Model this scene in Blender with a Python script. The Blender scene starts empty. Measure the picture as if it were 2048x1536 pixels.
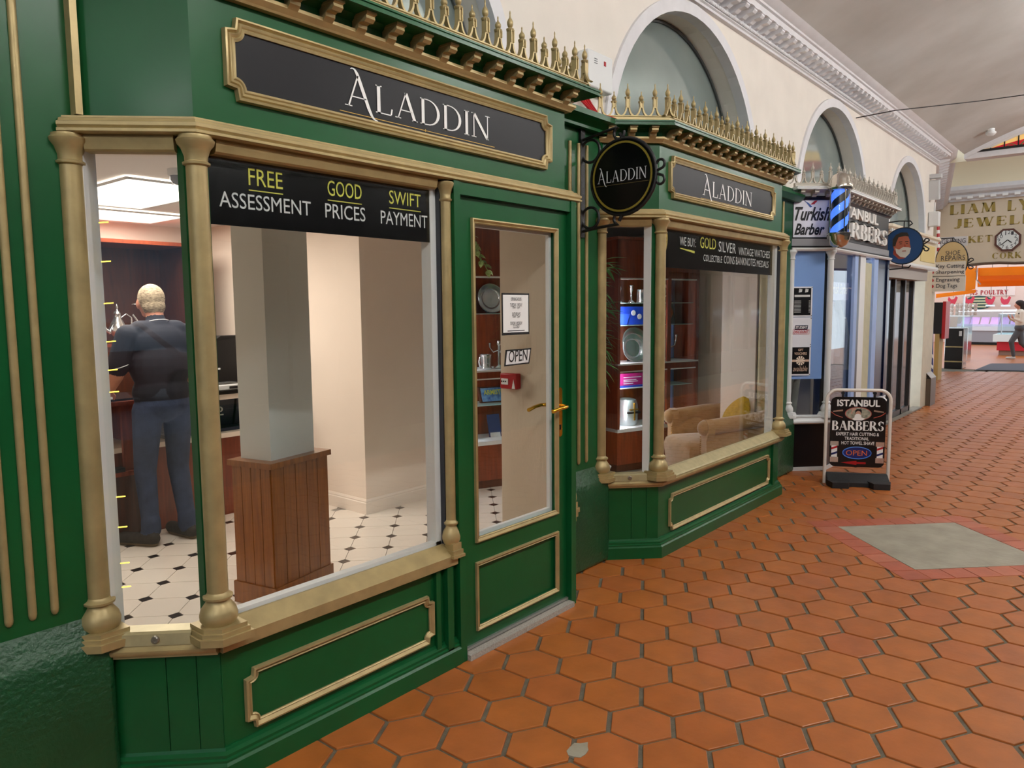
import bpy, bmesh, math, random
import numpy as np
from mathutils import Vector, Matrix
random.seed(7)
sc = bpy.context.scene
COL = sc.collection
PI = math.pi
# ---------------------------------------------------------------- camera
CF, CYAW, CPIT, CROLL, CH = 1494.40, 0.698802, 0.0997733, -0.009088, 1.55
_d = np.array([math.cos(CPIT)*math.cos(CYAW), math.cos(CPIT)*math.sin(CYAW), -math.sin(CPIT)])
_r = np.cross(_d, [0, 0, 1]); _r /= np.linalg.norm(_r); _u = np.cross(_r, _d)
CR = math.cos(CROLL)*_r + math.sin(CROLL)*_u
CU = -math.sin(CROLL)*_r + math.cos(CROLL)*_u
cam_d = bpy.data.cameras.new('camera'); cam = bpy.data.objects.new('camera', cam_d); COL.objects.link(cam)
cam_d.sensor_width = 36; cam_d.lens = CF/2048*36; cam_d.clip_start = .05; cam_d.clip_end = 300
cam.matrix_world = Matrix(((CR[0], CU[0], -_d[0], 0), (CR[1], CU[1], -_d[1], 0), (CR[2], CU[2], -_d[2], CH), (0, 0, 0, 1)))
sc.camera = cam
# ---------------------------------------------------------------- world, exposure
sc.view_settings.view_transform = 'Standard'; sc.view_settings.look = 'None'
sc.view_settings.exposure = 0.0; sc.view_settings.gamma = 1.0; sc.view_settings.use_curve_mapping = False
w = bpy.data.worlds.new('overcast_sky'); sc.world = w; w.use_nodes = True
bg = w.node_tree.nodes['Background']; bg.inputs[0].default_value = (.80, .90, 1.0, 1); bg.inputs[1].default_value = 1.9

def ray(x, y):
    return (x-1024)/CF*CR - (y-768)/CF*CU + _d
def gr(x, y, z=0):
    d = ray(x, y); t = (z-CH)/d[2]; return (t*d[0], t*d[1], z)
def pl(x, y, Y):
    d = ray(x, y); t = Y/d[1]; return (t*d[0], Y, CH+t*d[2])
def plx(x, y, X):
    d = ray(x, y); t = X/d[0]; return (X, t*d[1], CH+t*d[2])
def pln(x, y, p0, ang):
    n = np.array([-math.sin(math.radians(ang)), math.cos(math.radians(ang)), 0]); d = ray(x, y)
    t = (n[0]*p0[0]+n[1]*p0[1])/(n@d); return (t*d[0], t*d[1], CH+t*d[2])

# ---------------------------------------------------------------- materials
def lin(c):
    if isinstance(c, str):
        c = c.lstrip('#'); c = [int(c[i:i+2], 16)/255 for i in (0, 2, 4)]
        return tuple(v/12.92 if v <= .04045 else ((v+.055)/1.055)**2.4 for v in c)
    return tuple(c)
MATS = {}
def mat(name, col, rough=.5, metal=0., bump=0., bscale=60., var=0., vscale=8., coat=0., spec=.5, emit=0., ecol=None, stretch=None, col2=None, detail=4., alpha=1.):
    if name in MATS: return MATS[name]
    m = bpy.data.materials.new(name); m.use_nodes = True; nt = m.node_tree; N = nt.nodes; L = nt.links
    b = N['Principled BSDF']; c = lin(col)
    b.inputs['Base Color'].default_value = (*c, 1); b.inputs['Roughness'].default_value = rough
    b.inputs['Metallic'].default_value = metal; b.inputs['Coat Weight'].default_value = coat; b.inputs['Coat Roughness'].default_value = .15
    b.inputs['Specular IOR Level'].default_value = spec
    if emit:
        b.inputs['Emission Color'].default_value = (*(lin(ecol) if ecol else c), 1); b.inputs['Emission Strength'].default_value = emit
    tc = None
    def coords(st):
        nonlocal tc
        if tc is None: tc = N.new('ShaderNodeTexCoord')
        if st:
            mp = N.new('ShaderNodeMapping'); mp.inputs['Scale'].default_value = st; L.new(tc.outputs['Object'], mp.inputs[0]); return mp.outputs[0]
        return tc.outputs['Object']
    if var or col2:
        nz = N.new('ShaderNodeTexNoise'); nz.inputs['Scale'].default_value = vscale; nz.inputs['Detail'].default_value = detail
        L.new(coords(stretch), nz.inputs['Vector'])
        mx = N.new('ShaderNodeMix'); mx.data_type = 'RGBA'
        a = c if col2 else tuple(v*(1-var) for v in c); bb = lin(col2) if col2 else tuple(min(1, v*(1+var)) for v in c)
        mx.inputs[6].default_value = (*a, 1); mx.inputs[7].default_value = (*bb, 1)
        rp = N.new('ShaderNodeMapRange'); rp.inputs[1].default_value = .3; rp.inputs[2].default_value = .7
        L.new(nz.outputs[0], rp.inputs[0]); L.new(rp.outputs[0], mx.inputs[0]); L.new(mx.outputs[2], b.inputs['Base Color'])
    if bump:
        n2 = N.new('ShaderNodeTexNoise'); n2.inputs['Scale'].default_value = bscale; n2.inputs['Detail'].default_value = 3
        L.new(coords(stretch), n2.inputs['Vector'])
        bp = N.new('ShaderNodeBump'); bp.inputs['Strength'].default_value = bump; bp.inputs['Distance'].default_value = .01
        L.new(n2.outputs[0], bp.inputs['Height']); L.new(bp.outputs[0], b.inputs['Normal'])
    MATS[name] = m; return m
def glass(name, tint=(1, 1, 1), refl=1.0, rough=0.0, f0=.036):
    if name in MATS: return MATS[name]
    m = bpy.data.materials.new(name); m.use_nodes = True; nt = m.node_tree; N = nt.nodes; L = nt.links
    for n in list(N):
        if n.type != 'OUTPUT_MATERIAL': N.remove(n)
    out = [n for n in N if n.type == 'OUTPUT_MATERIAL'][0]
    tr = N.new('ShaderNodeBsdfTransparent'); tr.inputs[0].default_value = (*tint, 1)
    gl = N.new('ShaderNodeBsdfGlossy'); gl.inputs[1].default_value = rough; gl.inputs[0].default_value = (refl, refl, refl, 1)
    lw = N.new('ShaderNodeLayerWeight'); lw.inputs[0].default_value = .5
    pw = N.new('ShaderNodeMath'); pw.operation = 'POWER'; pw.inputs[1].default_value = 4.5; L.new(lw.outputs['Facing'], pw.inputs[0])
    fr = N.new('ShaderNodeMath'); fr.operation = 'MULTIPLY_ADD'; fr.inputs[1].default_value = .9; fr.inputs[2].default_value = f0; L.new(pw.outputs[0], fr.inputs[0])
    mx = N.new('ShaderNodeMixShader'); L.new(fr.outputs[0], mx.inputs[0]); L.new(tr.outputs[0], mx.inputs[1]); L.new(gl.outputs[0], mx.inputs[2]); L.new(mx.outputs[0], out.inputs[0])
    MATS[name] = m; return m

GREEN = mat('green_gloss_paint', '#0c5229', .34, bump=.09, bscale=7, var=.1, vscale=2.5, coat=.06, spec=.3)
GREENR = mat('green_thick_paint', '#0b4322', .4, bump=.55, bscale=55, var=.12, vscale=5, coat=.2)
GOLD = mat('gold_bronze_paint', '#ad9a6c', .42, .38, bump=.05, bscale=40, var=.12, vscale=14)
GOLDB = GOLD
BLACKP = mat('black_sign_face', '#131318', .42, spec=.25)
WHITEL = mat('white_lettering', '#f4f4f2', .5)
GOLDL = mat('gold_lettering', '#c9a24a', .4, .3)
YELL = mat('yellow_lettering', '#d3d052', .5)
PLASTER = mat('cream_plaster', '#e9e2d8', .75, bump=.05, bscale=14, var=.04, vscale=3)
WHITEP = mat('white_gloss_plaster', '#dedde0', .5, var=.04, vscale=9)
VAULT = mat('grey_stained_plaster', '#b4b0aa', .85, col2='#c8c6c2', vscale=1.3, detail=6, bump=.04, bscale=5)
GLASS = glass('window_glass', (.97, .985, .98), .95)
CREAM = mat('cream_wall_paint', '#efdfd0', .7, var=.02, vscale=4)
WHITEF = mat('white_frame_paint', '#e2e4e4', .45)
MAHOG = mat('mahogany', '#6b2c14', .35, col2='#8a3d1c', vscale=5, stretch=(9, 9, .8), detail=6, coat=.3)
DKWOOD = mat('dark_walnut', '#3c1f14', .4, col2='#532a18', vscale=5, stretch=(8, 8, .8), coat=.2)
PINE = mat('varnished_pine', '#77400f', .3, col2='#97581c', vscale=4, stretch=(14, 14, .9), detail=6, coat=.35)
SILVER = mat('polished_silver', '#dfe3e4', .18, .9, var=.05, vscale=20)
BRASS = mat('polished_brass', '#d9a636', .22, .9)
IRON = mat('black_wrought_iron', '#0e0e10', .45, bump=.25, bscale=120)
SKIN = mat('skin', '#c98a70', .5, var=.05, vscale=20)

# ---------------------------------------------------------------- mesh building
class MB:
    def __init__(s): s.v = []; s.f = []; s.mi = []; s.cur = 0
    def poly(s, pts):
        i = len(s.v); s.v += [tuple(p) for p in pts]; s.f.append(tuple(range(i, i+len(pts)))); s.mi.append(s.cur)
    def addm(s, V, F):
        i = len(s.v); s.v += [tuple(p) for p in V]
        for f in F: s.f.append(tuple(i+k for k in f)); s.mi.append(s.cur)
        return s
    def box(s, x0, x1, y0, y1, z0, z1):
        V = [(x0, y0, z0), (x1, y0, z0), (x1, y1, z0), (x0, y1, z0), (x0, y0, z1), (x1, y0, z1), (x1, y1, z1), (x0, y1, z1)]
        return s.addm(V, [(0, 3, 2, 1), (4, 5, 6, 7), (0, 1, 5, 4), (1, 2, 6, 5), (2, 3, 7, 6), (3, 0, 4, 7)])
    def obox(s, c, ax, ay, az):   # oriented box from centre and half-axis vectors
        c, ax, ay, az = map(lambda q: np.array(q, float), (c, ax, ay, az)); V = []
        for k in (-1, 1):
            for (i, j) in ((-1, -1), (1, -1), (1, 1), (-1, 1)): V.append(tuple(c+i*ax+j*ay+k*az))
        return s.addm(V, [(0, 3, 2, 1), (4, 5, 6, 7), (0, 1, 5, 4), (1, 2, 6, 5), (2, 3, 7, 6), (3, 0, 4, 7)])
    def prism(s, pts, ext):       # planar 3d polygon extruded by vector
        n = len(pts); e = np.array(ext, float); V = [tuple(p) for p in pts]+[tuple(np.array(p, float)+e) for p in pts]
        F = [tuple(range(n-1, -1, -1)), tuple(range(n, 2*n))]+[(i, (i+1) % n, n+(i+1) % n, n+i) for i in range(n)]
        return s.addm(V, F)
    def tube(s, pts, r, n=10, cap=True, flat=None):
        pts = [np.array(p, float) for p in pts]; m = len(pts); rr = r if hasattr(r, '__len__') else [r]*m
        V = []; F = []; prev = None
        for i, p in enumerate(pts):
            t = pts[min(i+1, m-1)]-pts[max(i-1, 0)]; t = t/(np.linalg.norm(t)+1e-12)
            if prev is None:
                a = np.array([0, 0, 1.]) if abs(t[2]) < .9 else np.array([1., 0, 0]); u = np.cross(t, a)
            else: u = prev-t*(prev@t)
            u /= np.linalg.norm(u)+1e-12; prev = u; v = np.cross(t, u)
            for k in range(n):
                a = 2*PI*k/n; V.append(tuple(p+rr[i]*(math.cos(a)*u+math.sin(a)*v)))
        for i in range(m-1):
            for k in range(n): F.append((i*n+k, i*n+(k+1) % n, (i+1)*n+(k+1) % n, (i+1)*n+k))
        if cap: F += [tuple(range(n-1, -1, -1)), tuple((m-1)*n+k for k in range(n))]
        return s.addm(V, F)
    def lathe(s, prof, c=(0, 0, 0), n=20, ax=None, cap=True, sx=1., sy=1.):   # prof [(r,z)]; ax optional (u,v,w)
        c = np.array(c, float)
        if ax is None: u, v, w_ = np.eye(3)
        else: u, v, w_ = [np.array(q, float) for q in ax]
        V = []; F = []; m = len(prof)
        for (r, z) in prof:
            for k in range(n):
                a = 2*PI*k/n; V.append(tuple(c+u*r*math.cos(a)*sx+v*r*math.sin(a)*sy+w_*z))
        for i in range(m-1):
            for k in range(n): F.append((i*n+k, i*n+(k+1) % n, (i+1)*n+(k+1) % n, (i+1)*n+k))
        if cap: F += [tuple(range(n-1, -1, -1)), tuple((m-1)*n+k for k in range(n))]
        return s.addm(V, F)
    def sweep(s, path, prof, closed=False, right=None, z0=0):   # plan sweep: path [(x,y)], prof [(off,z)] closed polygon, off to the right of travel
        n = len(path); P = [np.array(p, float) for p in path]; m = len(prof); V = []; F = []
        def nrm(a, b):
            d = b-a; d = d/np.linalg.norm(d); return np.array([d[1], -d[0]])
        for i in range(n):
            if closed: n1 = nrm(P[i-1], P[i]); n2 = nrm(P[i], P[(i+1) % n])
            else:
                n1 = nrm(P[i-1], P[i]) if i else None; n2 = nrm(P[i], P[i+1]) if i < n-1 else None
                if n1 is None: n1 = n2
                if n2 is None: n2 = n1
            mi = (n1+n2)/(1+n1@n2)
            for (o, z) in prof: V.append((P[i][0]+mi[0]*o, P[i][1]+mi[1]*o, z+z0))
        for i in range(n if closed else n-1):
            j = (i+1) % n
            for k in range(m): F.append((i*m+k, i*m+(k+1) % m, j*m+(k+1) % m, j*m+k))
        if not closed: F += [tuple(range(m)), tuple((n-1)*m+k for k in range(m-1, -1, -1))]
        return s.addm(V, F)
    def loop(s, pts2, prof, o, ux, uz, un):   # closed frame: 2D loop (ccw) in plane (ux,uz), prof [(out,proud)]
        n = len(pts2); P = [np.array(p, float) for p in pts2]; m = len(prof); V = []; F = []
        o, ux, uz, un = map(lambda q: np.array(q, float), (o, ux, uz, un))
        def nrm(a, b):
            d = b-a; d = d/(np.linalg.norm(d)+1e-12); return np.array([d[1], -d[0]])
        for i in range(n):
            n1 = nrm(P[i-1], P[i]); n2 = nrm(P[i], P[(i+1) % n]); mi = (n1+n2)/max(.35, 1+n1@n2)
            for (a, h) in prof:
                q = P[i]+mi*a; V.append(tuple(o+ux*q[0]+uz*q[1]+un*h))
        for i in range(n):
            j = (i+1) % n
            for k in range(m): F.append((i*m+k, i*m+(k+1) % m, j*m+(k+1) % m, j*m+k))
        return s.addm(V, F)
    def ell(s, c, rx, ry, rz, n=16, m=10, R=None):
        V = []; F = []
        c = np.array(c, float)
        for i in range(m+1):
            t = PI*i/m
            for k in range(n):
                a = 2*PI*k/n; q = np.array([rx*math.sin(t)*math.cos(a), ry*math.sin(t)*math.sin(a), rz*math.cos(t)])
                if R is not None: q = R@q
                V.append(tuple(c+q))
        for i in range(m):
            for k in range(n): F.append((i*n+k, i*n+(k+1) % n, (i+1)*n+(k+1) % n, (i+1)*n+k))
        return s.addm(V, F)
    def mesh(s, name, mats, off=(0, 0, 0), smooth=None, recalc=True):
        me = bpy.data.meshes.new(name)
        V = np.array(s.v, float).reshape(-1, 3)-np.array(off, float)
        me.from_pydata(V.tolist(), [], s.f)
        mats = mats if isinstance(mats, (list, tuple)) else [mats]
        for m in mats: me.materials.append(m)
        if len(mats) > 1: me.polygons.foreach_set('material_index', s.mi)
        if recalc:
            bm = bmesh.new(); bm.from_mesh(me); bmesh.ops.remove_doubles(bm, verts=bm.verts, dist=1e-6); bmesh.ops.recalc_face_normals(bm, faces=bm.faces); bm.to_mesh(me); bm.free()
        if smooth is not None:
            me.polygons.foreach_set('use_smooth', [True]*len(me.polygons)); me.set_sharp_from_angle(angle=math.radians(smooth))
        me.update(); return me
    def build(s, name, mats, parent=None, smooth=None, **kw):
        o = bpy.data.objects.new(name, s.mesh(name, mats, wloc(parent), smooth)); COL.objects.link(o); o.parent = parent
        if kw: tag(o, **kw)
        return o
def wloc(p):
    l = Vector((0, 0, 0))
    while p: l += p.location; p = p.parent
    return l
def tag(o, label=None, cat=None, group=None, kind=None):
    if label: o['label'] = label
    if cat: o['category'] = cat
    if group: o['group'] = group
    if kind: o['kind'] = kind
    return o
def thing(name, label, cat, loc=(0, 0, 0), group=None, kind=None):
    o = bpy.data.objects.new(name, None); COL.objects.link(o); o.location = loc; o.empty_display_size = .1
    return tag(o, label, cat, group, kind)
def inst(name, me, parent, loc, rz=0., sc_=None, rot=None):
    o = bpy.data.objects.new(name, me); COL.objects.link(o); o.parent = parent
    o.location = Vector(loc)-wloc(parent); o.rotation_euler = rot or (0, 0, rz)
    if sc_: o.scale = sc_
    return o
def box(name, m, parent, x0, x1, y0, y1, z0, z1, **kw): return MB().box(x0, x1, y0, y1, z0, z1).build(name, m, parent, **kw)
def bevbox(name, m, parent, x0, x1, y0, y1, z0, z1, b=.01, seg=2, **kw):
    o = MB().box(x0, x1, y0, y1, z0, z1).build(name, m, parent, **kw); bevel(o, b, seg); return o
def bevel(o, b, seg=2, ang=40):
    md = o.modifiers.new('bevel', 'BEVEL'); md.width = b; md.segments = seg; md.limit_method = 'ANGLE'; md.angle_limit = math.radians(ang)
    o.data.polygons.foreach_set('use_smooth', [True]*len(o.data.polygons)); 
    try: md.harden_normals = False
    except Exception: pass
    o.data.set_sharp_from_angle(angle=math.radians(60))
    return o

# ---------------------------------------------------------------- lettering
def sans(s, bold=0., shear=0., spacing=1.):
    cu = bpy.data.curves.new('t', 'FONT'); cu.body = s; cu.offset = bold; cu.shear = shear; cu.space_character = spacing; cu.resolution_u = 3; cu.fill_mode = 'BOTH'
    o = bpy.data.objects.new('t', cu); COL.objects.link(o); bpy.context.view_layer.update()
    me = bpy.data.meshes.new_from_object(o.evaluated_get(bpy.context.evaluated_depsgraph_get()))
    V = [tuple(v.co)[:2] for v in me.vertices]; F = [tuple(p.vertices) for p in me.polygons]
    bpy.data.objects.remove(o); bpy.data.curves.remove(cu); bpy.data.meshes.remove(me); return V, F
class Glyphs:
    def __init__(s, k=.13, t=.045): s.V = []; s.F = []; s.k = k; s.t = t
    def q(s, pts):
        i = len(s.V); s.V += pts; s.F.append(tuple(range(i, i+len(pts))))
    def st(s, x0, y0, x1, y1, w):
        L = math.hypot(x1-x0, y1-y0); ww = w*L/max(abs(y1-y0), .3*L)
        s.q([(x0-ww/2, y0), (x0+ww/2, y0), (x1+ww/2, y1), (x1-ww/2, y1)])
    def hb(s, x0, x1, y, th=None): th = th or s.t; s.q([(x0, y-th/2), (x1, y-th/2), (x1, y+th/2), (x0, y+th/2)])
    def sf(s, x, y, w=.2):
        y2 = y+s.t*.5 if y < .5 else y-s.t*.5; s.hb(x-w/2, x+w/2, y2, s.t*.9)
    def arc(s, cx, cy, rx, ry, a0, a1, thick, thin, n=14):
        for i in range(n):
            p = []
            for a in (a0+(a1-a0)*i/n, a0+(a1-a0)*(i+1)/n):
                a = math.radians(a); h = thin+(thick-thin)*abs(math.cos(a)); c, q = math.cos(a), math.sin(a)
                p.append(((cx+(rx-h)*c, cy+(ry-thin)*q), (cx+rx*c, cy+ry*q)))
            s.q([p[0][0], p[0][1], p[1][1], p[1][0]])
    def glyph(s, ch, x):
        k, t = s.k, s.t; n0 = len(s.V); W = .7
        if ch == 'I': s.st(.1, 0, .1, 1, k); s.sf(.1, 0); s.sf(.1, 1); W = .2
        elif ch == 'L': s.st(.1, 0, .1, 1, k); s.sf(.1, 1); s.hb(0, .5, t/2); s.st(.5, t, .53, .25, t*1.2); W = .55
        elif ch in 'Aa':
            if ch == 'A': s.st(.08, 0, .36, 1, t); s.st(.66, 0, .36, 1, k); s.hb(.17, .56, .33); s.sf(.08, 0); s.sf(.66, 0); W = .76
            else:      # swash capital
                s.st(.06, 0, .36, 1.12, t*1.15); s.hb(.14, .6, .36); s.sf(.06, 0, .22)
                P = [(.14, 1.30), (.20, 1.34), (.27, 1.31), (.34, 1.18), (.42, .92), (.56, .45), (.68, .05), (.77, -.18), (.86, -.29), (.96, -.31)]
                H = [.02, .04, .06, k*.9, k, k, k*.95, k*.75, .06, .02]
                for i in range(len(P)-1):
                    a, b = P[i], P[i+1]; d = math.hypot(b[0]-a[0], b[1]-a[1]); nx, ny = -(b[1]-a[1])/d, (b[0]-a[0])/d
                    s.q([(a[0]-nx*H[i]/2, a[1]-ny*H[i]/2), (b[0]-nx*H[i+1]/2, b[1]-ny*H[i+1]/2), (b[0]+nx*H[i+1]/2, b[1]+ny*H[i+1]/2), (a[0]+nx*H[i]/2, a[1]+ny*H[i]/2)])
                W = .8
        elif ch == 'D': s.st(.1, 0, .1, 1, k); s.arc(.25, .5, .47, .5, -90, 90, k, t); s.hb(0, .26, t/2); s.hb(0, .26, 1-t/2); W = .74
        elif ch == 'N': s.st(.1, 0, .1, 1, t); s.st(.68, 0, .1, 1, k); s.st(.68, 0, .68, 1, t); s.sf(.1, 0); s.sf(.07, 1, .16); s.sf(.68, 1); W = .78
        elif ch == 'B': s.st(.1, 0, .1, 1, k); s.arc(.25, .75, .28, .25, -90, 90, k, t); s.arc(.25, .26, .34, .27, -90, 90, k, t); s.hb(0, .26, t/2); s.hb(0, .26, 1-t/2); s.hb(.1, .26, .515); W = .6
        elif ch == 'R': s.st(.1, 0, .1, 1, k); s.arc(.25, .74, .31, .26, -90, 90, k, t); s.hb(0, .26, 1-t/2); s.hb(.1, .26, .5); s.st(.62, 0, .3, .5, k); s.sf(.1, 0); s.sf(.64, 0, .16); W = .7
        elif ch == 'E': s.st(.1, 0, .1, 1, k); s.hb(0, .5, t/2); s.hb(0, .5, 1-t/2); s.hb(.1, .4, .52); s.st(.5, t, .53, .24, t*1.2); s.st(.5, 1-t, .5, .78, t); s.st(.4, .44, .4, .6, t); W = .57
        elif ch == 'S': s.arc(.27, .75, .25, .25, 20, 250, k, t); s.arc(.27, .26, .27, .27, -160, 90, k, t); s.st(.04, .28, .04, .04, t); s.st(.49, .72, .49, .96, t); W = .56
        elif ch == 'T': s.st(.34, 0, .34, 1, k); s.hb(.02, .66, 1-t/2); s.sf(.34, 0); s.st(.03, 1, .03, .76, t); s.st(.65, 1, .65, .76, t); W = .68
        elif ch == 'H': s.st(.1, 0, .1, 1, k); s.st(.62, 0, .62, 1, k); s.hb(.1, .62, .52); [s.sf(a, b) for a in (.1, .62) for b in (0, 1)]; W = .74
        elif ch == 'M': s.st(.08, 0, .14, 1, t); s.st(.46, .05, .16, 1, k); s.st(.46, .05, .76, 1, t); s.st(.82, 0, .76, 1, k); s.sf(.08, 0); s.sf(.82, 0); s.sf(.1, 1, .14); s.sf(.8, 1, .14); W = .92
        elif ch == 'Y': s.st(.36, 0, .36, .45, k); s.st(.36, .42, .08, 1, k); s.st(.36, .42, .64, 1, t); s.sf(.36, 0); s.sf(.08, 1); s.sf(.64, 1); W = .72
        elif ch == 'C': s.arc(.42, .5, .42, .5, 42, 318, k, t, 22); s.st(.73, .74, .73, .98, t); W = .76
        elif ch == 'O': s.arc(.43, .5, .43, .5, 0, 360, k, t, 28); W = .86
        elif ch == 'J': s.st(.3, .2, .3, 1, k); s.arc(.13, .18, .235, .26, -150, 0, k, t); s.sf(.3, 1); W = .4
        elif ch == 'W': s.st(.3, 0, .08, 1, k); s.st(.3, 0, .5, 1, t); s.st(.72, 0, .5, 1, k); s.st(.72, 0, .94, 1, t); s.sf(.08, 1); s.sf(.5, 1); s.sf(.94, 1); W = 1.02
        elif ch == 'K': s.st(.1, 0, .1, 1, k); s.st(.12, .42, .58, 1, t); s.st(.66, 0, .28, .58, k); s.sf(.1, 0); s.sf(.1, 1); s.sf(.58, 1); s.sf(.66, 0, .18); W = .72
        elif ch == 'P': s.st(.1, 0, .1, 1, k); s.arc(.25, .73, .31, .27, -90, 90, k, t); s.hb(0, .26, 1-t/2); s.hb(.1, .26, .475); s.sf(.1, 0); W = .6
        elif ch == 'U': s.st(.1, .3, .1, 1, k); s.st(.62, .3, .62, 1, t); s.arc(.365, .3, .325, .3, 180, 360, k, t); s.sf(.1, 1); s.sf(.62, 1); W = .74
        elif ch == ' ': W = .35
        for i in range(n0, len(s.V)): s.V[i] = (s.V[i][0]+x, s.V[i][1])
        return W
def serif(txt, k=.13, t=.045, gap=.1):
    g = Glyphs(k, t); x = 0
    for c in txt: x += g.glyph(c, x)+gap
    return g.V, g.F
def put_text(mb, VF, o, ux, uz, w=None, h=None, un=None, depth=0.0):
    """fit the glyph mesh into width w / height h (metres), lower-left at o, in plane (ux,uz)"""
    V, F = VF; A = np.array(V, float)
    mn = A.min(0); mx = A.max(0); s0 = (w/(mx[0]-mn[0])) if w else None; s1 = (h/(mx[1]-mn[1])) if h else s0
    if s0 is None: s0 = s1
    o, ux, uz = [np.array(q, float) for q in (o, ux, uz)]
    Q = o+np.outer((A[:, 0]-mn[0])*s0, ux)+np.outer((A[:, 1]-mn[1])*s1, uz)
    if un is None or not depth: return mb.addm(Q.tolist(), F)
    e = np.array(un, float)*depth; n = len(Q); cnt = {}
    for f in F:
        for i in range(len(f)):
            a, b = f[i], f[(i+1) % len(f)]; cnt[(a, b)] = 1
    side = [(a, b, n+b, n+a) for (a, b) in cnt if (b, a) not in cnt]
    return mb.addm(Q.tolist()+(Q+e).tolist(), list(F)+[tuple(n+i for i in f) for f in F]+side)
def text_obj(name, VF, o, ux, uz, m, parent, w=None, h=None, lift=.0015):
    ux = np.array(ux, float); uz = np.array(uz, float); un = np.cross(ux, uz)
    mb = MB(); put_text(mb, VF, np.array(o, float)+un*lift, ux, uz, w, h)
    me = mb.mesh(name, m, wloc(parent), None, recalc=False); ob = bpy.data.objects.new(name, me); COL.objects.link(ob); ob.parent = parent
    return ob
# ---------------------------------------------------------------- corridor lamps (hung along the arcade, on the axis)
LAMPX = [-5.0, -1.5, 2.0, 5.5, 9.0, 12.5]
LAMPE = 190
def hang_lamps():
    lm = mat('lamp_tube_glow', '#ffffff', .4, emit=LAMPE, ecol=(1, .985, .96))
    WHERE = [('street_mouth', 'at the street mouth of the arcade'), ('dark_bay', 'opposite the dark slate bay'), ('glazed_door', 'opposite the glazed shop door'), ('armchair_bay', 'opposite the armchair window'), ('barber_end', 'opposite the barber shop'), ('corner_pier', 'opposite the cream corner pier')]
    for x, (wn_, wl_) in zip(LAMPX, WHERE):
        t = thing('pendant_lamp_'+wn_+'_offscreen', 'white linear pendant lamp hanging '+wl_, 'lamp', (x, -.75, 3.9), 'pendant lamps of the arcade')
        MB().tube([(x-.62, -.75, 3.9), (x+.62, -.75, 3.9)], .03, 12).build('tube_'+wn_+'_offscreen', lm, t, smooth=60)
        for dx in (-.64, .64): box('end_cap', WHITEF, t, x+dx-.02, x+dx+.02, -.79, -.71, 3.86, 3.94)
        MB().tube([(x-.64, -.75, 3.965), (x+.64, -.75, 3.965)], .012, 6).build('spine', WHITEF, t)
        for dx in (-.5, .5): MB().tube([(x+dx, -.75, 3.965), (x+dx, -.75, 4.53)], .004, 6).build('cable', IRON, t)
hang_lamps()
# ---------------------------------------------------------------- floor of hexagonal quarry tiles
SP, RB, GA, OX, OY = .23694, .8676, -1.049057, 2.994562, 1.862522
def tile_material(name, c1, c2, c3):
    m = bpy.data.materials.new(name); m.use_nodes = True; N = m.node_tree.nodes; L = m.node_tree.links; b = N['Principled BSDF']
    oi = N.new('ShaderNodeObjectInfo'); ge = N.new('ShaderNodeNewGeometry'); ad = N.new('ShaderNodeMath'); ad.operation = 'ADD'
    L.new(oi.outputs['Random'], ad.inputs[0]); L.new(ge.outputs['Random Per Island'], ad.inputs[1])
    fr = N.new('ShaderNodeMath'); fr.operation = 'FRACT'; L.new(ad.outputs[0], fr.inputs[0])
    cr = N.new('ShaderNodeValToRGB'); e = cr.color_ramp.elements; e[0].color = (*lin(c1), 1); e[1].color = (*lin(c3), 1); e.new(.5).color = (*lin(c2), 1)
    L.new(fr.outputs[0], cr.inputs[0])
    nz = N.new('ShaderNodeTexNoise'); nz.inputs['Scale'].default_value = 7; nz.inputs['Detail'].default_value = 6; L.new(ge.outputs['Position'], nz.inputs['Vector'])
    mr = N.new('ShaderNodeMapRange'); mr.inputs[1].default_value = .3; mr.inputs[2].default_value = .75; mr.inputs[3].default_value = .82; mr.inputs[4].default_value = 1.1
    L.new(nz.outputs[0], mr.inputs[0])
    mx = N.new('ShaderNodeMix'); mx.data_type = 'RGBA'; mx.blend_type = 'MULTIPLY'; mx.inputs[0].default_value = 1
    L.new(cr.outputs[0], mx.inputs[6]); L.new(mr.outputs[0], mx.inputs[7]); L.new(mx.outputs[2], b.inputs['Base Color'])
    n2 = N.new('ShaderNodeTexNoise'); n2.inputs['Scale'].default_value = 11; n2.inputs['Detail'].default_value = 5; L.new(ge.outputs['Position'], n2.inputs['Vector'])
    m2 = N.new('ShaderNodeMapRange'); m2.inputs[3].default_value = .26; m2.inputs[4].default_value = .46; L.new(n2.outputs[0], m2.inputs[0]); L.new(m2.outputs[0], b.inputs['Roughness'])
    n3 = N.new('ShaderNodeTexNoise'); n3.inputs['Scale'].default_value = 38; n3.inputs['Detail'].default_value = 4; L.new(ge.outputs['Position'], n3.inputs['Vector'])
    bp = N.new('ShaderNodeBump'); bp.inputs['Strength'].default_value = .12; bp.inputs['Distance'].default_value = .006; L.new(n3.outputs[0], bp.inputs['Height']); L.new(bp.outputs[0], b.inputs['Normal'])
    b.inputs['Specular IOR Level'].default_value = .5
    return m
TILE = tile_material('terracotta_tile', '#a55b25', '#ae652c', '#aa5e2f')
BORD = tile_material('red_border_tile', '#a8543c', '#b25e45', '#b86a50')
GROUT = mat('dark_grout', '#544d3e', .85, col2='#6c6554', vscale=22, bump=.3, bscale=150)
floor = MB().box(-6, 21.0, -3.4, 2.75, -.05, -.007).prism([(13.42, 2.7, -.05), (21, 2.7, -.05), (21, 4.2, -.05), (20.6, 4.0, -.05), (13.42, 2.6, -.05)], (0, 0, .043)).build('floor', GROUT, None, kind='structure')
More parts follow.
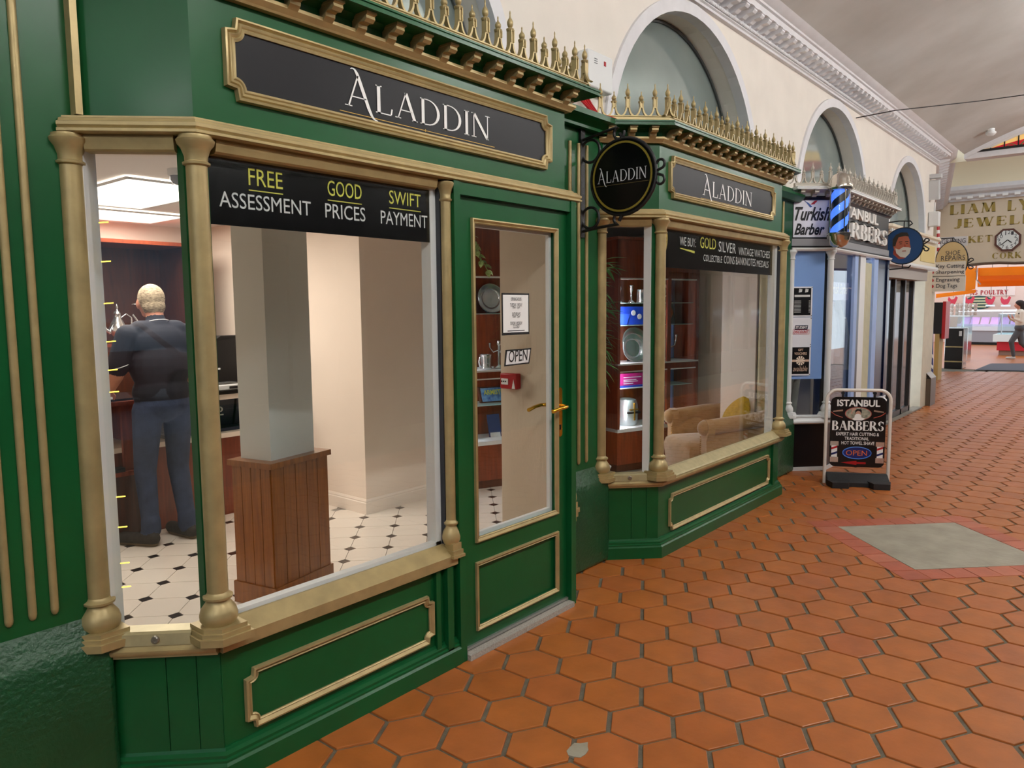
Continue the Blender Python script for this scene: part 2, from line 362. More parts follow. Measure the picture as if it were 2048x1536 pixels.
def hexmesh(k):
    d = [SP/2-.0080, SP/2-.0056, SP/2-.0060]; rnd = random.Random(k); P = []
    dist = [d[0], d[1], d[2], d[0], d[1], d[2]]
    dist = [q+rnd.uniform(-.0012, .0008) for q in dist]
    for i in range(6):
        a0 = math.radians(60*i); a1 = math.radians(60*(i+1)); A = np.array([[math.cos(a0), math.sin(a0)], [math.cos(a1), math.sin(a1)]])
        P.append(np.linalg.solve(A, [dist[i], dist[(i+1) % 6]]))
    P = np.array(P); V = []; F = []
    for s_, z in ((.972, 0.), (.992, -.0012), (1., -.006), (1., -.012)):
        for p in P: V.append((p[0]*s_, p[1]*s_, z))
    F.append(tuple(range(6)))
    for r in range(3):
        for i in range(6): F.append((r*6+i, (r+1)*6+i, (r+1)*6+(i+1) % 6, r*6+(i+1) % 6))
    return V, F
HV = [hexmesh(k) for k in range(5)]
HM = []
for k, (V, F) in enumerate(HV):
    mb = MB(); mb.addm(V, F); HM.append(mb.mesh('hex_tile', TILE))
u_ = np.array([math.cos(GA), math.sin(GA)]); v_ = np.array([-math.sin(GA), math.cos(GA)])
S1 = np.array([4.79, .936]); SE = np.array([.625, .625]); SF = np.array([.62, -.62])
cen = S1+(SE+SF)/2; BW = .155
def in_slab(p, m):
    q = np.array(p)-cen; a = q@(SE/np.linalg.norm(SE)); b = q@(SF/np.linalg.norm(SF)); return abs(a) < .442+m and abs(b) < .44+m
allt = []
for j in range(-75, 40):
    for i in range(-70, 75):
        ii = i+(.5 if j % 2 else 0)
        p = np.array([OX, OY])+(ii+.5)*SP*u_-j*SP*RB*v_
        if p[0] < .4 or p[0] > 20.7 or p[1] > 2.68+max(0, (p[0]-13.4)*.195) or p[1] < -1.6: continue
        if in_slab(p, 0): continue
        if 4.15 < p[0] < 6.2 and p[1] > 2.45: continue
        if 1.2 < p[0] < 3.1 and p[1] > 2.45: continue
        c = np.array([p[0], p[1], -CH]); dz = c@_d
        if dz > .3:
            X = 1024+CF*(c@CR)/dz; Y = 768-CF*(c@CU)/dz; vis = -60 < X < 2100 and Y < 1600 and p[1] < 2.35+(0.25 if 3.1 < p[0] < 4 else 0)
        else: vis = False
        allt.append((0 if vis else 1, float(np.hypot(p[0], p[1])), p[0], p[1], vis))
allt.sort()
sm = MB(); rt = random.Random(3)
for n, (q, d_, x, y, vis) in enumerate(allt):
    k = rt.randrange(5); a = GA+rt.choice((0, 1))*PI+rt.uniform(-.006, .006); z = rt.uniform(-.0012, .0006)
    if n < 300 and vis:
        o = inst('tile', HM[k], floor, (x, y, z), a)
    else:
        V, F = HV[k]; ca, sa = math.cos(a), math.sin(a); V = [(x+p[0]*ca-p[1]*sa, y+p[0]*sa+p[1]*ca, p[2]+z) for p in V]; sm.addm(V, F)
o = sm.build('tile_field', TILE, floor); o['kind'] = 'stuff'
# stone slab with its border
STONE = mat('worn_grey_stone', '#8d8675', .5, col2='#a39d8c', vscale=6, detail=8, bump=.25, bscale=30)
e1 = SE/np.linalg.norm(SE); e2 = SF/np.linalg.norm(SF); L1 = np.linalg.norm(SE); L2 = np.linalg.norm(SF)
def q3(a, b, z): p = S1+e1*a+e2*b; return (p[0], p[1], z)
def slabpiece(name, m, a0, a1, b0, b1, z=.0015, g=.003):
    a0 += g; a1 -= g; b0 += g; b1 -= g
    o = MB().prism([q3(a0, b0, -.012), q3(a1, b0, -.012), q3(a1, b1, -.012), q3(a0, b1, -.012)], (0, 0, .012+z)).build(name, m, floor); return o
so = slabpiece('stone_slab', STONE, 0, L1, 0, L2); so['label'] = 'worn grey stone slab'
n = 6
for i in range(n+2):
    a0 = -BW+(L1+2*BW)*i/(n+2); a1 = -BW+(L1+2*BW)*(i+1)/(n+2)
    slabpiece('border_tile', BORD, a0, a1, -BW, 0); slabpiece('border_tile', BORD, a0, a1, L2, L2+BW)
for i in range(n):
    b0 = L2*i/n; b1 = L2*(i+1)/n
    slabpiece('border_tile', BORD, -BW, 0, b0, b1); slabpiece('border_tile', BORD, L1, L1+BW, b0, b1)
slabm = MB().prism([q3(-BW, -BW, -.01), q3(L1+BW, -BW, -.01), q3(L1+BW, L2+BW, -.01), q3(-BW, L2+BW, -.01)], (0, 0, .0075)).build('border_bed', GROUT, floor)

c_ = gr(1157, 1500); rr_ = random.Random(2); pm = MB().prism([(c_[0]+.05*(1+rr_.uniform(-.2, .2))*math.cos(2*PI*i/11), c_[1]+.035*(1+rr_.uniform(-.2, .2))*math.sin(2*PI*i/11), -.006) for i in range(11)], (0, 0, .0085)).build('mortar_patch', STONE, floor); pm['label'] = 'grey mortar patch in a chipped tile'
# ---------------------------------------------------------------- white arcade wall with arched lunettes
WY = 2.58; ZC = 2.5; TOP = 3.95
ARCH = [(1.94, 1.2), (5.14, 1.2), (8.45, 1.2), (11.68, 1.1)]
wall = thing('wall_left', None, None, (0, WY, 2.4), kind='structure')
mb = MB(); xs = [-6.0]
N_ = 32; RI = .08
edges = [-6.0]+[(ARCH[i][0]+ARCH[i+1][0])/2 for i in range(3)]+[13.4]
for (cx, R), xl, xr in zip(ARCH, edges[:-1], edges[1:]):
    r = R-RI
    mb.poly([(xl, WY, 2.3), (cx-r, WY, 2.3), (cx-r, WY, TOP), (xl, WY, TOP)]); mb.poly([(cx+r, WY, 2.3), (xr, WY, 2.3), (xr, WY, TOP), (cx+r, WY, TOP)])
    for i in range(N_):
        a, b = PI*i/N_, PI*(i+1)/N_
        pa = (cx+r*math.cos(a), ZC+r*math.sin(a)); pb = (cx+r*math.cos(b), ZC+r*math.sin(b))
        mb.poly([(pa[0], WY, pa[1]), (pb[0], WY, pb[1]), (pb[0], WY, TOP), (pa[0], WY, TOP)])
        mb.poly([(pa[0], WY, pa[1]), (pb[0], WY, pb[1]), (pb[0], WY+.2, pb[1]), (pa[0], WY+.2, pa[1])])
mb.poly([(13.4, WY, 0), (13.4, WY+.5, 0), (13.4, WY+.5, TOP), (13.4, WY, TOP)])
mb.build('plaster', PLASTER, wall)
LUN = mat('lunette_glass', '#8f9c99', .06, metal=.45, col2='#a9b5b1', vscale=1.2)
for k, (cx, R) in enumerate(ARCH):
    wn = thing('window_%d' % (k+1), None, None, (cx, WY, ZC), kind='structure')
    def arcp(r, y, n=N_): return [(cx+r*math.cos(PI*i/n), y, ZC+r*math.sin(PI*i/n)) for i in range(n+1)]
    m_ = MB()
    for i in range(N_):      # flat raised archivolt band
        A, B = PI*i/N_, PI*(i+1)/N_; q = []
        for (r, y) in ((R-RI-.004, WY-.02), (R, WY-.02), (R, WY+.0), (R-RI-.004, WY+.06)):
            q.append(((cx+r*math.cos(A), y, ZC+r*math.sin(A)), (cx+r*math.cos(B), y, ZC+r*math.sin(B))))
        for j in range(4): m_.poly([q[j][0], q[j][1], q[(j+1) % 4][1], q[(j+1) % 4][0]])
    for sx in (-1, 1): m_.box(min(cx+sx*(R-RI-.004), cx+sx*R), max(cx+sx*(R-RI-.004), cx+sx*R), WY-.02, WY+.05, 2.3, ZC)
    m_.build('arch_band', WHITEP, wn)
    MB().prism([(cx-R, WY+.2, 2.3)]+arcp(R, WY+.2)[::-1]+[(cx+R, WY+.2, 2.3)], (0, .012, 0)).build('pane', LUN, wn)
    m2 = MB()
    m2.tube(arcp(R-RI-.012, WY+.19), .012, 6); m2.build('glazing_bead', mat('dark_lead', '#4a4d4c', .6), wn, smooth=40)
# ---------------------------------------------------------------- dentilled cornice
cor = thing('trim_1', None, None, (4, WY, 3.7), kind='structure')
CPATH = [(-6, WY), (13.38, WY), (20.6, 3.98)]
MB().sweep(CPATH, [(-.003, 3.71), (.035, 3.71), (.035, 3.728), (.05, 3.735), (.05, 3.742), (.042, 3.746), (.04, 3.83), (.19, 3.83), (.19, 3.872), (.21, 3.876), (.215, 3.89), (.25, 3.905), (.285, 3.935), (.285, 3.95), (-.02, 3.95)]).build('moulding', WHITEP, cor, smooth=35)
m_ = MB()
x = 3.6
while x < 13.3:
    m_.ell((x, WY-.055, 3.757), .017, .014, .015, 8, 5); x += .03
o = m_.build('bead_row', WHITEP, cor, smooth=60); o['kind'] = 'stuff'
m_ = MB().prism([(0, 0, 3.83), (0, -.145, 3.83), (0, -.145, 3.81), (0, -.13, 3.795), (0, -.08, 3.79), (0, -.05, 3.772), (0, -.02, 3.772), (0, 0, 3.776)], (.06, 0, 0))
m_.box(-.006, .066, -.152, 0, 3.822, 3.83)
mo = m_.mesh('modillion', WHITEP, (0, 0, 3.8))
x = 3.3
while x < 13.2:
    inst('modillion', mo, cor, (x, WY-.04, 3.8)); x += .145
dx, dy = 7.22, 1.40; LN = math.hypot(dx, dy); an = math.atan2(dy, dx); k = .2
while k < LN-.2:
    inst('modillion', mo, cor, (13.38+dx*k/LN+.04*dy/LN, WY+dy*k/LN-.04, 3.8), an); k += .29
# ---------------------------------------------------------------- vaulted ceiling and the right hand side of the arcade
VC = -.4; VH = 2.7; VR = .62; RR = (VH*VH+VR*VR)/(2*VR)
def vz(y): return 3.93+math.sqrt(max(0, RR*RR-(y-VC)**2))-(RR-VR)
m_ = MB(); ys = [VC+VH-2*VH*i/40 for i in range(41)]; xs = [-6+i*20/21 for i in range(22)]
for a in range(40):
    for b in range(21): m_.poly([(xs[b], ys[a], vz(ys[a])), (xs[b+1], ys[a], vz(ys[a])), (xs[b+1], ys[a+1], vz(ys[a+1])), (xs[b], ys[a+1], vz(ys[a+1]))])
m_.build('ceiling', VAULT, None, smooth=30, kind='structure')
wr = MB()
wr.box(-6, 20.6, -3.25, -3.1, 3.1, 3.98)
wr.build('wall_right', PLASTER, None, kind='structure')
OPP = mat('dark_opposite_paint', '#17181a', .35); OGL = mat('dim_shop_glass', '#20242a', .1, spec=.6)
for k, x0 in enumerate((-5.9, -2.6, .7, 4.0, 7.3, 10.6, 13.9, 17.2)):
    t = thing('opposite_shopfront', 'dark painted shopfront on the far side of the arcade', 'shopfront', (x0+1.6, -3.0, 0), 'shopfronts on the far side of the arcade')
    box('fascia', OPP, t, x0, x0+3.28, -3.1, -2.95, 2.3, 3.1); box('riser', OPP, t, x0, x0+3.28, -3.1, -2.98, 0, .5); box('cornice', OPP, t, x0, x0+3.28, -3.1, -2.85, 3.1, 3.16)
    for dx in (0, 1.0, 2.1, 3.16): box('mullion', OPP, t, x0+dx, x0+dx+.12, -3.1, -2.98, .5, 2.3)
    for dx in (.12, 1.12, 2.22): box('pane', OGL, t, x0+dx, x0+dx+.95, -3.06, -3.05, .5, 2.3)
# ---------------------------------------------------------------- fluted piers
def pier(x0, x1, flutes, label, shaft=GREEN, fl=GOLD, pm=GREENR, zt=2.62, ptop=.62, back=.3):
    t = thing('fluted_pier', label, 'pier', ((x0+x1)/2, 2.5, 0))
    MB().box(x0, x1, 2.50, 2.5+back, .3, zt).build('shaft', shaft, t)
    o = MB().prism([(x0, 2.44, 0), (x0, 2.44, ptop-.14), (x0, 2.46, ptop-.1), (x0, 2.515, ptop), (x0, 2.7, ptop), (x0, 2.7, 0)], (x1-x0, 0, 0)).build('plinth', pm, t); bevel(o, .02, 3)
    for fx in flutes:
        m = MB(); m.tube([(fx, 2.497, ptop+.03), (fx, 2.497, zt-.14)], .012, 8); m.ell((fx, 2.497, ptop+.03), .012, .012, .018, 8, 6)
        m.build('flute', fl, t, smooth=50)
    return t
pier(.05, .93, [.10, .22, .34, .46, .58, .665, .727, .787], 'green fluted pier with gold flutes beside the window with the standing man')
p2 = pier(3.19, 3.83, [3.30, 3.40, 3.49, 3.575, 3.655], 'green fluted pier with gold flutes behind the round hanging sign', back=.22)
m_ = MB().sweep([(3.14, 2.5), (3.9, 2.5)], [(0, 2.56), (.05, 2.56), (.05, 2.575), (.09, 2.60), (.12, 2.605), (.12, 2.635), (0, 2.635)]).build('cap_moulding', GREEN, p2)
p3 = pier(6.36, 7.04, [6.45, 6.55, 6.65, 6.75], 'green fluted pier between the green bay and the barber shop')
MB().sweep([(6.3, 2.5), (7.05, 2.5)], [(0, 2.5), (.05, 2.5), (.09, 2.54), (.09, 2.56), (0, 2.56)]).build('cap_moulding', GREEN, p3)
# ---------------------------------------------------------------- shopfront bays
def column(root, x, y, z0, z1, m, r=.033, n=20, corner=True, capz=.09, small=False):
    c = MB().lathe([(r, z0+.12), (r*.97, z1-capz)], (x, y, 0), n, cap=False).build('column', m, root, smooth=40)
    b = MB().lathe([(r*1.5, z0+.03), (r*1.78, z0+.045), (r*1.82, z0+.06), (r*1.65, z0+.08), (r*1.28, z0+.097), (r*1.12, z0+.105), (r*1.12, z0+.11), (r*1.4, z0+.115), (r*1.42, z0+.122), (r*1.1, z0+.128), (r, z0+.135)], (x, y, 0), n).build('base', m, c, smooth=50)
    if corner:
        for s_, za, zb in ((2.3, z0-.02, z0+.004), (2.05, z0+.004, z0+.018), (1.85, z0+.018, z0+.032)):
            q = r*s_
            pts = [(x-q*1.1, y-q*.45, za), (x-q*.45, y-q*1.1, za), (x+q*1.0, y-q*1.1, za), (x+q*1.0, y+q, za), (x-q*1.1, y+q, za)]
            MB().prism(pts, (0, 0, zb-za)).build('plinth_block', m, c)
    k = MB().lathe([(r, z1-capz), (r*1.22, z1-capz+.004), (r*1.24, z1-capz+.010), (r*1.04, z1-capz+.014), (r*1.06, z1-capz+.03), (r*1.3, z1-capz+.052), (r*1.65, z1-capz+.066), (r*1.72, z1-capz+.076), (r*1.5, z1-.006), (r*1.5, z1)], (x, y, 0), n).build('capital', m, c, smooth=50)
    return c
def notch_loop(x0, x1, z0, z1, r, n=5):
    pts = []
    for (cx, cz, a0) in ((x1, z0, 180), (x1, z1, 270), (x0, z1, 0), (x0, z0, 90)):
        # concave quarter circle round the corner point
        for i in range(n+1):
            a = math.radians(a0-90*i/n); pts.append((cx+r*math.cos(a), cz+r*math.sin(a)))
    return pts
def finial_mesh(h, m, w=.022, half=.041, oct_=True):
    mb = MB()
    # flared arch legs
    for s_ in (-1, 1):
        P = []
        for i in range(8):
            a = PI/2*i/7; P.append((s_*(half-(half-w*.36)*math.sin(a)), 0.0+.055*(1-math.cos(a))))
        for i in range(7):
            (xa, za), (xb, zb) = P[i], P[i+1]; mb.obox(((xa+xb)/2, 0, (za+zb)/2), ((xb-xa)/2+1e-4, 0, (zb-za)/2), (0, .010, 0), (.0038*s_, 0, .0025))
    mb.box(-w/2, w/2, -.011, .011, .045, h*.55)
    mb.box(-w*.5, -w*.28, -.016, -.011, .05, h*.56); mb.box(w*.28, w*.5, -.016, -.011, .05, h*.56)
    z = h*.54; r = w*.62; k = h*.46
    mb.lathe([(r*1.0, z-.004), (r*1.3, z+.002), (r*1.35, z+.008), (r*.55, z+.012), (r*.45, z+k*.16), (r*.8, z+k*.22), (r*1.0, z+k*.32), (r*1.02, z+k*.44), (r*.7, z+k*.56), (r*.3, z+k*.66), (r*.2, z+k*.8), (r*.26, z+k*.86), (r*.24, z+k*.92), (r*.08, z+k)], n=10)
    return mb.mesh('finial', m, smooth=40)
def bracket_mesh(m, d=.085, hgt=.06, wd=.04):
    P = [(0, 0), (-d, 0), (-d, -.010), (-d*.93, -.014), (-d*.95, -.024), (-d*.80, -.034), (-d*.55, -.030), (-d*.42, -.034), (-d*.40, -.046), (-d*.2, -hgt), (0, -hgt)]
    mb = MB().prism([(-wd/2, y, z) for y, z in P], (wd, 0, 0)); mb.box(-wd/2-.003, wd/2+.003, -d-.003, 0, -.009, 0)
    return mb.mesh('bracket', m)
FT = finial_mesh(.185, GOLD); FS = finial_mesh(.14, GOLD); BR = bracket_mesh(GOLD)
def seg_pts(a, b, off, first, step, n=None, end=.04):
    a = np.array(a, float); b = np.array(b, float); d = b-a; L = np.linalg.norm(d); d /= L; nn = np.array([d[1], -d[0]]); out = []; s_ = first; i = 0
    while s_ < L-end and (n is None or i < n):
        p = a+d*s_+nn*off; out.append((p[0], p[1], math.atan2(d[1], d[0]), i)); s_ += step; i += 1
    return out
def offset_path(path, off):
    P = [np.array(p, float) for p in path]; R = []
    def nrm(a, b): d = b-a; d = d/np.linalg.norm(d); return np.array([d[1], -d[0]])
    for i in range(len(P)):
        n1 = nrm(P[i-1], P[i]) if i else nrm(P[0], P[1]); n2 = nrm(P[i], P[i+1]) if i < len(P)-1 else n1
        R.append(tuple(P[i]+(n1+n2)/(1+n1@n2)*off))
    return R
def bay_top(root, path, gm, au, strip, ft, fs, br, fas=GREEN, z0=2.13):
    """fascia, bracketed cornice and cresting along a plan path"""
    f = MB().sweep(path, [(-.02, z0), (-.02, 2.58), (-.05, 2.58), (-.05, z0)]).build('fascia', fas, root)
    MB().sweep(path, [(-.02, 2.523), (.004, 2.523), (.008, 2.53), (.022, 2.545), (.022, 2.556), (-.02, 2.556)]).build('fascia_strip', strip, root)
    MB().sweep(path, [(-.02, 2.556), (.0, 2.556), (.004, 2.585), (.03, 2.603), (.11, 2.603), (.11, 2.612), (.105, 2.614), (.105, 2.62), (.11, 2.622), (.11, 2.63), (-.34, 2.63), (-.34, 2.60), (-.02, 2.60)]).build('cornice', gm, root)
    ip = offset_path(path, .055)
    MB().sweep(ip, [(-.03, 2.63), (.012, 2.63), (.012, 2.64), (.006, 2.643), (.006, 2.657), (.010, 2.66), (.010, 2.665), (-.028, 2.665)]).build('cresting_rail', au, root)
    for a, b in zip(path[:-1], path[1:]):
        L = math.hypot(b[0]-a[0], b[1]-a[1]); nb = max(1, round((L-.04)/.1325)); st = (L)/nb
        for (x, y, an, i) in seg_pts(a, b, .004, st/2, st, end=0): inst('bracket', br, root, (x, y, 2.604), an)
    for a, b in zip(ip[:-1], ip[1:]):
        L = math.hypot(b[0]-a[0], b[1]-a[1]); nb = max(2, round(L/.0817)); st = L/nb
        for (x, y, an, i) in seg_pts(a, b, -.008, 0.0, st, end=-.02): inst('finial', ft if i % 2 == 0 else fs, root, (x, y, 2.664), an)
    return f
def entab(root, path, au, z=2.083):
    MB().sweep(path, [(-.06, z), (.035, z), (.043, z+.004), (.043, z+.012), (.036, z+.015), (.042, z+.022), (.042, z+.032), (.03, z+.036), (.026, z+.045), (.012, z+.05), (.012, z+.055), (-.02, z+.055), (-.06, z+.05)]).build('entablature_moulding', au, root, smooth=30)
def sign_frame(root, x0, x1, z0, z1, y, au, face, r=.035, nm='fascia_sign'):
    o = MB().prism([(px, y, pz) for px, pz in notch_loop(x0, x1, z0, z1, r)], (0, -.006, 0)).build(nm, face, root)
    MB().loop(notch_loop(x0, x1, z0, z1, r), [(-.004, 0), (-.004, .012), (.004, .016), (.008, .012), (.012, .017), (.018, .020), (.022, .014), (.028, .024), (.034, .022), (.036, 0)], (0, y, 0), (1, 0, 0), (0, 0, 1), (0, -1, 0)).build('sign_moulding', au, o, smooth=40)
    return o
def panel_moulding(root, x0, x1, z0, z1, y, au, r=.028, nm='panel_moulding', notch=True, w=.026):
    pts = notch_loop(x0, x1, z0, z1, r) if notch else [(x0, z0), (x1, z0), (x1, z1), (x0, z1)]
    k = w/.026
    MB().loop(pts, [(0, 0), (0, .006*k), (.004*k, .010*k), (.008*k, .006*k), (.012*k, .010*k), (.018*k, .017*k), (.024*k, .015*k), (.026*k, 0)], (0, y, 0), (1, 0, 0), (0, 0, 1), (0, -1, 0)).build(nm, au, root, smooth=40)
def riser(root, path, m, top=.45, skirt=True):
    segs = list(zip(path[:-1], path[1:]))
    MB().sweep(path, [(0, 0), (0, top), (-.05, top), (-.05, 0)]).build('stall_riser', m, root)
    MB().sweep(path, [(-.02, 0), (.038, 0), (.038, .07), (.030, .078), (.030, .086), (.022, .09), (.022, .1), (.010, .108), (.006, .118), (-.02, .118)]).build('skirting', m, root, smooth=25)
def cant_boards(root, a, b, m, z0=.118, z1=.45, fr=(0.0, .55, .8, 1.0), t=.006):
    a = np.array(a, float); b = np.array(b, float); d = b-a; L = np.linalg.norm(d); d /= L; nn = np.array([d[1], -d[0]])
    for f0, f1 in zip(fr[:-1], fr[1:]):
        c = a+d*(f0+f1)/2*L+nn*t/2; h = (f1-f0)*L/2-.0015
        MB().obox((c[0], c[1], (z0+z1)/2), (d[0]*h, d[1]*h, 0), (nn[0]*t/2, nn[1]*t/2, 0), (0, 0, (z1-z0)/2)).build('riser_board', m, root)
def pane(root, a, b, z0, z1, inset=.03, m=GLASS, name='pane', t=.006):
    a = np.array(a, float); b = np.array(b, float); d = (b-a)/np.linalg.norm(b-a); nn = np.array([d[1], -d[0]])
    p = a-nn*inset; q = b-nn*inset
    return MB().prism([(p[0], p[1], z0), (q[0], q[1], z0), (q[0], q[1], z1), (p[0], p[1], z1)], (-nn[0]*t, -nn[1]*t, 0)).build(name, m, root)
def shutter_box(root, a, b, au, z=2.045, off=.012, name='shutter_box', zt=2.085, cut=.06):
    a = np.array(a, float); b = np.array(b, float); d = (b-a)/np.linalg.norm(b-a); a = a+d*cut; b = b-d*cut
    MB().sweep([tuple(a), tuple(b)], [(off, zt), (off+.004, zt-.012), (off-.004, z+.006), (off-.012, z), (off-.05, z), (off-.05, zt)]).build(name, au, root)
def sill_plate(root, a, b, au, off=.0):
    """gold shutter-lock plate lying on the sill"""
    a = np.array(a, float); b = np.array(b, float); d = (b-a)/np.linalg.norm(b-a); nn = np.array([d[1], -d[0]])
    o = MB().sweep([tuple(a), tuple(b)], [(.012, .492), (.034, .492), (.03, .528), (.02, .534), (-.03, .536), (-.03, .5)]).build('sill_plate', au, root)
    c = (a+b)/2+nn*.036
    MB().lathe([(.013, -.006), (.013, .003), (.010, .006), (.005, .006), (.005, .004)], (c[0], c[1], .512), 14, ax=((d[0], d[1], 0), (0, 0, 1), (nn[0], nn[1], 0))).build('lock', mat('steel_lock', '#9a968c', .3, .8), o, smooth=40)

# ---- bay with the standing man and the door
P1 = [(.905, 2.51), (1.175, 2.24), (3.135, 2.24), (3.135, 2.5)]
b1 = thing('shopfront_bay', 'green and gold shopfront bay with the glazed door and the window with the standing man', 'shopfront', (1.175, 2.24, 0), 'green and gold shopfront bays')
R1 = [(.905, 2.51), (1.175, 2.24), (2.262, 2.24)]
riser(b1, R1, GREEN); cant_boards(b1, P1[0], P1[1], GREEN)
panel_moulding(b1, 1.275, 2.10, .168, .328, 2.238, GOLD)
MB().box(2.135, 2.16, 2.222, 2.24, .1, .45).build('riser_stile', GREEN, b1); MB().box(2.19, 2.225, 2.21, 2.24, .0, .45).build('riser_stile', GREEN, b1)
# sill: moulded on the cant, a plain sloping board in front
MB().sweep([(.905, 2.51), (1.175, 2.24)], [(-.03, .45), (.03, .45), (.03, .458), (.04, .462), (.044, .47), (.044, .478), (.036, .482), (.03, .492), (.02, .5), (-.03, .5)]).build('sill_moulding', GOLD, b1, smooth=35)
MB().sweep([(1.165, 2.24), (2.25, 2.24)], [(-.03, .452), (.03, .452), (.036, .456), (.036, .497), (.03, .502), (-.01, .532), (-.02, .54), (-.03, .54)]).build('sill_board', GOLD, b1)
sill_plate(b1, (.965, 2.45), (1.118, 2.297), mat('pale_gold_paint', '#b0a47c', .42, .35, var=.1, vscale=20))
for x, y in ((.915, 2.50), (1.177, 2.243)): column(b1, x, y, .515, 2.083, GOLD)
column(b1, 2.243, 2.236, .515, 2.075, GOLD, r=.022, corner=False, n=14, capz=.08)
for za, zb, q in ((.488, .50, .05), (.50, .52, .043), (.52, .55, .036)): MB().box(2.243-q*.7, 2.243+q*.7, 2.236-q, 2.25, za, zb).build('column_block', GOLD, b1)
for x0, x1 in ((1.145, 1.165), (1.19, 1.225)): MB().box(x0, x1, 2.262, 2.30, .5, 2.09).build('mullion', GREEN, b1)
MB().box(2.222, 2.232, 2.25, 2.30, .5, 2.09).build('glazing_gasket', mat('dark_gasket', '#2a2d33', .5), b1)
MB().box(2.19, 2.222, 2.275, 2.33, .5, 2.09).build('inner_frame', WHITEF, b1); MB().box(1.2, 2.22, 2.275, 2.31, .5, .553).build('inner_sill', WHITEF, b1)
MB().obox((.957, 2.525, 1.29), (.016, -.016, 0), (.03, .03, 0), (0, 0, .8)).build('inner_frame', WHITEF, b1)
MB().obox((.936, 2.522, 1.29), (.006, -.006, 0), (.02, .02, 0), (0, 0, .8)).build('glazing_gasket', MATS['dark_gasket'], b1)
pane(b1, P1[0], P1[1], .5, 2.09); pane(b1, (1.175, 2.24), (2.25, 2.24), .5, 2.09)
shutter_box(b1, P1[0], P1[1], GOLD, z=2.035); shutter_box(b1, (1.175, 2.24), (2.25, 2.24), GOLD, z=2.04)
entab(b1, P1, GOLD)
bay_top(b1, P1, GREEN, GOLD, GOLDB, FT, FS, BR)
MB().box(.925, .945, 2.46, 2.5, 2.14, 2.60).build('corner_fillet', GOLD, b1)
s1 = sign_frame(b1, 1.325, 2.955, 2.255, 2.44, 2.262, GOLD, BLACKP)
s1['label'] = 'black sign face with white serif lettering'
def aladdin(parent, o, ux, uz, w, m, mline, h=None, dia=True):
    ux = np.array(ux, float); uz = np.array(uz, float); o = np.array(o, float)
    g = Glyphs(.105, .04); x = 0
    for c in 'aLADDIN': x += g.glyph(c, x)+.1
    text_obj('lettering', (g.V, g.F), o, ux, uz, m, parent, w=w, h=h)
    # o is lower-left of swash tail; letters' baseline lies .31 units above
    A = np.array(g.V); un_ = (h or w)/(A[:, 1].max()-A[:, 1].min() if h else A[:, 0].max()-A[:, 0].min()); zb = un_*.31
    un = np.cross(ux, uz); mb = MB(); c = o+ux*w*.5+uz*(zb-un_*.22)+un*.0012
    a = o-ux*w*.03+uz*(zb-un_*.22)+un*.0012; b = a+ux*w*1.07; h = uz*un_*.012
    mb.poly([a-h, b-h, b+h, a+h])
    if dia: d = un_*.06; cc = (a+b)/2; mb.poly([cc-ux*d*.7, cc-uz*d, cc+ux*d*.7, cc+uz*d])
    me = mb.mesh('underline', mline, wloc(parent), None, recalc=False); q = bpy.data.objects.new('underline', me); COL.objects.link(q); q.parent = parent
xa = pl(690, 230, 2.256)[0]; xb = pl(979, 270, 2.256)[0]
aladdin(s1, (xa, 2.2555, pl(745, 241, 2.256)[2]), (1, 0, 0), (0, 0, 1), xb-xa, WHITEL, GOLDL, h=pl(700, 134, 2.256)[2]-pl(745, 241, 2.256)[2])
# ---- door
d1 = thing('door_1', None, None, (2.7, 2.24, 0), kind='structure')
d1['label'] = 'green glazed shop door with gold beading'
for x0, x1 in ((2.262, 2.30), (3.095, 3.135)): MB().box(x0, x1, 2.205, 2.30, 0, 2.083).build('door_jamb', GREEN, d1)
MB().box(2.262, 3.135, 2.21, 2.30, 2.03, 2.083).build('door_head', GREEN, d1)
mb = MB(); DY0, DY1 = 2.235, 2.28
for (x0, x1, z0, z1) in ((2.305, 2.405, .03, 2.025), (3.0, 3.09, .03, 2.025), (2.405, 3.0, .03, .115), (2.405, 3.0, .40, .52), (2.405, 3.0, 1.93, 2.025)): mb.box(x0, x1, DY0, DY1, z0, z1)
lf = mb.build('door_leaf', GREEN, d1)
MB().box(2.39, 3.01, 2.25, 2.27, .10, .41).build('door_panel', GREEN, d1)
panel_moulding(d1, 2.412, 2.993, .118, .394, 2.236, GOLD, notch=False, w=.022, nm='panel_beading')
panel_moulding(d1, 2.415, 2.99, .53, 1.92, 2.236, GOLD, notch=False, w=.024, nm='glazing_beading')
MB().box(2.40, 3.005, 2.25, 2.256, .515, 1.935).build('pane', GLASS, d1)
mb = MB(); mb.loop([(2.425, .54), (2.98, .54), (2.98, 1.91), (2.425, 1.91)], [(0, 0), (0, .02), (.02, .02), (.02, 0)], (0, 2.28, 0), (1, 0, 0), (0, 0, 1), (0, -1, 0)); mb.build('inner_beading', WHITEF, d1)
MB().box(2.302, 3.093, 2.185, 2.30, 0, .026).build('threshold', mat('granite_step', '#b9b3a9', .6, bump=.2, bscale=200, col2='#8f8a82', vscale=160), d1)
MB().box(2.31, 3.088, 2.222, 2.24, .032, .044).build('drip_bar', mat('aluminium', '#b4b3b0', .35, .8), d1)
hx = 3.03
hp = MB(); hp.prism([(hx-.017+.017*(1-math.cos(PI*i/10)) , DY0, 1.155-.017+.017*math.sin(PI*i/10)) for i in range(11)]+[(hx+.017-.017*(1-math.cos(PI*i/10)), DY0, .92-.017*math.sin(PI*i/10)) for i in range(11)], (0, -.007, 0))
hpo = hp.build('handle_plate', BRASS, d1, smooth=40)
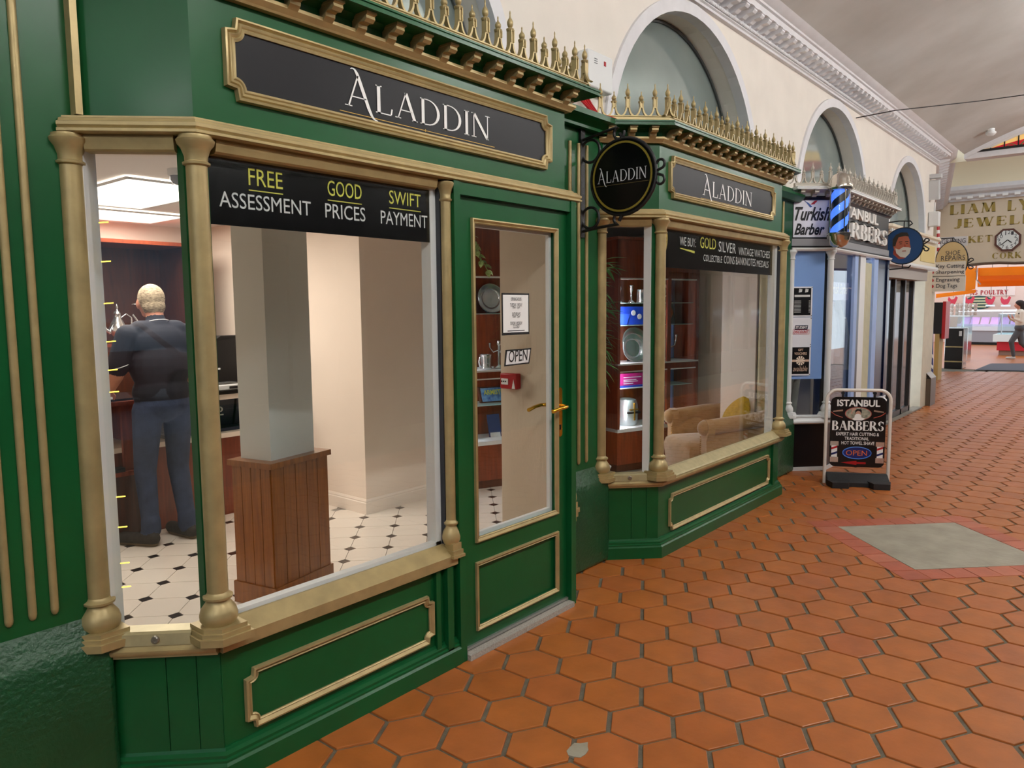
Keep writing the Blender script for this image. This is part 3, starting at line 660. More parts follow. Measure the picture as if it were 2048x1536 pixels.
MB().tube([(hx, DY0, 1.06), (hx, DY0-.04, 1.06), (hx-.006, DY0-.052, 1.06), (hx-.02, DY0-.056, 1.06), (hx-.07, DY0-.054, 1.056), (hx-.12, DY0-.05, 1.048)], [.011, .010, .010, .009, .009, .010], 10).build('handle_lever', BRASS, hpo, smooth=50)
MB().box(hx-.005, hx+.005, DY0-.009, DY0-.006, .94, .965).build('keyhole', IRON, hpo)
MB().tube([(hx, DY1, 1.06), (hx, DY1+.04, 1.06), (hx-.02, DY1+.056, 1.06), (hx-.07, DY1+.054, 1.056), (hx-.13, DY1+.05, 1.045)], [.011, .010, .009, .009, .010], 10).build('inner_lever', BRASS, d1, smooth=50)
# half column on the far side of the door
cfar = column(b1, 3.16, 2.262, .50, 2.075, GOLD, r=.02, corner=False, n=14, capz=.08)
for za, zb, q in ((.40, .425, .02), (.425, .45, .028), (.45, .475, .036), (.475, .50, .043), (.50, .53, .034)): MB().box(3.145, 3.16+q, 2.262-q*.8, 2.262+q*.8, za, zb).build('column_block', GOLD, b1)
# ---- second green bay
P2 = [(3.80, 2.51), (4.07, 2.24), (6.08, 2.24), (6.35, 2.51)]
b2 = thing('shopfront_bay', 'green and gold shopfront bay with the window showing the tufted armchair', 'shopfront', (4.07, 2.24, 0), 'green and gold shopfront bays')
riser(b2, P2, GREEN); cant_boards(b2, P2[0], P2[1], GREEN)
panel_moulding(b2, 4.225, 5.85, .155, .345, 2.238, GOLD)
MB().box(5.93, 5.97, 2.222, 2.24, .1, .45).build('riser_stile', GREEN, b2)
MB().sweep(P2, [(-.03, .45), (.03, .45), (.03, .458), (.04, .462), (.044, .47), (.044, .478), (.036, .482), (.03, .492), (.02, .5), (-.03, .5)]).build('sill_moulding', GOLD, b2, smooth=35)
pg = MATS['pale_gold_paint']
sill_plate(b2, (3.86, 2.45), (4.013, 2.297), pg)
MB().sweep([(4.13, 2.24), (6.0, 2.24)], [(.014, .49), (.04, .49), (.034, .5), (-.012, .536), (-.03, .54), (-.03, .5)]).build('sill_board', pg, b2)
for x, y in ((3.812, 2.498), (4.073, 2.243), (6.077, 2.243), (6.338, 2.498)): column(b2, x, y, .515, 2.083, GOLD)
for x0, x1 in ((4.04, 4.06), (6.09, 6.11)): MB().box(x0, x1, 2.268, 2.31, .5, 2.09).build('mullion', GREEN, b2)
MB().box(4.025, 4.038, 2.285, 2.33, .5, 2.09).build('inner_frame', WHITEF, b2); MB().box(6.0, 6.04, 2.275, 2.33, .5, 2.09).build('inner_frame', WHITEF, b2)
MB().box(6.045, 6.06, 2.25, 2.3, .5, 2.09).build('glazing_gasket', MATS['dark_gasket'], b2)
for a, b in zip(P2[:-1], P2[1:]): pane(b2, a, b, .5, 2.09); shutter_box(b2, a, b, GOLD, z=2.035)
entab(b2, P2, GOLD)
bay_top(b2, P2, GREEN, GOLD, GOLDB, FT, FS, BR)
s2 = sign_frame(b2, 4.225, 5.86, 2.255, 2.44, 2.262, GOLD, BLACKP)
s2['label'] = 'black sign face with white serif lettering'
xa = pl(1405, 370, 2.256)[0]; xb = pl(1503, 410, 2.256)[0]
aladdin(s2, (xa, 2.2555, pl(1424, 404, 2.256)[2]), (1, 0, 0), (0, 0, 1), xb-xa, WHITEL, GOLDL, h=pl(1411, 348, 2.256)[2]-pl(1424, 404, 2.256)[2])

# ---- neighbouring dark bay behind the camera (seen mirrored in the slanted glass)
P0 = [(-2.6, 2.51), (-2.33, 2.24), (-.38, 2.24), (-.11, 2.51)]
DKB = mat('dark_slate_paint', '#171c26', .3); b0 = thing('dark_shopfront_bay', 'dark slate shopfront bay before the green pier', 'shopfront', (-1.3, 2.24, 0))
riser(b0, P0, DKB); MB().sweep(P0, [(-.03, .45), (.03, .45), (.044, .47), (.044, .478), (.02, .5), (-.03, .5)]).build('sill_moulding', DKB, b0)
for x, y in ((-2.59, 2.498), (-2.33, 2.243), (-.38, 2.243), (-.12, 2.498)): column(b0, x, y, .515, 2.083, DKB)
for a_, b_ in zip(P0[:-1], P0[1:]): pane(b0, a_, b_, .5, 2.09)
entab(b0, P0, DKB); bay_top(b0, P0, DKB, DKB, DKB, finial_mesh(.185, DKB), finial_mesh(.14, DKB), bracket_mesh(WHITEF), fas=mat('pale_blue_fascia', '#a9bccb', .5))
box('back_board', mat('dim_interior', '#4a4038', .7), b0, -2.5, -.2, 2.75, 2.78, .1, 2.5)
# ---------------------------------------------------------------- shop interior shell
IC = 2.32; BY = 6.8
TCREAM = mat('cream_glazed_tile', '#efe6da', .22, var=.03, vscale=3, coat=.3); TBLACK = mat('black_glazed_tile', '#241d1b', .3, coat=.2)
def bayplan(mb, z, h):
    mb.box(.6, 8.6, 2.845, BY, z, z+h)
    mb.prism([(.98, 2.85, z), (.98, 2.53, z), (1.2, 2.31, z), (3.16, 2.31, z), (3.16, 2.85, z)], (0, 0, h))
    mb.prism([(3.87, 2.85, z), (3.87, 2.53, z), (4.09, 2.31, z), (6.06, 2.31, z), (6.28, 2.53, z), (6.28, 2.85, z)], (0, 0, h)); return mb
fi = bayplan(MB(), -.03, .026).build('floor', mat('grey_tile_joint', '#8f8a84', .8), None, kind='structure')
D0 = np.array([1.541, 3.888]); DA = np.array([.1762, -.1730]); DB = np.array([.1775, .1715])
def grid_poly(c, cs): return [(c[0]+a*DA[0]+b*DB[0], c[1]+a*DA[1]+b*DB[1]) for a, b in cs]
k = .165; g_ = .008
oc = [(k, 0+g_), (1-k, 0+g_), (1-g_, k), (1-g_, 1-k), (1-k, 1-g_), (k, 1-g_), (0+g_, 1-k), (0+g_, k)]
om = MB().prism([(x, y, -.01) for x, y in grid_poly((0, 0), oc)], (0, 0, .01)).mesh('octagon_tile', TCREAM)
q = k-.014
dm = MB().prism([(x, y, -.01) for x, y in grid_poly((0, 0), [(q, 0), (0, q), (-q, 0), (0, -q)])], (0, 0, .0102)).mesh('dot_tile', TBLACK)
for i in range(-14, 22):
    for j in range(-14, 26):
        p = D0+DA*i+DB*j
        if not (.8 < p[0] < 5.2 and 2.45 < p[1] < 5.75): continue
        if p[0]/p[1] < .33 or p[0]/p[1] > 1.35: continue
        if p[1] > 4.6 and p[0] > 3.4: continue
        
        if p[1] < 2.83 and (p[0] > 3.0 or p[0]+p[1] < 3.75): continue
        inst('octagon_tile', om, fi, (p[0], p[1], 0)); inst('dot_tile', dm, fi, (p[0], p[1], 0))
MB().box(5.2, 6.2, 2.5, 3.6, -.008, 0).build('plain_tile_area', TCREAM, fi)
bayplan(MB(), IC, .06).build('ceiling', mat('white_ceiling_paint', '#f0e8e0', .8), None, kind='structure')
MB().box(.6, 8.6, BY, BY+.1, 0, IC).build('wall_back', CREAM, None, kind='structure')
MB().box(.5, .6, 2.82, BY, 0, IC).build('wall_side', CREAM, None, kind='structure')
MB().box(8.6, 8.7, 2.82, BY, 0, IC).build('wall_end', CREAM, None, kind='structure')
MB().box(7.1, 7.2, 2.82, 4.6, 0, IC).build('wall_partition', CREAM, None, kind='structure')
MB().box(3.19, 3.84, 2.722, 2.74, 0, IC).build('wall_pier', CREAM, None, kind='structure')
# reveal panel beside the door
rv = MB().box(3.165, 3.188, 2.33, 2.74, 0, IC).build('wall_reveal', mat('pale_grained_board', '#e2d0b8', .6, bump=.25, bscale=18, stretch=(14, 14, 1.2)), None, kind='structure')
MB().box(6.318, 6.352, 2.545, 2.86, 0, IC).build('wall_return', CREAM, None, kind='structure')
# chimney breast with skirting
cb = MB().box(3.56, 4.30, 4.455, BY, 0, IC).build('wall_breast', CREAM, None, kind='structure')
MB().sweep([(3.56, 6.7), (3.56, 4.455), (4.30, 4.455), (4.30, 5.2)], [(-.01, 0), (.016, 0), (.016, .085), (.010, .092), (.012, .1), (.004, .115), (-.01, .115)]).build('baseboard_breast', mat('cream_gloss_paint', '#efe2d5', .4), None, kind='structure')
# ---------------------------------------------------------------- ceiling light panels
LED = mat('led_panel_face', '#ffffff', .5, emit=3.0, ecol='#fff4e6')
def led(x0, x1, y0, y1, e, label):
    t = thing('ceiling_light_panel', label, 'light panel', ((x0+x1)/2, (y0+y1)/2, IC-.012), 'shop ceiling light panels')
    MB().box(x0, x1, y0, y1, IC-.018, IC-.012).build('diffuser', LED, t)
    mb = MB(); mb.loop([(x0, y0), (x1, y0), (x1, y1), (x0, y1)], [(0, 0), (0, .012), (.015, .012), (.015, 0)], (0, 0, IC-.012), (1, 0, 0), (0, 1, 0), (0, 0, -1)); mb.build('frame', WHITEF, t)
    l = bpy.data.lights.new('panel_light', 'AREA'); l.shape = 'RECTANGLE'; l.size = x1-x0; l.size_y = y1-y0; l.energy = e; l.color = (1, .90, .80)
    o = bpy.data.objects.new('panel_light', l); COL.objects.link(o); o.parent = t; o.location = (0, 0, -.012)
IE = 34
led(1.9, 2.5, 4.4, 5.6, IE, 'bright rectangular ceiling light panel above the standing man')
led(2.3, 2.95, 5.85, 6.45, IE*.6, 'bright square ceiling light panel near the back cabinets')
# dome camera on the ceiling
t = thing('dome_camera', 'small white dome camera on the shop ceiling', 'camera', (2.02, 4.05, IC))
MB().lathe([(.055, 0), (.055, -.03), (.05, -.035)], (2.02, 4.05, IC), 20).build('housing', WHITEF, t, smooth=40)
MB().lathe([(.045, -.035), (.043, -.055), (.03, -.075), (.005, -.082)], (2.02, 4.05, IC), 20).build('dome', mat('grey_dome', '#8d8f92', .15), t, smooth=50)
# ---------------------------------------------------------------- square pillar in a planked box
A13 = math.radians(13); fx = np.array([math.cos(A13), math.sin(A13)]); fy = np.array([-math.sin(A13), math.cos(A13)]); F0 = np.array([2.076, 3.357])
def pp(u, v, z): c = F0+fx*u+fy*v; return (c[0], c[1], z)
t = thing('boxed_pillar', 'square pale pillar standing in a varnished planked wooden box', 'pillar', (F0[0], F0[1], 0))
def pbox(name, m, u0, u1, v0, v1, z0, z1, parent=t): return MB().prism([pp(u0, v0, z0), pp(u1, v0, z0), pp(u1, v1, z0), pp(u0, v1, z0)], (0, 0, z1-z0)).build(name, m, parent)
pbox('pillar_shaft', mat('pale_grey_green_paint', '#dde2e0', .5), .06, .385, .055, .27, .75, IC)
pbox('box_core', DKWOOD, .02, .42, .02, .28, 0, .74)
pbox('base_skirting', PINE, 0, .45, 0, .30, 0, .115)
pbox('box_cap', PINE, -.005, .455, -.005, .305, .745, .775)
n = 5
for i in range(n): pbox('plank', PINE, .012+.426*i/n+.002, .012+.426*(i+1)/n-.002, .008, .03, .115, .746)
for i in range(4): pbox('plank', PINE, .008, .03, .014+.272*i/4+.002, .014+.272*(i+1)/4-.002, .115, .746)
# ---------------------------------------------------------------- display counter and goods at the back
ct = thing('display_counter', 'dark wooden display counter with a glazed front behind the standing man', 'counter', (3.0, 5.3, 0))
def slantbox(name, m, x0, x1, y0, y1, z0, z1, parent): return MB().box(x0, x1, y0, y1, z0, z1).build(name, m, parent)
box('base', MAHOG, ct, 1.7, 3.54, 5.30, 5.85, 0, .60); box('ledge', CREAM, ct, 1.72, 3.54, 5.27, 5.84, .60, .635)
box('back_panel', DKWOOD, ct, 1.72, 3.54, 5.80, 5.84, .635, .93)
box('front_pane', GLASS, ct, 2.3, 3.54, 5.28, 5.286, .635, .93); box('top', mat('black_glass_top', '#1a1412', .12, coat=.6), ct, 1.7, 3.54, 5.26, 5.86, .93, .955)
box('top_rail', CREAM, ct, 2.3, 3.54, 5.275, 5.30, .89, .93)
box('end_panel', MAHOG, ct, 2.26, 2.30, 5.28, 5.84, .635, .93)
NAVY = mat('navy_box', '#1d2342', .45)
for i, x in enumerate((2.62, 2.95, 3.25)):
    t = thing('presentation_box', 'open navy presentation box with a pale emblem in the display counter', 'box', (x, 5.5, .635), 'navy boxes in the display counter')
    MB().obox((x, 5.52, .76), (.14, 0, 0), (0, .02, .008), (0, -.03, .118)).build('lid', NAVY, t); box('tray', NAVY, t, x-.14, x+.14, 5.36, 5.50, .635, .66)
    MB().lathe([(.022, 0), (.022, .004), (.012, .004), (.012, 0)], (x+.02, 5.484, .79), 16, ax=((1, 0, 0), (0, 0, 1), (0, -1, .25))).build('emblem', WHITEL, t)
    box('caption', WHITEL, t, x-.01, x+.05, 5.487, 5.49, .742, .752)
# left hand low counter on which the man leans
lc = thing('side_counter', 'reddish wooden side counter under the hand of the standing man', 'counter', (1.95, 5.3, 0))
box('top', MATS['black_glass_top'], lc, 1.55, 2.24, 5.24, 5.262, .945, .972); box('top_slab', MAHOG, lc, 1.55, 2.24, 5.2, 5.26, .93, .957)
box('front', DKWOOD, lc, 1.55, 2.24, 5.24, 5.29, .0, .45); box('side_panel', MAHOG, lc, 2.13, 2.24, 5.235, 5.262, .47, .93); box('shelf', MAHOG, lc, 1.55, 2.24, 5.2, 5.262, .45, .48)
# goods on the counter
t = thing('plastic_tub', 'clear plastic storage tub on the counter', 'tub', (2.86, 5.5, .955))
CLEAR = glass('clear_plastic', (.86, .9, .92), .8, .1)
MB().prism([(2.78, 5.42, .955), (2.94, 5.42, .955), (2.94, 5.56, .955), (2.78, 5.56, .955)], (0, 0, .16)).build('body', CLEAR, t); box('rim', WHITEF, t, 2.77, 2.95, 5.41, 5.42, 1.108, 1.12); box('sticker', WHITEL, t, 2.84, 2.9, 5.416, 5.42, 1.03, 1.075)
t = thing('weighing_scale', 'flat white weighing scale on the counter', 'scale', (2.95, 5.38, .955))
bevbox('body', WHITEF, t, 2.82, 3.05, 5.29, 5.42, .957, 1.0, .008); box('platter', SILVER, t, 2.84, 3.03, 5.3, 5.41, 1.003, 1.012); box('display', IRON, t, 2.95, 3.03, 5.286, 5.291, .967, .985)
t = thing('card_printer', 'black angular desktop printer on the counter', 'printer', (3.05, 5.56, .955))
MB().prism([(2.96, 5.62, .955), (2.96, 5.62, 1.17), (2.985, 5.6, 1.31), (3.06, 5.58, 1.36), (3.28, 5.58, 1.36), (3.28, 5.62, .955)], (0, .16, 0)).build('body', mat('black_plastic', '#121214', .4), t)
box('status_light', mat('blue_led', '#2a55ff', .4, emit=2.0), t, 2.985, 2.998, 5.612, 5.62, 1.19, 1.2)
t = thing('document_tray', 'grey document tray on the side counter', 'tray', (1.98, 5.5, .955)); box('tray_base', WHITEF, t, 1.8, 2.16, 5.4, 5.7, .957, .975); box('tray_wall', WHITEF, t, 1.8, 2.16, 5.69, 5.7, .975, 1.04)
t = thing('laptop', 'closed black laptop on the low wooden shelf', 'laptop', (1.95, 5.22, .48)); box('base', IRON, t, 1.72, 2.12, 5.2, 5.26, .48, .5); box('lid', MATS['black_plastic'], t, 1.72, 2.12, 5.2, 5.26, .502, .51)
# back cabinet with teapots
bc = thing('back_cabinet', 'tall dark wooden cabinet against the back wall with teapots on its shelf', 'cabinet', (2.5, 6.4, 0))
box('carcass_side', DKWOOD, bc, 2.0, 2.05, 6.25, 6.79, 0, 2.1); box('carcass_side', DKWOOD, bc, 3.15, 3.2, 6.25, 6.79, 0, 2.1); box('carcass_back', DKWOOD, bc, 2.05, 3.15, 6.75, 6.79, 0, 2.1)
box('shelf', MAHOG, bc, 2.05, 3.15, 6.27, 6.75, 1.28, 1.30); box('lower_door', DKWOOD, bc, 2.05, 3.15, 6.25, 6.28, 0, 1.28); box('top', MAHOG, bc, 1.98, 3.22, 6.22, 6.79, 2.1, 2.13)
MB().prism([(2.05, 6.24, 1.5), (2.05, 6.24, 2.09), (2.3, 6.24, 2.09), (2.34, 6.24, 1.9), (2.34, 6.24, 1.75)], (0, .02, 0)).build('spandrel', MAHOG, bc)
def teapot(x, y, z, label):
    t = thing('coffee_pot', label, 'coffee pot', (x, y, z), 'metal pots on the back cabinet shelf')
    MB().lathe([(.045, 0), (.05, .01), (.025, .03), (.03, .05), (.065, .09), (.07, .12), (.05, .165), (.028, .21), (.024, .235), (.03, .24)], (x, y, z), 18).build('body', SILVER, t, smooth=60)
    MB().lathe([(.03, .24), (.022, .26), (.008, .27), (.006, .285), (.011, .295), (.003, .32)], (x, y, z), 14).build('lid', SILVER, t, smooth=60)
    MB().tube([(x-.06, y, z+.09), (x-.10, y, z+.12), (x-.12, y, z+.19), (x-.15, y, z+.235)], [.018, .014, .010, .008], 8).build('spout', SILVER, t, smooth=60)
    MB().tube([(x+.03, y, z+.21), (x+.07, y, z+.24), (x+.11, y, z+.21), (x+.11, y, z+.15), (x+.075, y, z+.08)], .007, 8).build('handle', SILVER, t, smooth=60)
teapot(2.62, 6.4, 1.30, 'ornate metal coffee pot next to the head of the standing man'); teapot(2.25, 6.4, 1.30, 'ornate metal coffee pot beside the white window post'); teapot(2.9, 6.42, 1.30, 'ornate metal coffee pot behind the standing man')
# fairy lights on the window post
t = thing('fairy_light_string', 'string of tiny yellow fairy lights taped to the white window post', 'fairy lights', (1.0, 2.53, .6))
FL = mat('fairy_light', '#ffd84a', .4, emit=3.0)
for z in (1.83, 1.71, 1.58, 1.46, 1.37, 1.30, .96, .86, .74, .66): MB().obox((.995, 2.488, z), (.010, -.010, .001), (.0008, .0008, 0), (0, 0, .0016)).build('bulb', FL, t)
# ---------------------------------------------------------------- display cabinets
LEDW = mat('cabinet_led', '#ffffff', .5, emit=130.0, ecol='#eef4ff')
def cabinet(name, label, O, ang, L, zf0=1.83, ztop=2.2, rail=(.96, 1.03), base=.40, gl=(1.52,), depth=.4, lowgl=(), e=5, mids=()):
    a = math.radians(ang); ux = np.array([math.cos(a), math.sin(a)]); uy = np.array([-math.sin(a), math.cos(a)]); O = np.array(O, float)
    t = thing(name, label, 'cabinet', (O[0]+ux[0]*L/2, O[1]+ux[1]*L/2, 0))
    def cp(u, v, z): c = O+ux*u+uy*v; return (float(c[0]), float(c[1]), z)
    def cbx(nm, m, u0, u1, v0, v1, z0, z1, par=t): return MB().prism([cp(u0, v0, z0), cp(u1, v0, z0), cp(u1, v1, z0), cp(u0, v1, z0)], (0, 0, z1-z0)).build(nm, m, par)
    cbx('plinth', DKWOOD, .01, L-.01, .02, depth, 0, .07); cbx('base_panel', MAHOG, 0, L, 0, .03, .07, base-.02); cbx('lower_shelf', WHITEF, 0.0, L, -.005, depth-.02, base-.02, base+.012)
    cbx('back', MAHOG, 0, L, depth-.02, depth, .07, ztop); 
    for u in (0, L-.03): cbx('stile', MAHOG, u, u+.03, 0, .03, base, ztop)
    cbx('side', MAHOG, 0, .012, .03, depth, .07, ztop); cbx('side', MAHOG, L-.012, L, .03, depth, .07, ztop)
    cbx('rail', MAHOG, .0, L, 0, .03, rail[0], rail[1]-.015); cbx('upper_shelf', WHITEF, .0, L, -.003, depth-.02, rail[1]-.015, rail[1]); cbx('rail_strip', WHITEF, .03, L-.03, .003, .03, rail[0]-.012, rail[0])
    cbx('frieze', MAHOG, .0, L, 0, .03, zf0, ztop); cbx('frieze_strip', WHITEF, .03, L-.03, .003, .03, zf0-.014, zf0); cbx('top', MAHOG, -.02, L+.02, -.02, depth, ztop, ztop+.025)
    for z in gl+lowgl: cbx('glass_shelf', mat('glass_shelf', '#bfe0da', .1, spec=.8), .02, L-.02, .06, depth-.03, z-.006, z)
    for u in mids: cbx('stile', MAHOG, u-.02, u+.02, 0, .03, base, zf0)
    us = [0.03]+[m for m in mids]+[L-.03]
    for u0, u1 in zip(us[:-1], us[1:]):
        for z0, z1 in ((base+.015, rail[0]-.012), (rail[1], zf0-.014)): cbx('glass_door', GLASS, u0+.01, u1-.01, .012, .017, z0, z1)
    cbx('light_strip', LEDW, .034, .044, .035, .045, rail[1]+.01, zf0-.02); cbx('light_strip', LEDW, .034, .044, .035, .045, base+.02, rail[0]-.02)
    return t, cp, ux, uy
c1, cp1, ux1, uy1 = cabinet('display_cabinet', 'tall mahogany display cabinet seen through the door with plates and trailing ivy', (4.36, 4.43), -22, 1.25, gl=(1.515,), lowgl=(.72,), ztop=2.23)
c2, cp2, ux2, uy2 = cabinet('display_cabinet', 'tall mahogany display cabinet behind the armchair holding plates and a knight helmet', (5.955, 3.715), -19, 1.03, gl=(1.60, 1.39), lowgl=(.79,), mids=(.64,), ztop=2.18, e=6)
def standplate(cp, uy, u, v, z, r, label, tilt=12, grp='silver plates in the display cabinets'):
    c = np.array(cp(u, v, z+r)); n = np.array([-uy[0]*math.cos(math.radians(tilt)), -uy[1]*math.cos(math.radians(tilt)), math.sin(math.radians(tilt))]); s_ = np.cross([0, 0, 1.], n); s_ /= np.linalg.norm(s_); w_ = np.cross(n, s_)
    t = thing('silver_plate', label, 'plate', tuple(c-np.array([0, 0, r])), grp)
    c = c-n*.01
    MB().lathe([(0.001, .0), (r*.62, .0), (r*.66, .006), (r*.72, .010), (r*.97, .016), (r, .012), (r*.97, .010), (r*.66, -.004), (0.001, -.006)], c, 32, ax=(s_, w_, n), cap=False).build('dish', SILVER, t, smooth=40)
    MB().lathe([(r*.96, .015), (r*1.015, .018), (r*1.02, .012), (r*.96, .010)], c, 32, ax=(s_, w_, n), cap=False).build('rim', SILVER, t, smooth=40)
    MB().obox(c-n*.03-np.array([0, 0, r*.8]), s_*.02, n*.035, w_*.01).build('stand', IRON, t)
standplate(cp1, uy1, .27, .22, 1.518, .125, 'round silver plate beside the opening hours notice'); standplate(cp1, uy1, .58, .22, 1.518, .13, 'round silver plate half behind the opening hours notice')
standplate(cp2, uy2, .40, .22, 1.033, .165, 'large round silver tray in the upper cabinet compartment'); standplate(cp2, uy2, .30, .13, 1.033, .135, 'scalloped silver plate in front of the large tray')
def lathe_thing(name, label, cat, p, prof, m=SILVER, n=18, extra=None, grp=None):
    t = thing(name, label, cat, p, grp); MB().lathe(prof, p, n).build('body', m, t, smooth=50)
    if extra: extra(t, p)
    return t
def cup_handle(t, p, r=.05, h=.1):
    MB().tube([(p[0]-r*.9, p[1], p[2]+h*.85), (p[0]-r*1.5, p[1], p[2]+h*.85), (p[0]-r*1.75, p[1], p[2]+h*.55), (p[0]-r*1.5, p[1], p[2]+h*.2), (p[0]-r*.9, p[1], p[2]+h*.15)], .007, 8).build('handle', SILVER, t, smooth=50)
lathe_thing('tankard', 'silver tankard beside the open sign', 'tankard', cp1(.47, .12, 1.033), [(.055, 0), (.058, .008), (.048, .02), (.05, .11), (.053, .125), (.045, .128), (.043, .02)], extra=lambda t, p: cup_handle(t, p, .05, .12))
def claw(t, p):
    for i in range(3):
        a = 2*PI*i/3; MB().tube([(p[0], p[1], p[2]+.16), (p[0]+.05*math.cos(a), p[1]+.05*math.sin(a), p[2]+.14), (p[0]+.08*math.cos(a), p[1]+.08*math.sin(a), p[2]+.18), (p[0]+.08*math.cos(a), p[1]+.08*math.sin(a), p[2]+.22)], [.006, .006, .006, .012], 7).build('arm', SILVER, t, smooth=50)
lathe_thing('candelabrum', 'silver branched candelabrum on the shelf behind the notice', 'candelabrum', cp1(.62, .16, 1.033), [(.05, 0), (.045, .01), (.012, .03), (.01, .2), (.02, .21), (.018, .24)], extra=claw)
t = lathe_thing('oval_dish', 'oval silver dish standing at the door edge', 'dish', cp1(.18, .2, 1.033), [(.05, 0), (.06, .01), (.02, .02), (.02, .03), (.085, .06), (.1, .12), (.08, .17), (.02, .18)])
# books, screens and boxes in the lower compartment
t = thing('medal_case', 'framed blue picture box with yellow lettering in the lower cabinet', 'box', cp1(.58, .2, .72)); p0 = np.array(cp1(.46, .2, .722)); U = np.array([*ux1, 0])
MB().prism([p0, p0+U*.3, p0+U*.3+np.array([0, .03, .14]), p0+np.array([0, .03, .14])], (0, .02, 0)).build('frame', DKWOOD, t)
MB().prism([p0+U*.015+np.array([0, -.001, .012]), p0+U*.285+np.array([0, -.001, .012]), p0+U*.285+np.array([0, .026, .13]), p0+U*.015+np.array([0, .026, .13])], (0, .003, 0)).build('print', mat('blue_print', '#31589a', .35, col2='#7fb2d8', vscale=25), t)
text_obj('lettering', sans('ARMISTICE', .02), p0+U*.03+np.array([0, .003, .07]), U, (0, .2, .97), YELL, t, w=.24, h=.045)
t = thing('coin_folder', 'white coin folder with round grey coins on the lower shelf', 'folder', cp1(.2, .1, .415)); p0 = np.array(cp1(.22, .12, .413)); N1 = np.array([-uy1[0], -uy1[1], 0])
MB().prism([p0, p0+U*.13, p0+U*.13+np.array([0, 0, .2]), p0+np.array([0, 0, .2])], -N1*.01).build('page', WHITEL, t); MB().prism([p0-U*.07, p0-U*.002, p0-U*.002+np.array([0, 0, .19]), p0-U*.07+np.array([0, 0, .19])], -N1*.01).build('blue_page', mat('blue_card', '#3d55a8', .5), t)
CO = mat('grey_coin', '#5d6166', .3, .7)
for (a, b, r) in ((.065, .165, .018), (.035, .125, .017), (.095, .125, .017), (.065, .1, .016), (.035, .065, .013), (.095, .065, .013), (.04, .03, .016), (.095, .03, .012)): MB().lathe([(r, 0), (r, .004)], p0+U*a+np.array([0, 0, b]), 14, ax=(U, (0, 0, 1), N1)).build('coin', CO, t)
t = thing('blue_booklet', 'blue booklet leaning at the end of the lower shelf', 'booklet', cp1(.55, .2, .413)); p0 = np.array(cp1(.53, .18, .413)); MB().prism([p0, p0+U*.12, p0+U*.12+np.array([0, .03, .2]), p0+np.array([0, .03, .2])], -N1*.012).build('cover', mat('navy_cover', '#2b3c74', .5), t); MB().prism([p0+U*.01+N1*.002, p0+U*.11+N1*.002, p0+U*.11+N1*.002+np.array([0, .006, .04]), p0+U*.01+N1*.002+np.array([0, .006, .04])], -N1*.002).build('title_band', WHITEL, t)
# trailing ivy over the cabinet top
LEAFV = MB()
def leaf_mesh(m, L=.06, W=.04, pts=7, name='leaf'):
    mb = MB(); P = []; Q = []
    for i in range(pts):
        s_ = i/(pts-1); w_ = W/2*math.sin(PI*min(1, s_*1.02)**.8); z = -.25*L*s_*s_
        P.append((s_*L, w_, z+.15*w_)); Q.append((s_*L, -w_, z+.15*w_))
    C = [(p[0], 0, p[2]-.1*p[1]) for p in P]
    for i in range(pts-1): mb.poly([P[i], P[i+1], C[i+1], C[i]]); mb.poly([C[i], C[i+1], Q[i+1], Q[i]])
    return mb.mesh(name, m, smooth=60)
IVY = leaf_mesh(mat('variegated_leaf', '#b8c98a', .5, col2='#7d9a4e', vscale=40), .065, .05)
t = thing('trailing_ivy', 'variegated ivy trailing from the cabinet top behind the door glass', 'plant', cp1(.2, -.03, 2.1)); r_ = random.Random(5)
base = np.array(cp1(.25, -.04, 2.2)); path = [base+U*(.02*i+.01*math.sin(i))+np.array([0, 0, -.04*i]) for i in range(9)]
MB().tube([np.array(cp1(.2, .1, 2.24)), base+np.array([0, 0, .04])]+path, .004, 6).build('stem', mat('ivy_stem', '#7a8a4a', .6), t, smooth=50)
for i in range(26):
    p = path[min(8, i//3)]; inst('leaf', IVY, t, tuple(p), rot=(r_.uniform(-.6, .6), r_.uniform(-.2, 1.2), r_.uniform(-2.9, .2)))
# ---------------------------------------------------------------- goods in the second cabinet
U2 = np.array([*ux2, 0]); N2 = np.array([-uy2[0], -uy2[1], 0])
lathe_thing('silver_vase', 'tall slim silver vase at the shelf end', 'vase', cp2(.13, .15, 1.602), [(.03, 0), (.034, .006), (.012, .03), (.011, .06), (.02, .1), (.026, .14), (.014, .17), (.022, .2), (.019, .2)])
lathe_thing('silver_candlestick', 'slim silver candlestick between vase and jug', 'candlestick', cp2(.30, .17, 1.602), [(.035, 0), (.032, .01), (.010, .03), (.008, .1), (.016, .12), (.014, .15), (.022, .165), (.012, .17)])
lathe_thing('silver_mug', 'silver mug beside the candlestick', 'mug', cp2(.41, .15, 1.602), [(.045, 0), (.047, .008), (.043, .015), (.045, .115), (.049, .125), (.041, .126), (.039, .02)])
lathe_thing('glass_jug', 'small glass and silver jug on the upper shelf', 'jug', cp2(.53, .15, 1.602), [(.025, 0), (.04, .02), (.045, .05), (.03, .09), (.02, .11), (.028, .13), (.022, .13)], extra=lambda t, p: cup_handle(t, p, .035, .11))
t = thing('coin_set', 'open blue coin set with four pale coins', 'coin set', cp2(.3, .15, 1.392)); p0 = np.array(cp2(.04, .1, 1.394)); BL = mat('royal_blue', '#2447c0', .4)
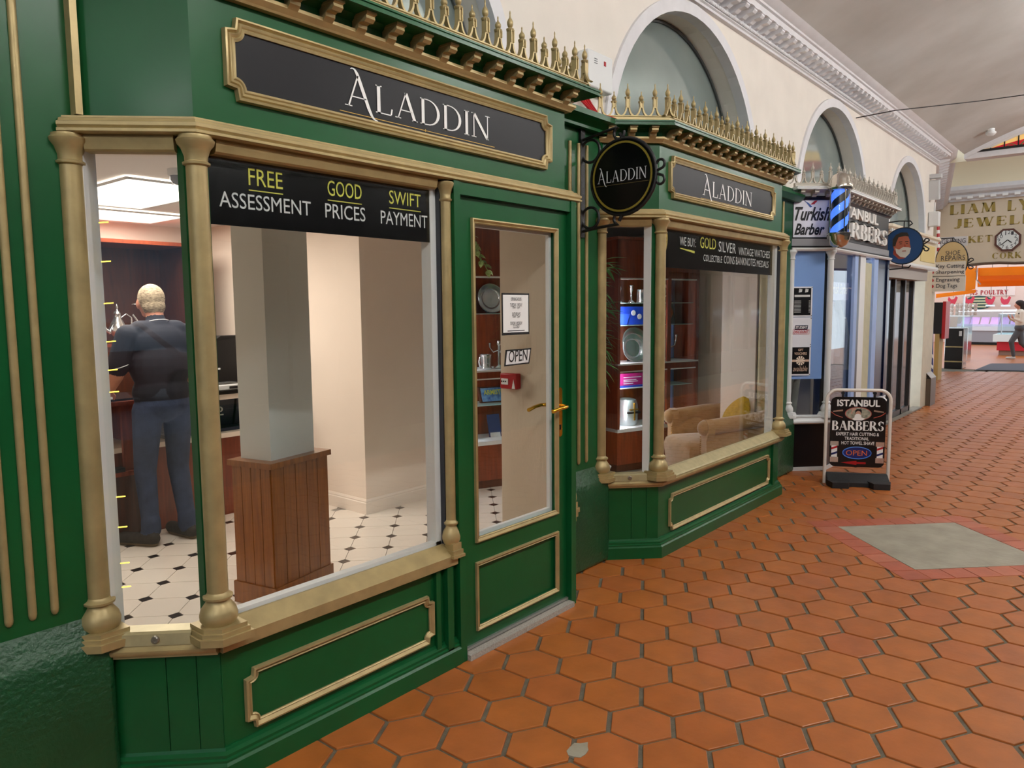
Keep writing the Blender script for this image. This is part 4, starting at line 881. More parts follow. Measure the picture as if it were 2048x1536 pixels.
MB().prism([p0, p0+U2*.5, p0+U2*.5+np.array([0, 0, .17])-N2*.03, p0+np.array([0, 0, .17])-N2*.03], -N2*.012).build('board', BL, t); MB().prism([p0+N2*.002, p0+U2*.14+N2*.002, p0+U2*.2+N2*.002+np.array([0, 0, .1])-N2*.018, p0+N2*.002+np.array([0, 0, .1])-N2*.018], N2*.006).build('flap', mat('bright_blue', '#3a63e0', .4), t)
for a, b in ((.24, .11), (.31, .075), (.39, .11), (.46, .07)): MB().lathe([(.026, 0), (.026, .004), (.02, .005)], p0+U2*a+np.array([0, 0, b])+N2*(.002-.03*b/.17+.004), 16, ax=(U2, (0, 0, 1), N2)).build('coin', WHITEL, t)
def medalbox(u, z, label, face, ring, grp='dark medal boxes in the cabinet'):
    t = thing('medal_box', label, 'box', cp2(u, .2, z), grp); p0 = np.array(cp2(u-.1, .2, z)); MB().prism([p0, p0+U2*.2, p0+U2*.2+np.array([0, 0, .22])-N2*.03, p0+np.array([0, 0, .22])-N2*.03], -N2*.02).build('lid', face, t)
    c = p0+U2*.1+np.array([0, 0, .11])-N2*.012; MB().lathe([(.075, 0), (.075, .004), (.05, .004), (.05, 0)], c, 20, ax=(U2, (0, 0, 1), N2), cap=False).build('ring', ring, t); MB().lathe([(.035, 0), (.035, .005), (.0, .005)], c, 16, ax=(U2, (0, 0, 1), N2)).build('medal', SILVER, t)
medalbox(.75, 1.602, 'black medal box with a white lettered ring on the top shelf', MATS['black_plastic'], WHITEL); medalbox(.80, 1.392, 'dark teal medal box with a star shaped medal', mat('dark_teal', '#1f4248', .4), BRASS)
t = thing('silver_candelabrum', 'silver two branched candelabrum in the upper compartment', 'candelabrum', cp2(.72, .15, 1.033)); c = np.array(cp2(.72, .15, 1.033)); MB().lathe([(.05, 0), (.045, .01), (.012, .03), (.01, .2)], c, 14).build('stem', SILVER, t, smooth=50)
for s_ in (-1, 1): MB().tube([c+np.array([0, 0, .14]), c+U2*s_*.06+np.array([0, 0, .12]), c+U2*s_*.13+np.array([0, 0, .14]), c+U2*s_*.15+np.array([0, 0, .2]), c+U2*s_*.15+np.array([0, 0, .25])], [.007, .007, .008, .008, .016], 8).build('arm', SILVER, t, smooth=50)
t = thing('pink_box', 'magenta boxed medal set on the lower glass shelf', 'box', cp2(.25, .15, .79)); p0 = np.array(cp2(.13, .12, .792)); MB().prism([p0, p0+U2*.33, p0+U2*.33-N2*.05, p0-N2*.05], (0, 0, .13)).build('carton', mat('magenta_card', '#c0247f', .4), t); [MB().prism([p0+U2*.04+N2*.0005+np.array([0, 0, z_]), p0+U2*x_+N2*.0005+np.array([0, 0, z_]), p0+U2*x_+N2*.0005+np.array([0, 0, z_+.008]), p0+U2*.04+N2*.0005+np.array([0, 0, z_+.008])], N2*.0006).build('print_line', WHITEL, t) for z_, x_ in ((.09, .26), (.065, .2), (.05, .22), (.03, .16))]
t = thing('blue_case', 'flat blue case under the magenta box', 'case', cp2(.22, .1, .77)); p0 = np.array(cp2(.06, .06, .79)); MB().prism([p0, p0+U2*.36, p0+U2*.36-N2*.05, p0-N2*.05], (0, 0, .022)).build('lid', BL, t); MB().prism([p0+N2*.002, p0+U2*.36+N2*.002, p0+U2*.36+N2*.002+np.array([0, 0, .006]), p0+N2*.002+np.array([0, 0, .006])], -N2*.002).build('edge', WHITEL, t)
# great helm
t = thing('knight_helmet', 'steel knight great helm with a brass cross in the lower compartment', 'helmet', cp2(.28, .2, .413)); c = np.array(cp2(.28, .2, .413))
MB().lathe([(.085, 0), (.1, .02), (.105, .12), (.1, .2), (.085, .25), (.05, .262), (.001, .264)], c, 24, ax=(U2, -N2, (0, 0, 1)), sy=1.1).build('shell', mat('brushed_steel', '#c2cdd0', .3, .85), t, smooth=50)
f_ = c+N2*.105; MB().obox(f_+np.array([0, 0, .13]), U2*.075, N2*.012, (0, 0, .009)).build('eye_slit', IRON, t); MB().obox(f_+np.array([0, 0, .14]), U2*.007, N2*.014, (0, 0, .085)).build('cross_bar', BRASS, t); MB().obox(f_+np.array([0, 0, .16]), U2*.05, N2*.014, (0, 0, .006)).build('cross_bar', BRASS, t)
t = thing('black_case', 'black presentation case beside the knight helmet', 'case', cp2(.65, .15, .413)); p0 = np.array(cp2(.53, .12, .413)); MB().prism([p0, p0+U2*.26, p0+U2*.26-N2*.03+np.array([0, 0, .2]), p0-N2*.03+np.array([0, 0, .2])], -N2*.02).build('lid', MATS['black_plastic'], t); MB().lathe([(.02, 0), (.02, .004)], p0+U2*.2+np.array([0, 0, .09])+N2*.0, 12, ax=(U2, (0, 0, 1), N2)).build('medal', SILVER, t)
# eucalyptus sprigs on the cabinet top
EUC = leaf_mesh(mat('grey_green_leaf', '#5f7a5e', .6), .05, .035)
t = thing('eucalyptus_spray', 'grey green eucalyptus spray hanging over the cabinet frieze', 'plant', cp2(.45, -.05, 2.2)); base = np.array(cp2(.42, -.04, 2.2))
MB().tube([base+np.array([0, .05, .03]), base, base+U2*.1+np.array([0, 0, -.08]), base+U2*.22+np.array([0, 0, -.12])], .004, 6).build('stem', MATS['ivy_stem'], t)
for i in range(24): inst('leaf', EUC, t, tuple(base+U2*(.01*i)+np.array([0, -.01, -.006*i])), rot=(r_.uniform(-.8, .8), r_.uniform(-.3, 1.2), r_.uniform(-3, .5)))
# bamboo plant
BAM = leaf_mesh(mat('bamboo_leaf', '#3f7a34', .5, col2='#5f9a48', vscale=30), .17, .028)
t = thing('bamboo_plant', 'tall artificial bamboo plant behind the corner glass', 'plant', (5.02, 3.35, 0)); MB().lathe([(.1, 0), (.13, .25), (.14, .27), (.12, .27), (.1, .2)], (5.02, 3.35, 0), 20).build('pot', WHITEF, t, smooth=40)
for k_ in range(4):
    a = k_*1.6; MB().tube([(5.02, 3.35, .2), (5.02+.04*math.cos(a), 3.35+.04*math.sin(a), 1.1), (5.02+.08*math.cos(a), 3.35+.08*math.sin(a), 1.9)], .012, 7).build('cane', mat('bamboo_cane', '#7a8a3e', .5), t, smooth=50)
for i in range(150):
    z = r_.uniform(.95, 1.93); a = r_.uniform(0, 2*PI); inst('leaf', BAM, t, (5.02+.07*math.cos(a)*z/1.5, 3.35+.07*math.sin(a)*z/1.5, z), rot=(r_.uniform(-.4, .4), r_.uniform(-.5, .9), a+r_.uniform(-.6, .6)))
# ---------------------------------------------------------------- tufted armchair and cushion
VEL = mat('tan_velvet', '#936c38', .9, col2='#a88150', vscale=9, bump=.12, bscale=60)
VEL.node_tree.nodes['Principled BSDF'].inputs['Sheen Weight'].default_value = .5
CU0 = np.array([6.015, 3.01]); cx_ = np.array([.623, .782]); cy_ = np.array([.782, -.623])
def ch(x, y, z): c = CU0+cx_*x+cy_*y; return (c[0], c[1], z)
t = thing('tub_armchair', 'tan velvet button tufted tub armchair behind the second window', 'armchair', (CU0[0], CU0[1], 0))
def upath(r, y0, n=14):
    p = [(-r, y0+(.34-y0)*i/5, PI) for i in range(5)]+[(-r*math.cos(PI*i/n), .34+r*math.sin(PI*i/n), PI-PI*i/n) for i in range(n+1)]+[(r, .34-(.34-y0)*(i+1)/5, 0) for i in range(5)]
    return p
mb = MB(); pa = upath(.36, -.02); 
hgt = lambda k: .60+.06*math.sin(PI*k/(len(pa)-1))
mb.tube([ch(x, y, hgt(k)-.055) for k, (x, y, a) in enumerate(pa)], .068, 12); 
for e in (0, -1): mb.ell(ch(pa[e][0], pa[e][1], .545), .07, .07, .07, 12, 8)
mb.build('rolled_top', VEL, t, smooth=60)
# outer wall and inner tufted wall
mb = MB(); rows = [.05, .12, .3, .45, .56]; G = []
for z in rows: G.append([ch(x*(1.05 if z > .2 else 1.02), y+(.0 if 5 > k or k > len(pa)-6 else .02), z) for k, (x, y, a) in enumerate(pa)])
for i in range(len(rows)-1):
    for k in range(len(pa)-1): mb.poly([G[i][k], G[i][k+1], G[i+1][k+1], G[i+1][k]])
mb.build('outer_wall', VEL, t, smooth=60)
mb = MB(); NU, NV = 72, 20; pi_ = upath(.29, .03, 40); pts = [np.array(q[:2]) for q in pi_]; cl = [0]
for a, b in zip(pts[:-1], pts[1:]): cl.append(cl[-1]+np.linalg.norm(b-a))
Gd = []; btn = []
for i in range(NU+1):
    s_ = cl[-1]*i/NU; k = max(0, min(len(pts)-2, next((q for q in range(len(cl)-1) if cl[q+1] >= s_), len(pts)-2))); f = (s_-cl[k])/(cl[k+1]-cl[k]); p = pts[k]*(1-f)+pts[k+1]*f
    tg = pts[k+1]-pts[k]; tg /= np.linalg.norm(tg); nn = np.array([tg[1], -tg[0]]); row = []
    for j in range(NV+1):
        v = j/NV; z = .30+.30*v; A = s_/.17; B = v*2.2
        puff = abs(math.sin(PI*(A+B)/2)*math.sin(PI*(A-B)/2)); q = p+nn*(.034*puff**.5-.01-.02*v)
        row.append(ch(q[0], q[1], z))
    Gd.append(row)
for i in range(NU):
    for j in range(NV): mb.poly([Gd[i][j], Gd[i+1][j], Gd[i+1][j+1], Gd[i][j+1]])
mb.build('tufted_back', VEL, t, smooth=80)
# fronts of the arms with nail heads, seat
for s_ in (-1, 1):
    P = [(s_*(.36+dx), z) for dx, z in ((-.07, .06), (-.075, .36), (-.055, .46), (-.07, .53), (-.04, .61), (.02, .62), (.07, .58), (.075, .51), (.04, .44), (.045, .36), (.05, .06))]
    MB().prism([ch(x, -.03, z) for x, z in P], (cy_[0]*.06, cy_[1]*.06, 0)).build('arm_front', VEL, t)
    mbn = MB()
    for k in range(22):
        z = .08+.38*k/21; mbn.ell(ch(s_*(.36-.062), -.035, z), .006, .006, .006, 6, 4)
    o = mbn.build('nail_heads', BRASS, t, smooth=60); o['kind'] = 'stuff'
mb = MB(); n = 24; prof = [(.0, .05), (1.0, .05), (1.0, .2), (1.03, .27), (1.04, .32), (1.0, .37), (.85, .4), (.5, .415), (0.001, .42)]
V = []
for (r, z) in prof:
    for k in range(n):
        a = 2*PI*k/n; c, s_ = math.cos(a), math.sin(a); sq = 1/max(abs(c), abs(s_))**.72; V.append(ch(.29*r*c*sq, .19+.33*r*s_*sq, z))
F = [(i*n+k, i*n+(k+1) % n, (i+1)*n+(k+1) % n, (i+1)*n+k) for i in range(len(prof)-1) for k in range(n)]
mb.addm(V, F); mb.build('seat', VEL, t, smooth=70)
for (x, y) in ((-.3, .02), (.3, .02), (-.25, .55), (.25, .55)): MB().lathe([(.018, 0), (.026, .06)], ch(x, y, 0), 12).build('leg', DKWOOD, t)
def cushion(name, label, c, ux, uy, uz, a, m, cat='cushion'):
    t = thing(name, label, cat, c); mb = MB(); n = 12; c, ux, uy, uz = [np.array(q, float) for q in (c, ux, uy, uz)]
    for sgn in (-1, 1):
        G = [[c+ux*a*(2*i/n-1)*(1-.08*(1-abs(2*j/n-1)**2)*0)+uy*a*(2*j/n-1)+uz*sgn*.075*((1-(2*i/n-1)**2)*(1-(2*j/n-1)**2))**.45 for j in range(n+1)] for i in range(n+1)]
        for i in range(n):
            for j in range(n): mb.poly([G[i][j], G[i+1][j], G[i+1][j+1], G[i][j+1]])
    mb.build('cover', m, t, smooth=70); return t
nz = np.array(ch(0, -1, 0))-np.array(ch(0, 0, 0)); nz = nz/np.linalg.norm(nz)+np.array([0, 0, .5]); nz /= np.linalg.norm(nz); sx = np.array([*cx_, 0]); sy = np.cross(nz, sx)
a45 = math.radians(38); cushion('scatter_cushion', 'mustard yellow velvet cushion on the tufted armchair', ch(-.05, .42, .60), sx*math.cos(a45)+sy*math.sin(a45), -sx*math.sin(a45)+sy*math.cos(a45), nz, .17, mat('mustard_velvet', '#b08a12', .85, var=.2, vscale=30))
# ---------------------------------------------------------------- window banners, notices, hanging sign
bn = thing('window_banner', 'black window banner with three yellow and white slogans', 'banner', (1.73, 2.278, 1.82))
FILM = mat('black_banner_film', '#0c0b0c', .12, spec=.6)
box('sheet', FILM, bn, 1.205, 2.2, 2.2785, 2.2815, 1.828, 2.075)
def px_text(parent, s_, x0, x1, y0, y1, Y, m, name='lettering', **kw):
    """flat lettering on a facade plane; (x0,y0) baseline left pixel, (x1,..) right pixel, y1 = top pixel at left"""
    a = pl(x0, y0, Y); w_ = pl(x1, y0+(x1-x0)*.2, Y)[0]-a[0]; h_ = pl(x0, y1, Y)[2]-a[2]
    text_obj(name, sans(s_, **kw), (a[0], Y, a[2]), (1, 0, 0), (0, 0, 1), m, parent, w=w_, h=h_)
BYS = 2.2775
def slogan(x0, x1, zb, h, s_, m, line=False):
    text_obj('lettering', sans(s_), (x0, BYS, zb), (1, 0, 0), (0, 0, 1), m, bn, w=x1-x0, h=h)
    if line: box('underline', m, bn, x0, x1, BYS-.001, BYS, zb-.018, zb-.0145)
X_ = lambda px, py=400: pl(px, py, BYS)[0]
slogan(X_(497, 370), X_(565, 370), 1.965, .055, 'FREE', YELL, True); slogan(X_(438, 400), X_(621, 410), 1.885, .05, 'ASSESSMENT', mat('grey_white_lettering', '#cfd0cf', .5))
GW = MATS['grey_white_lettering']
slogan(X_(655, 390), X_(723, 395), 1.965, .055, 'GOOD', YELL, True); slogan(X_(650, 420), X_(730, 425), 1.885, .052, 'PRICES', GW)
slogan(X_(778, 400), X_(841, 405), 1.965, .052, 'SWIFT', YELL, True); slogan(X_(761, 430), X_(854, 437), 1.885, .05, 'PAYMENT', GW)
b2n = thing('window_banner', 'black window banner offering to buy gold and silver', 'banner', (5.1, 2.278, 1.82))
box('sheet', FILM, b2n, 4.11, 5.95, 2.2785, 2.2815, 1.80, 2.07)
def sl2(px0, px1, zb, h, s_, m):
    x0, x1 = pl(px0, 500, BYS)[0], pl(px1, 515, BYS)[0]; text_obj('lettering', sans(s_), (x0, BYS, zb), (1, 0, 0), (0, 0, 1), m, b2n, w=x1-x0, h=h)
sl2(1359, 1391, 1.945, .055, 'WE BUY:', GW); sl2(1400, 1431, 1.945, .075, 'GOLD', YELL); sl2(1437, 1471, 1.935, .072, 'SILVER', GW); sl2(1477, 1539, 1.93, .055, 'VINTAGE WATCHES', GW)
sl2(1407, 1444, 1.86, .045, 'COLLECTIBLE', GW); sl2(1448, 1469, 1.858, .055, 'COINS', GW); sl2(1472, 1511, 1.858, .055, 'BANKNOTES', GW); sl2(1514, 1537, 1.856, .05, 'MEDALS', GW)
x0, x1 = pl(1360, 505, BYS)[0], pl(1389, 505, BYS)[0]; MB().prism([(x0, BYS, 1.925), (x1, BYS, 1.905), (x1, BYS, 1.92), (x0, BYS, 1.93)], (0, -.001, 0)).build('underline', YELL, b2n)
c = (4.12, 2.277, 1.975); mb = MB(); mb.prism([(c[0]+.10*math.cos(a), c[1], c[2]+.125*math.sin(a)) for a in [PI*i/20-PI/2 for i in range(21)]], (0, -.0012, 0)); cn = mb.build('coin_print', mat('coin_gold_print', '#8a701c', .4, col2='#cbb04a', vscale=60), b2n); text_obj('lettering', sans('GOLD'), (4.155, 2.2755, 1.95), (.25, 0, .97), (-.97, 0, .25), YELL, cn, w=.11, h=.03)
# opening hours notice and OPEN sign on the door glass
GY = 2.2495
nt = thing('opening_hours_notice', 'white opening hours notice with a black border on the door glass', 'notice', (2.7, GY, 1.3))
nx0, nx1 = pl(1003, 620, GY)[0], pl(1058, 640, GY)[0]; nz1, nz0 = pl(1003, 586, GY)[2], pl(1003, 671, GY)[2]
box('border', IRON, nt, nx0, nx1, GY-.002, GY, nz0, nz1); box('paper', WHITEL, nt, nx0+.008, nx1-.008, GY-.003, GY-.002, nz0+.012, nz1-.008)
DG = mat('dark_print', '#3a3a40', .6)
for s_, f, wd, hh in (('OPENING HOURS', .10, .38, .016), ('TUESDAY - FRIDAY', .24, .44, .016), ('10am - 5pm', .31, .26, .014), ('SATURDAYS', .46, .30, .016), ('10am - 2pm', .53, .26, .014), ('SUNDAY - MONDAY', .68, .44, .016), ('CLOSED', .755, .22, .016)):
    W_ = (nx1-nx0)*wd; cxx = (nx0+nx1)/2; text_obj('print', sans(s_), (cxx-W_/2, GY-.003, nz1-(nz1-nz0)*f-hh), (1, 0, 0), (0, 0, 1), DG, nt, w=W_, h=hh)
for f_, w_ in ((.89, .62), (.935, .4)): box('print_line', DG, nt, (nx0+nx1)/2-(nx1-nx0)*w_/2, (nx0+nx1)/2+(nx1-nx0)*w_/2, GY-.0036, GY-.003, nz1-(nz1-nz0)*f_-.004, nz1-(nz1-nz0)*f_)
op = thing('open_sign', 'white OPEN sign with a thick black border on the door glass', 'sign', (2.75, GY, 1.2))
q = [pl(x, y, GY) for x, y in ((1008, 733), (1058, 727), (1062, 696), (1011, 700))]; cc = np.mean(np.array(q), 0)
MB().prism(q, (0, -.002, 0)).build('border', IRON, op); q2 = [tuple(cc+(np.array(p)-cc)*np.array([.9, 1, .82])+np.array([0, -.002, 0])) for p in q]; MB().prism(q2, (0, -.001, 0)).build('paper', mat('pale_grey_paper', '#dcdcdc', .6), op)
a = np.array(pl(1016, 725, GY)); b = np.array(pl(1053, 720.5, GY)); text_obj('lettering', sans('OPEN', .0), (a[0], GY-.003, a[2]), (1, 0, (b[2]-a[2])/(b[0]-a[0])), (0.07, 0, 1), IRON, op, w=b[0]-a[0], h=.055)
# fire alarm call point on the reveal
cpY0, cpY1 = plx(1041, 760, 3.16)[1], plx(1008, 760, 3.16)[1]; cz1, cz0 = plx(1022, 746, 3.16)[2], plx(1022, 777, 3.16)[2]
t = thing('fire_call_point', 'red fire alarm call point on the pale board inside the door', 'call point', (3.16, (cpY0+cpY1)/2, cz0)); RED = mat('signal_red', '#b3141c', .35)
bevbox('housing', RED, t, 3.125, 3.165, cpY0, cpY1, cz0, cz1, .006); ym = (cpY0+cpY1)/2
box('glass_plate', WHITEL, t, 3.122, 3.126, ym, cpY1-.012, cz0+.025, cz0+.058)
for k in range(3): box('dot', IRON, t, 3.1205, 3.1225, ym+.012+.014*k, ym+.02+.014*k, cz0+.038, cz0+.046)
MB().prism([(3.124, cpY0+.01, cz0+.004), (3.124, cpY0+.032, cz0+.004), (3.124, cpY0+.02, cz0+.055)], (-.002, 0, 0)).build('sticker', WHITEL, t)
# round hanging sign on wrought iron bracket
HX = 3.6
hs = thing('hanging_sign', 'round black hanging sign with gold ring on a scrolled iron bracket', 'hanging sign', (HX, 2.49, 1.95))
def hp_(y, z): return (HX, y, z)
def ring(cy, cz, r, a0=0, a1=360, n=28, rx=None): return [hp_(cy+(rx or r)*math.cos(math.radians(a0+(a1-a0)*i/n)), cz+r*math.sin(math.radians(a0+(a1-a0)*i/n))) for i in range(n+1)]
box('wall_strap', IRON, hs, HX-.02, HX+.02, 2.482, 2.5, 1.955, 2.575)
DCY, DCZ, DR = 2.218, 2.266, .198
dk = MB().lathe([(DR, -.012), (DR, .012)], (HX, DCY, DCZ), 48, ax=((0, -1, 0), (0, 0, 1), (-1, 0, 0))).build('disc', mat('gloss_black_disc', '#050506', .25, spec=.3), hs)
for sg in (1, -1): MB().lathe([(DR*.955, .012*sg), (DR*.955, .0135*sg), (DR*.90, .0135*sg), (DR*.90, .012*sg)], (HX, DCY, DCZ), 48, ax=((0, -1, 0), (0, 0, 1), (-1, 0, 0)), cap=False).build('gold_ring', mat('old_gold_print', '#8f7f2e', .45, .3), dk)
MB().tube(ring(DCY, DCZ, DR+.006), .011, 8).build('rim', IRON, hs, smooth=50)
wA = .31; aladdin(dk, (HX-.0135, DCY+wA/2, DCZ-.045), (0, -1, 0), (0, 0, 1), wA, mat('pale_grey_lettering', '#d8dade', .5), mat('dim_gold_line', '#6e6236', .5), h=.105)
MB().tube([hp_(2.485, 2.50), hp_(2.36, 2.52), hp_(2.26, 2.535)]+[hp_(2.245+.032*math.cos(math.radians(a)), 2.503+.032*math.sin(math.radians(a))) for a in range(80, -215, -25)], .0085, 8).build('top_arm', IRON, hs, smooth=50)
MB().tube([hp_(2.485, 1.99), hp_(2.36, 2.005), hp_(2.26, 2.012)]+[hp_(2.245+.03*math.cos(math.radians(a)), 2.042+.03*math.sin(math.radians(a))) for a in range(-90, 160, 25)], .0085, 8).build('bottom_arm', IRON, hs, smooth=50)
MB().tube(ring(2.432, 2.432, .062), .008, 8).build('scroll_ring', IRON, hs, smooth=50); MB().tube(ring(2.432, 2.062, .058), .008, 8).build('scroll_ring', IRON, hs, smooth=50)
for sg in (1, -1): MB().tube([hp_(DCY-DR-.002, DCZ+.0*sg), hp_(DCY-DR-.02, DCZ+.012*sg)]+[hp_(DCY-DR-.032+.024*math.cos(math.radians(a))*-1, DCZ+sg*(.04+.024*math.sin(math.radians(a)))) for a in range(-80, 190, 25)], .0075, 8).build('side_scroll', IRON, hs, smooth=50)
MB().tube([hp_(DCY-.0, DCZ+DR), hp_(2.24, 2.5)], .01, 8).build('hook', IRON, hs); MB().tube([hp_(DCY, DCZ-DR), hp_(2.24, 2.03)], .01, 8).build('hook', IRON, hs)
# alarm control box and red cables on the white wall
t = thing('alarm_panel', 'white alarm control panel on the wall behind the gold finials', 'alarm panel', (3.82, 2.58, 2.82))
bevbox('casing', WHITEF, t, 3.68, 3.94, 2.50, 2.58, 2.82, 3.03, .012, 3); box('logo', RED, t, 3.84, 3.86, 2.497, 2.5, 2.965, 2.99)
for k in range(3): box('label_line', DG, t, 3.74, 3.77, 2.498, 2.5, 2.96+.012*k, 2.963+.012*k)
t = thing('red_cable_bundle', 'red cables coiled on top of the pier moulding', 'cable', (3.7, 2.5, 2.65))
for k in range(4): MB().tube([(3.64+.03*k, 2.56, 2.8), (3.62+.03*k, 2.5, 2.72), (3.66+.02*k, 2.46, 2.66), (3.75, 2.44-.01*k, 2.645), (3.9, 2.45-.015*k, 2.642)], .007, 6).build('cable', RED, t, smooth=50)
# ---------------------------------------------------------------- barber shop bay
SILG = mat('pale_silver_paint', '#b9b2a6', .5, .2); BLK = mat('black_gloss_paint', '#0d0d10', .3); NAVYP = mat('navy_panel', '#0f1734', .25); PALEB = mat('pale_blue_paint', '#9db7e6', .5)
FT2 = finial_mesh(.185, SILG); FS2 = finial_mesh(.14, SILG); BR2 = bracket_mesh(SILG)
P3 = [(6.99, 2.51), (7.27, 2.23), (9.28, 2.23), (9.55, 2.5)]
b3 = thing('barber_shopfront_bay', 'black and white barber shopfront bay with blue lit windows', 'shopfront', (7.27, 2.23, 0))
MB().sweep(P3, [(0, 0), (0, .45), (-.05, .45), (-.05, 0)]).build('stall_riser', BLK, b3)
MB().sweep(P3, [(-.01, .0), (.012, .0), (.012, .035), (-.01, .035)]).build('base_strip', WHITEF, b3)
MB().sweep(P3, [(-.03, .45), (.03, .45), (.044, .462), (.044, .478), (.03, .492), (.02, .51), (.03, .515), (.03, .525), (-.03, .53)]).build('sill', WHITEF, b3, smooth=35)
for x, y in ((7.0, 2.50), (7.272, 2.234)): column(b3, x, y, .53, 2.07, WHITEF, r=.028)
for a, b in zip(P3[:2], P3[1:3]): pane(b3, a, b, .5, 2.07)
box('corner_post', BLK, b3, 7.285, 7.36, 2.235, 2.3, .5, 2.06)
for x0, x1, m in ((8.0, 8.11, PALEB), (8.11, 8.18, BLK), (8.18, 8.37, WHITEF), (8.70, 8.86, PALEB)): box('window_post', m, b3, x0, x1, 2.222, 2.25, .5, 2.06)
box('navy_panel', NAVYP, b3, 8.86, 9.2, 2.225, 2.28, .5, 2.06); box('end_post', NAVYP, b3, 9.2, 9.27, 2.21, 2.3, 0, 2.06)
bl = MB()
for k in range(8): bl.box(8.372+.041*k, 8.407+.041*k, 2.245, 2.25, .52, 2.0)
bl.build('blind_slats', mat('cream_blind', '#c9c5a8', .7), b3)['kind'] = 'stuff'
MB().sweep(P3, [(-.05, 2.06), (.03, 2.06), (.04, 2.075), (.04, 2.085), (.02, 2.09), (-.05, 2.09)]).build('entablature', WHITEF, b3); MB().sweep(P3, [(-.05, 2.09), (.012, 2.09), (.012, 2.105), (-.05, 2.105)]).build('entablature_band', BLK, b3)
MB().sweep(P3, [(-.05, 2.105), (.006, 2.105), (.006, 2.17), (-.05, 2.17)]).build('grey_band', mat('grey_fascia_band', '#8c8c8f', .5), b3)
bay_top(b3, P3, WHITEF, SILG, BLK, FT2, FS2, BR2, fas=mat('charcoal_fascia', '#3b3c40', .35), z0=2.17)
D3 = np.array([.7071, -.7071, 0]); N3 = np.array([-.7071, -.7071, 0]); O3 = np.array([6.99, 2.51, 0])
def c3(s_, z, n=0): return tuple(O3+D3*s_+N3*n+np.array([0, 0, z]))
bs = MB().prism([c3(.02, 2.185, -.02), c3(.36, 2.185, -.02), c3(.36, 2.545, -.02), c3(.02, 2.545, -.02)], N3*.012).build('cant_sign', mat('white_sign_board', '#e6e6ee', .35), b3)
MB().loop([(.02, 2.185), (.36, 2.185), (.36, 2.545), (.02, 2.545)], [(0, 0), (0, .014), (.014, .014), (.014, 0)], O3-N3*.012, D3, (0, 0, 1), N3).build('sign_frame', BLK, bs)
text_obj('lettering', sans('Turkish', .028, .38), c3(.035, 2.335, -.0075), D3, (0, 0, 1), BLK, bs, w=.34, h=.125); text_obj('lettering', sans('Barber', .028, .38), c3(.035, 2.205, -.0075), D3, (0, 0, 1), BLK, bs, w=.29, h=.105)
MB().prism([c3(.12, 2.52, -.007), c3(.17, 2.49, -.007), c3(.2, 2.46, -.007), c3(.18, 2.455, -.007), c3(.15, 2.49, -.007)], N3*.002).build('bird_wing', mat('logo_blue', '#1f4f9a', .4), bs); MB().prism([c3(.18, 2.48, -.007), c3(.22, 2.515, -.007), c3(.25, 2.52, -.007), c3(.22, 2.485, -.007)], N3*.002).build('bird_head', RED, bs)
L3 = mat('raised_white_letters', '#e9e7e2', .4)
fs = box('letter_panel', MATS['charcoal_fascia'], b3, 7.33, 9.24, 2.228, 2.25, 2.175, 2.52)
def raised(VF, x0, x1, zb, h, y=2.228, dep=.03):
    mb = MB(); put_text(mb, VF, (x0, y, zb), (1, 0, 0), (0, 0, 1), x1-x0, h, (0, -1, 0), dep); mb.build('raised_letters', L3, fs)
raised(sans('ISTANBUL', .02), 7.33, pl(1757, 440, 2.2)[0], 2.40, .105); raised(serif('BARBERS', .2, .07, .06), 7.2, pl(1770, 470, 2.2)[0]+.1, 2.205, .165)
# barber's interior
bi = thing('wall_barber', None, None, (8.3, 3.6, 0), kind='structure'); LB = mat('sky_blue_wall', '#7ea3e6', .7)
box('back_wall', LB, bi, 7.0, 9.7, 3.7, 3.75, 0, 2.3); box('side_wall', LB, bi, 7.22, 7.25, 2.95, 3.7, 0, 2.3); box('end_wall', mat('deep_blue_wall', '#2a4272', .5), bi, 9.5, 9.55, 2.6, 3.7, 0, 2.3); box('ceiling_board', WHITEF, bi, 7.3, 9.5, 2.3, 3.75, 2.3, 2.34); box('shop_floor', NAVYP, bi, 7.32, 9.5, 2.3, 3.7, 0, .02); box('mirror_frame', NAVYP, bi, 7.7, 9.3, 3.64, 3.7, .9, 1.9)
t = thing('tube_light', 'slanted white tube light in the barber window', 'tube light', (7.9, 2.5, 1.9)); a = pln(1661, 530, (7.8, 2.6), 0); b = pln(1678, 580, (7.8, 2.6), 0)
MB().tube([(a[0], 2.6, a[2]), (b[0], 2.75, b[2])], .012, 8).build('tube', mat('tube_glow', '#ffffff', .4, emit=60.0, ecol='#d5e2ff'), t); MB().tube([(a[0], 2.6, a[2]), (a[0]-.02, 2.58, 2.3)], .008, 6).build('cable', IRON, t); MB().lathe([(.016, 0), (.016, .03)], (a[0], 2.6, a[2]), 8).build('cap', WHITEF, t)
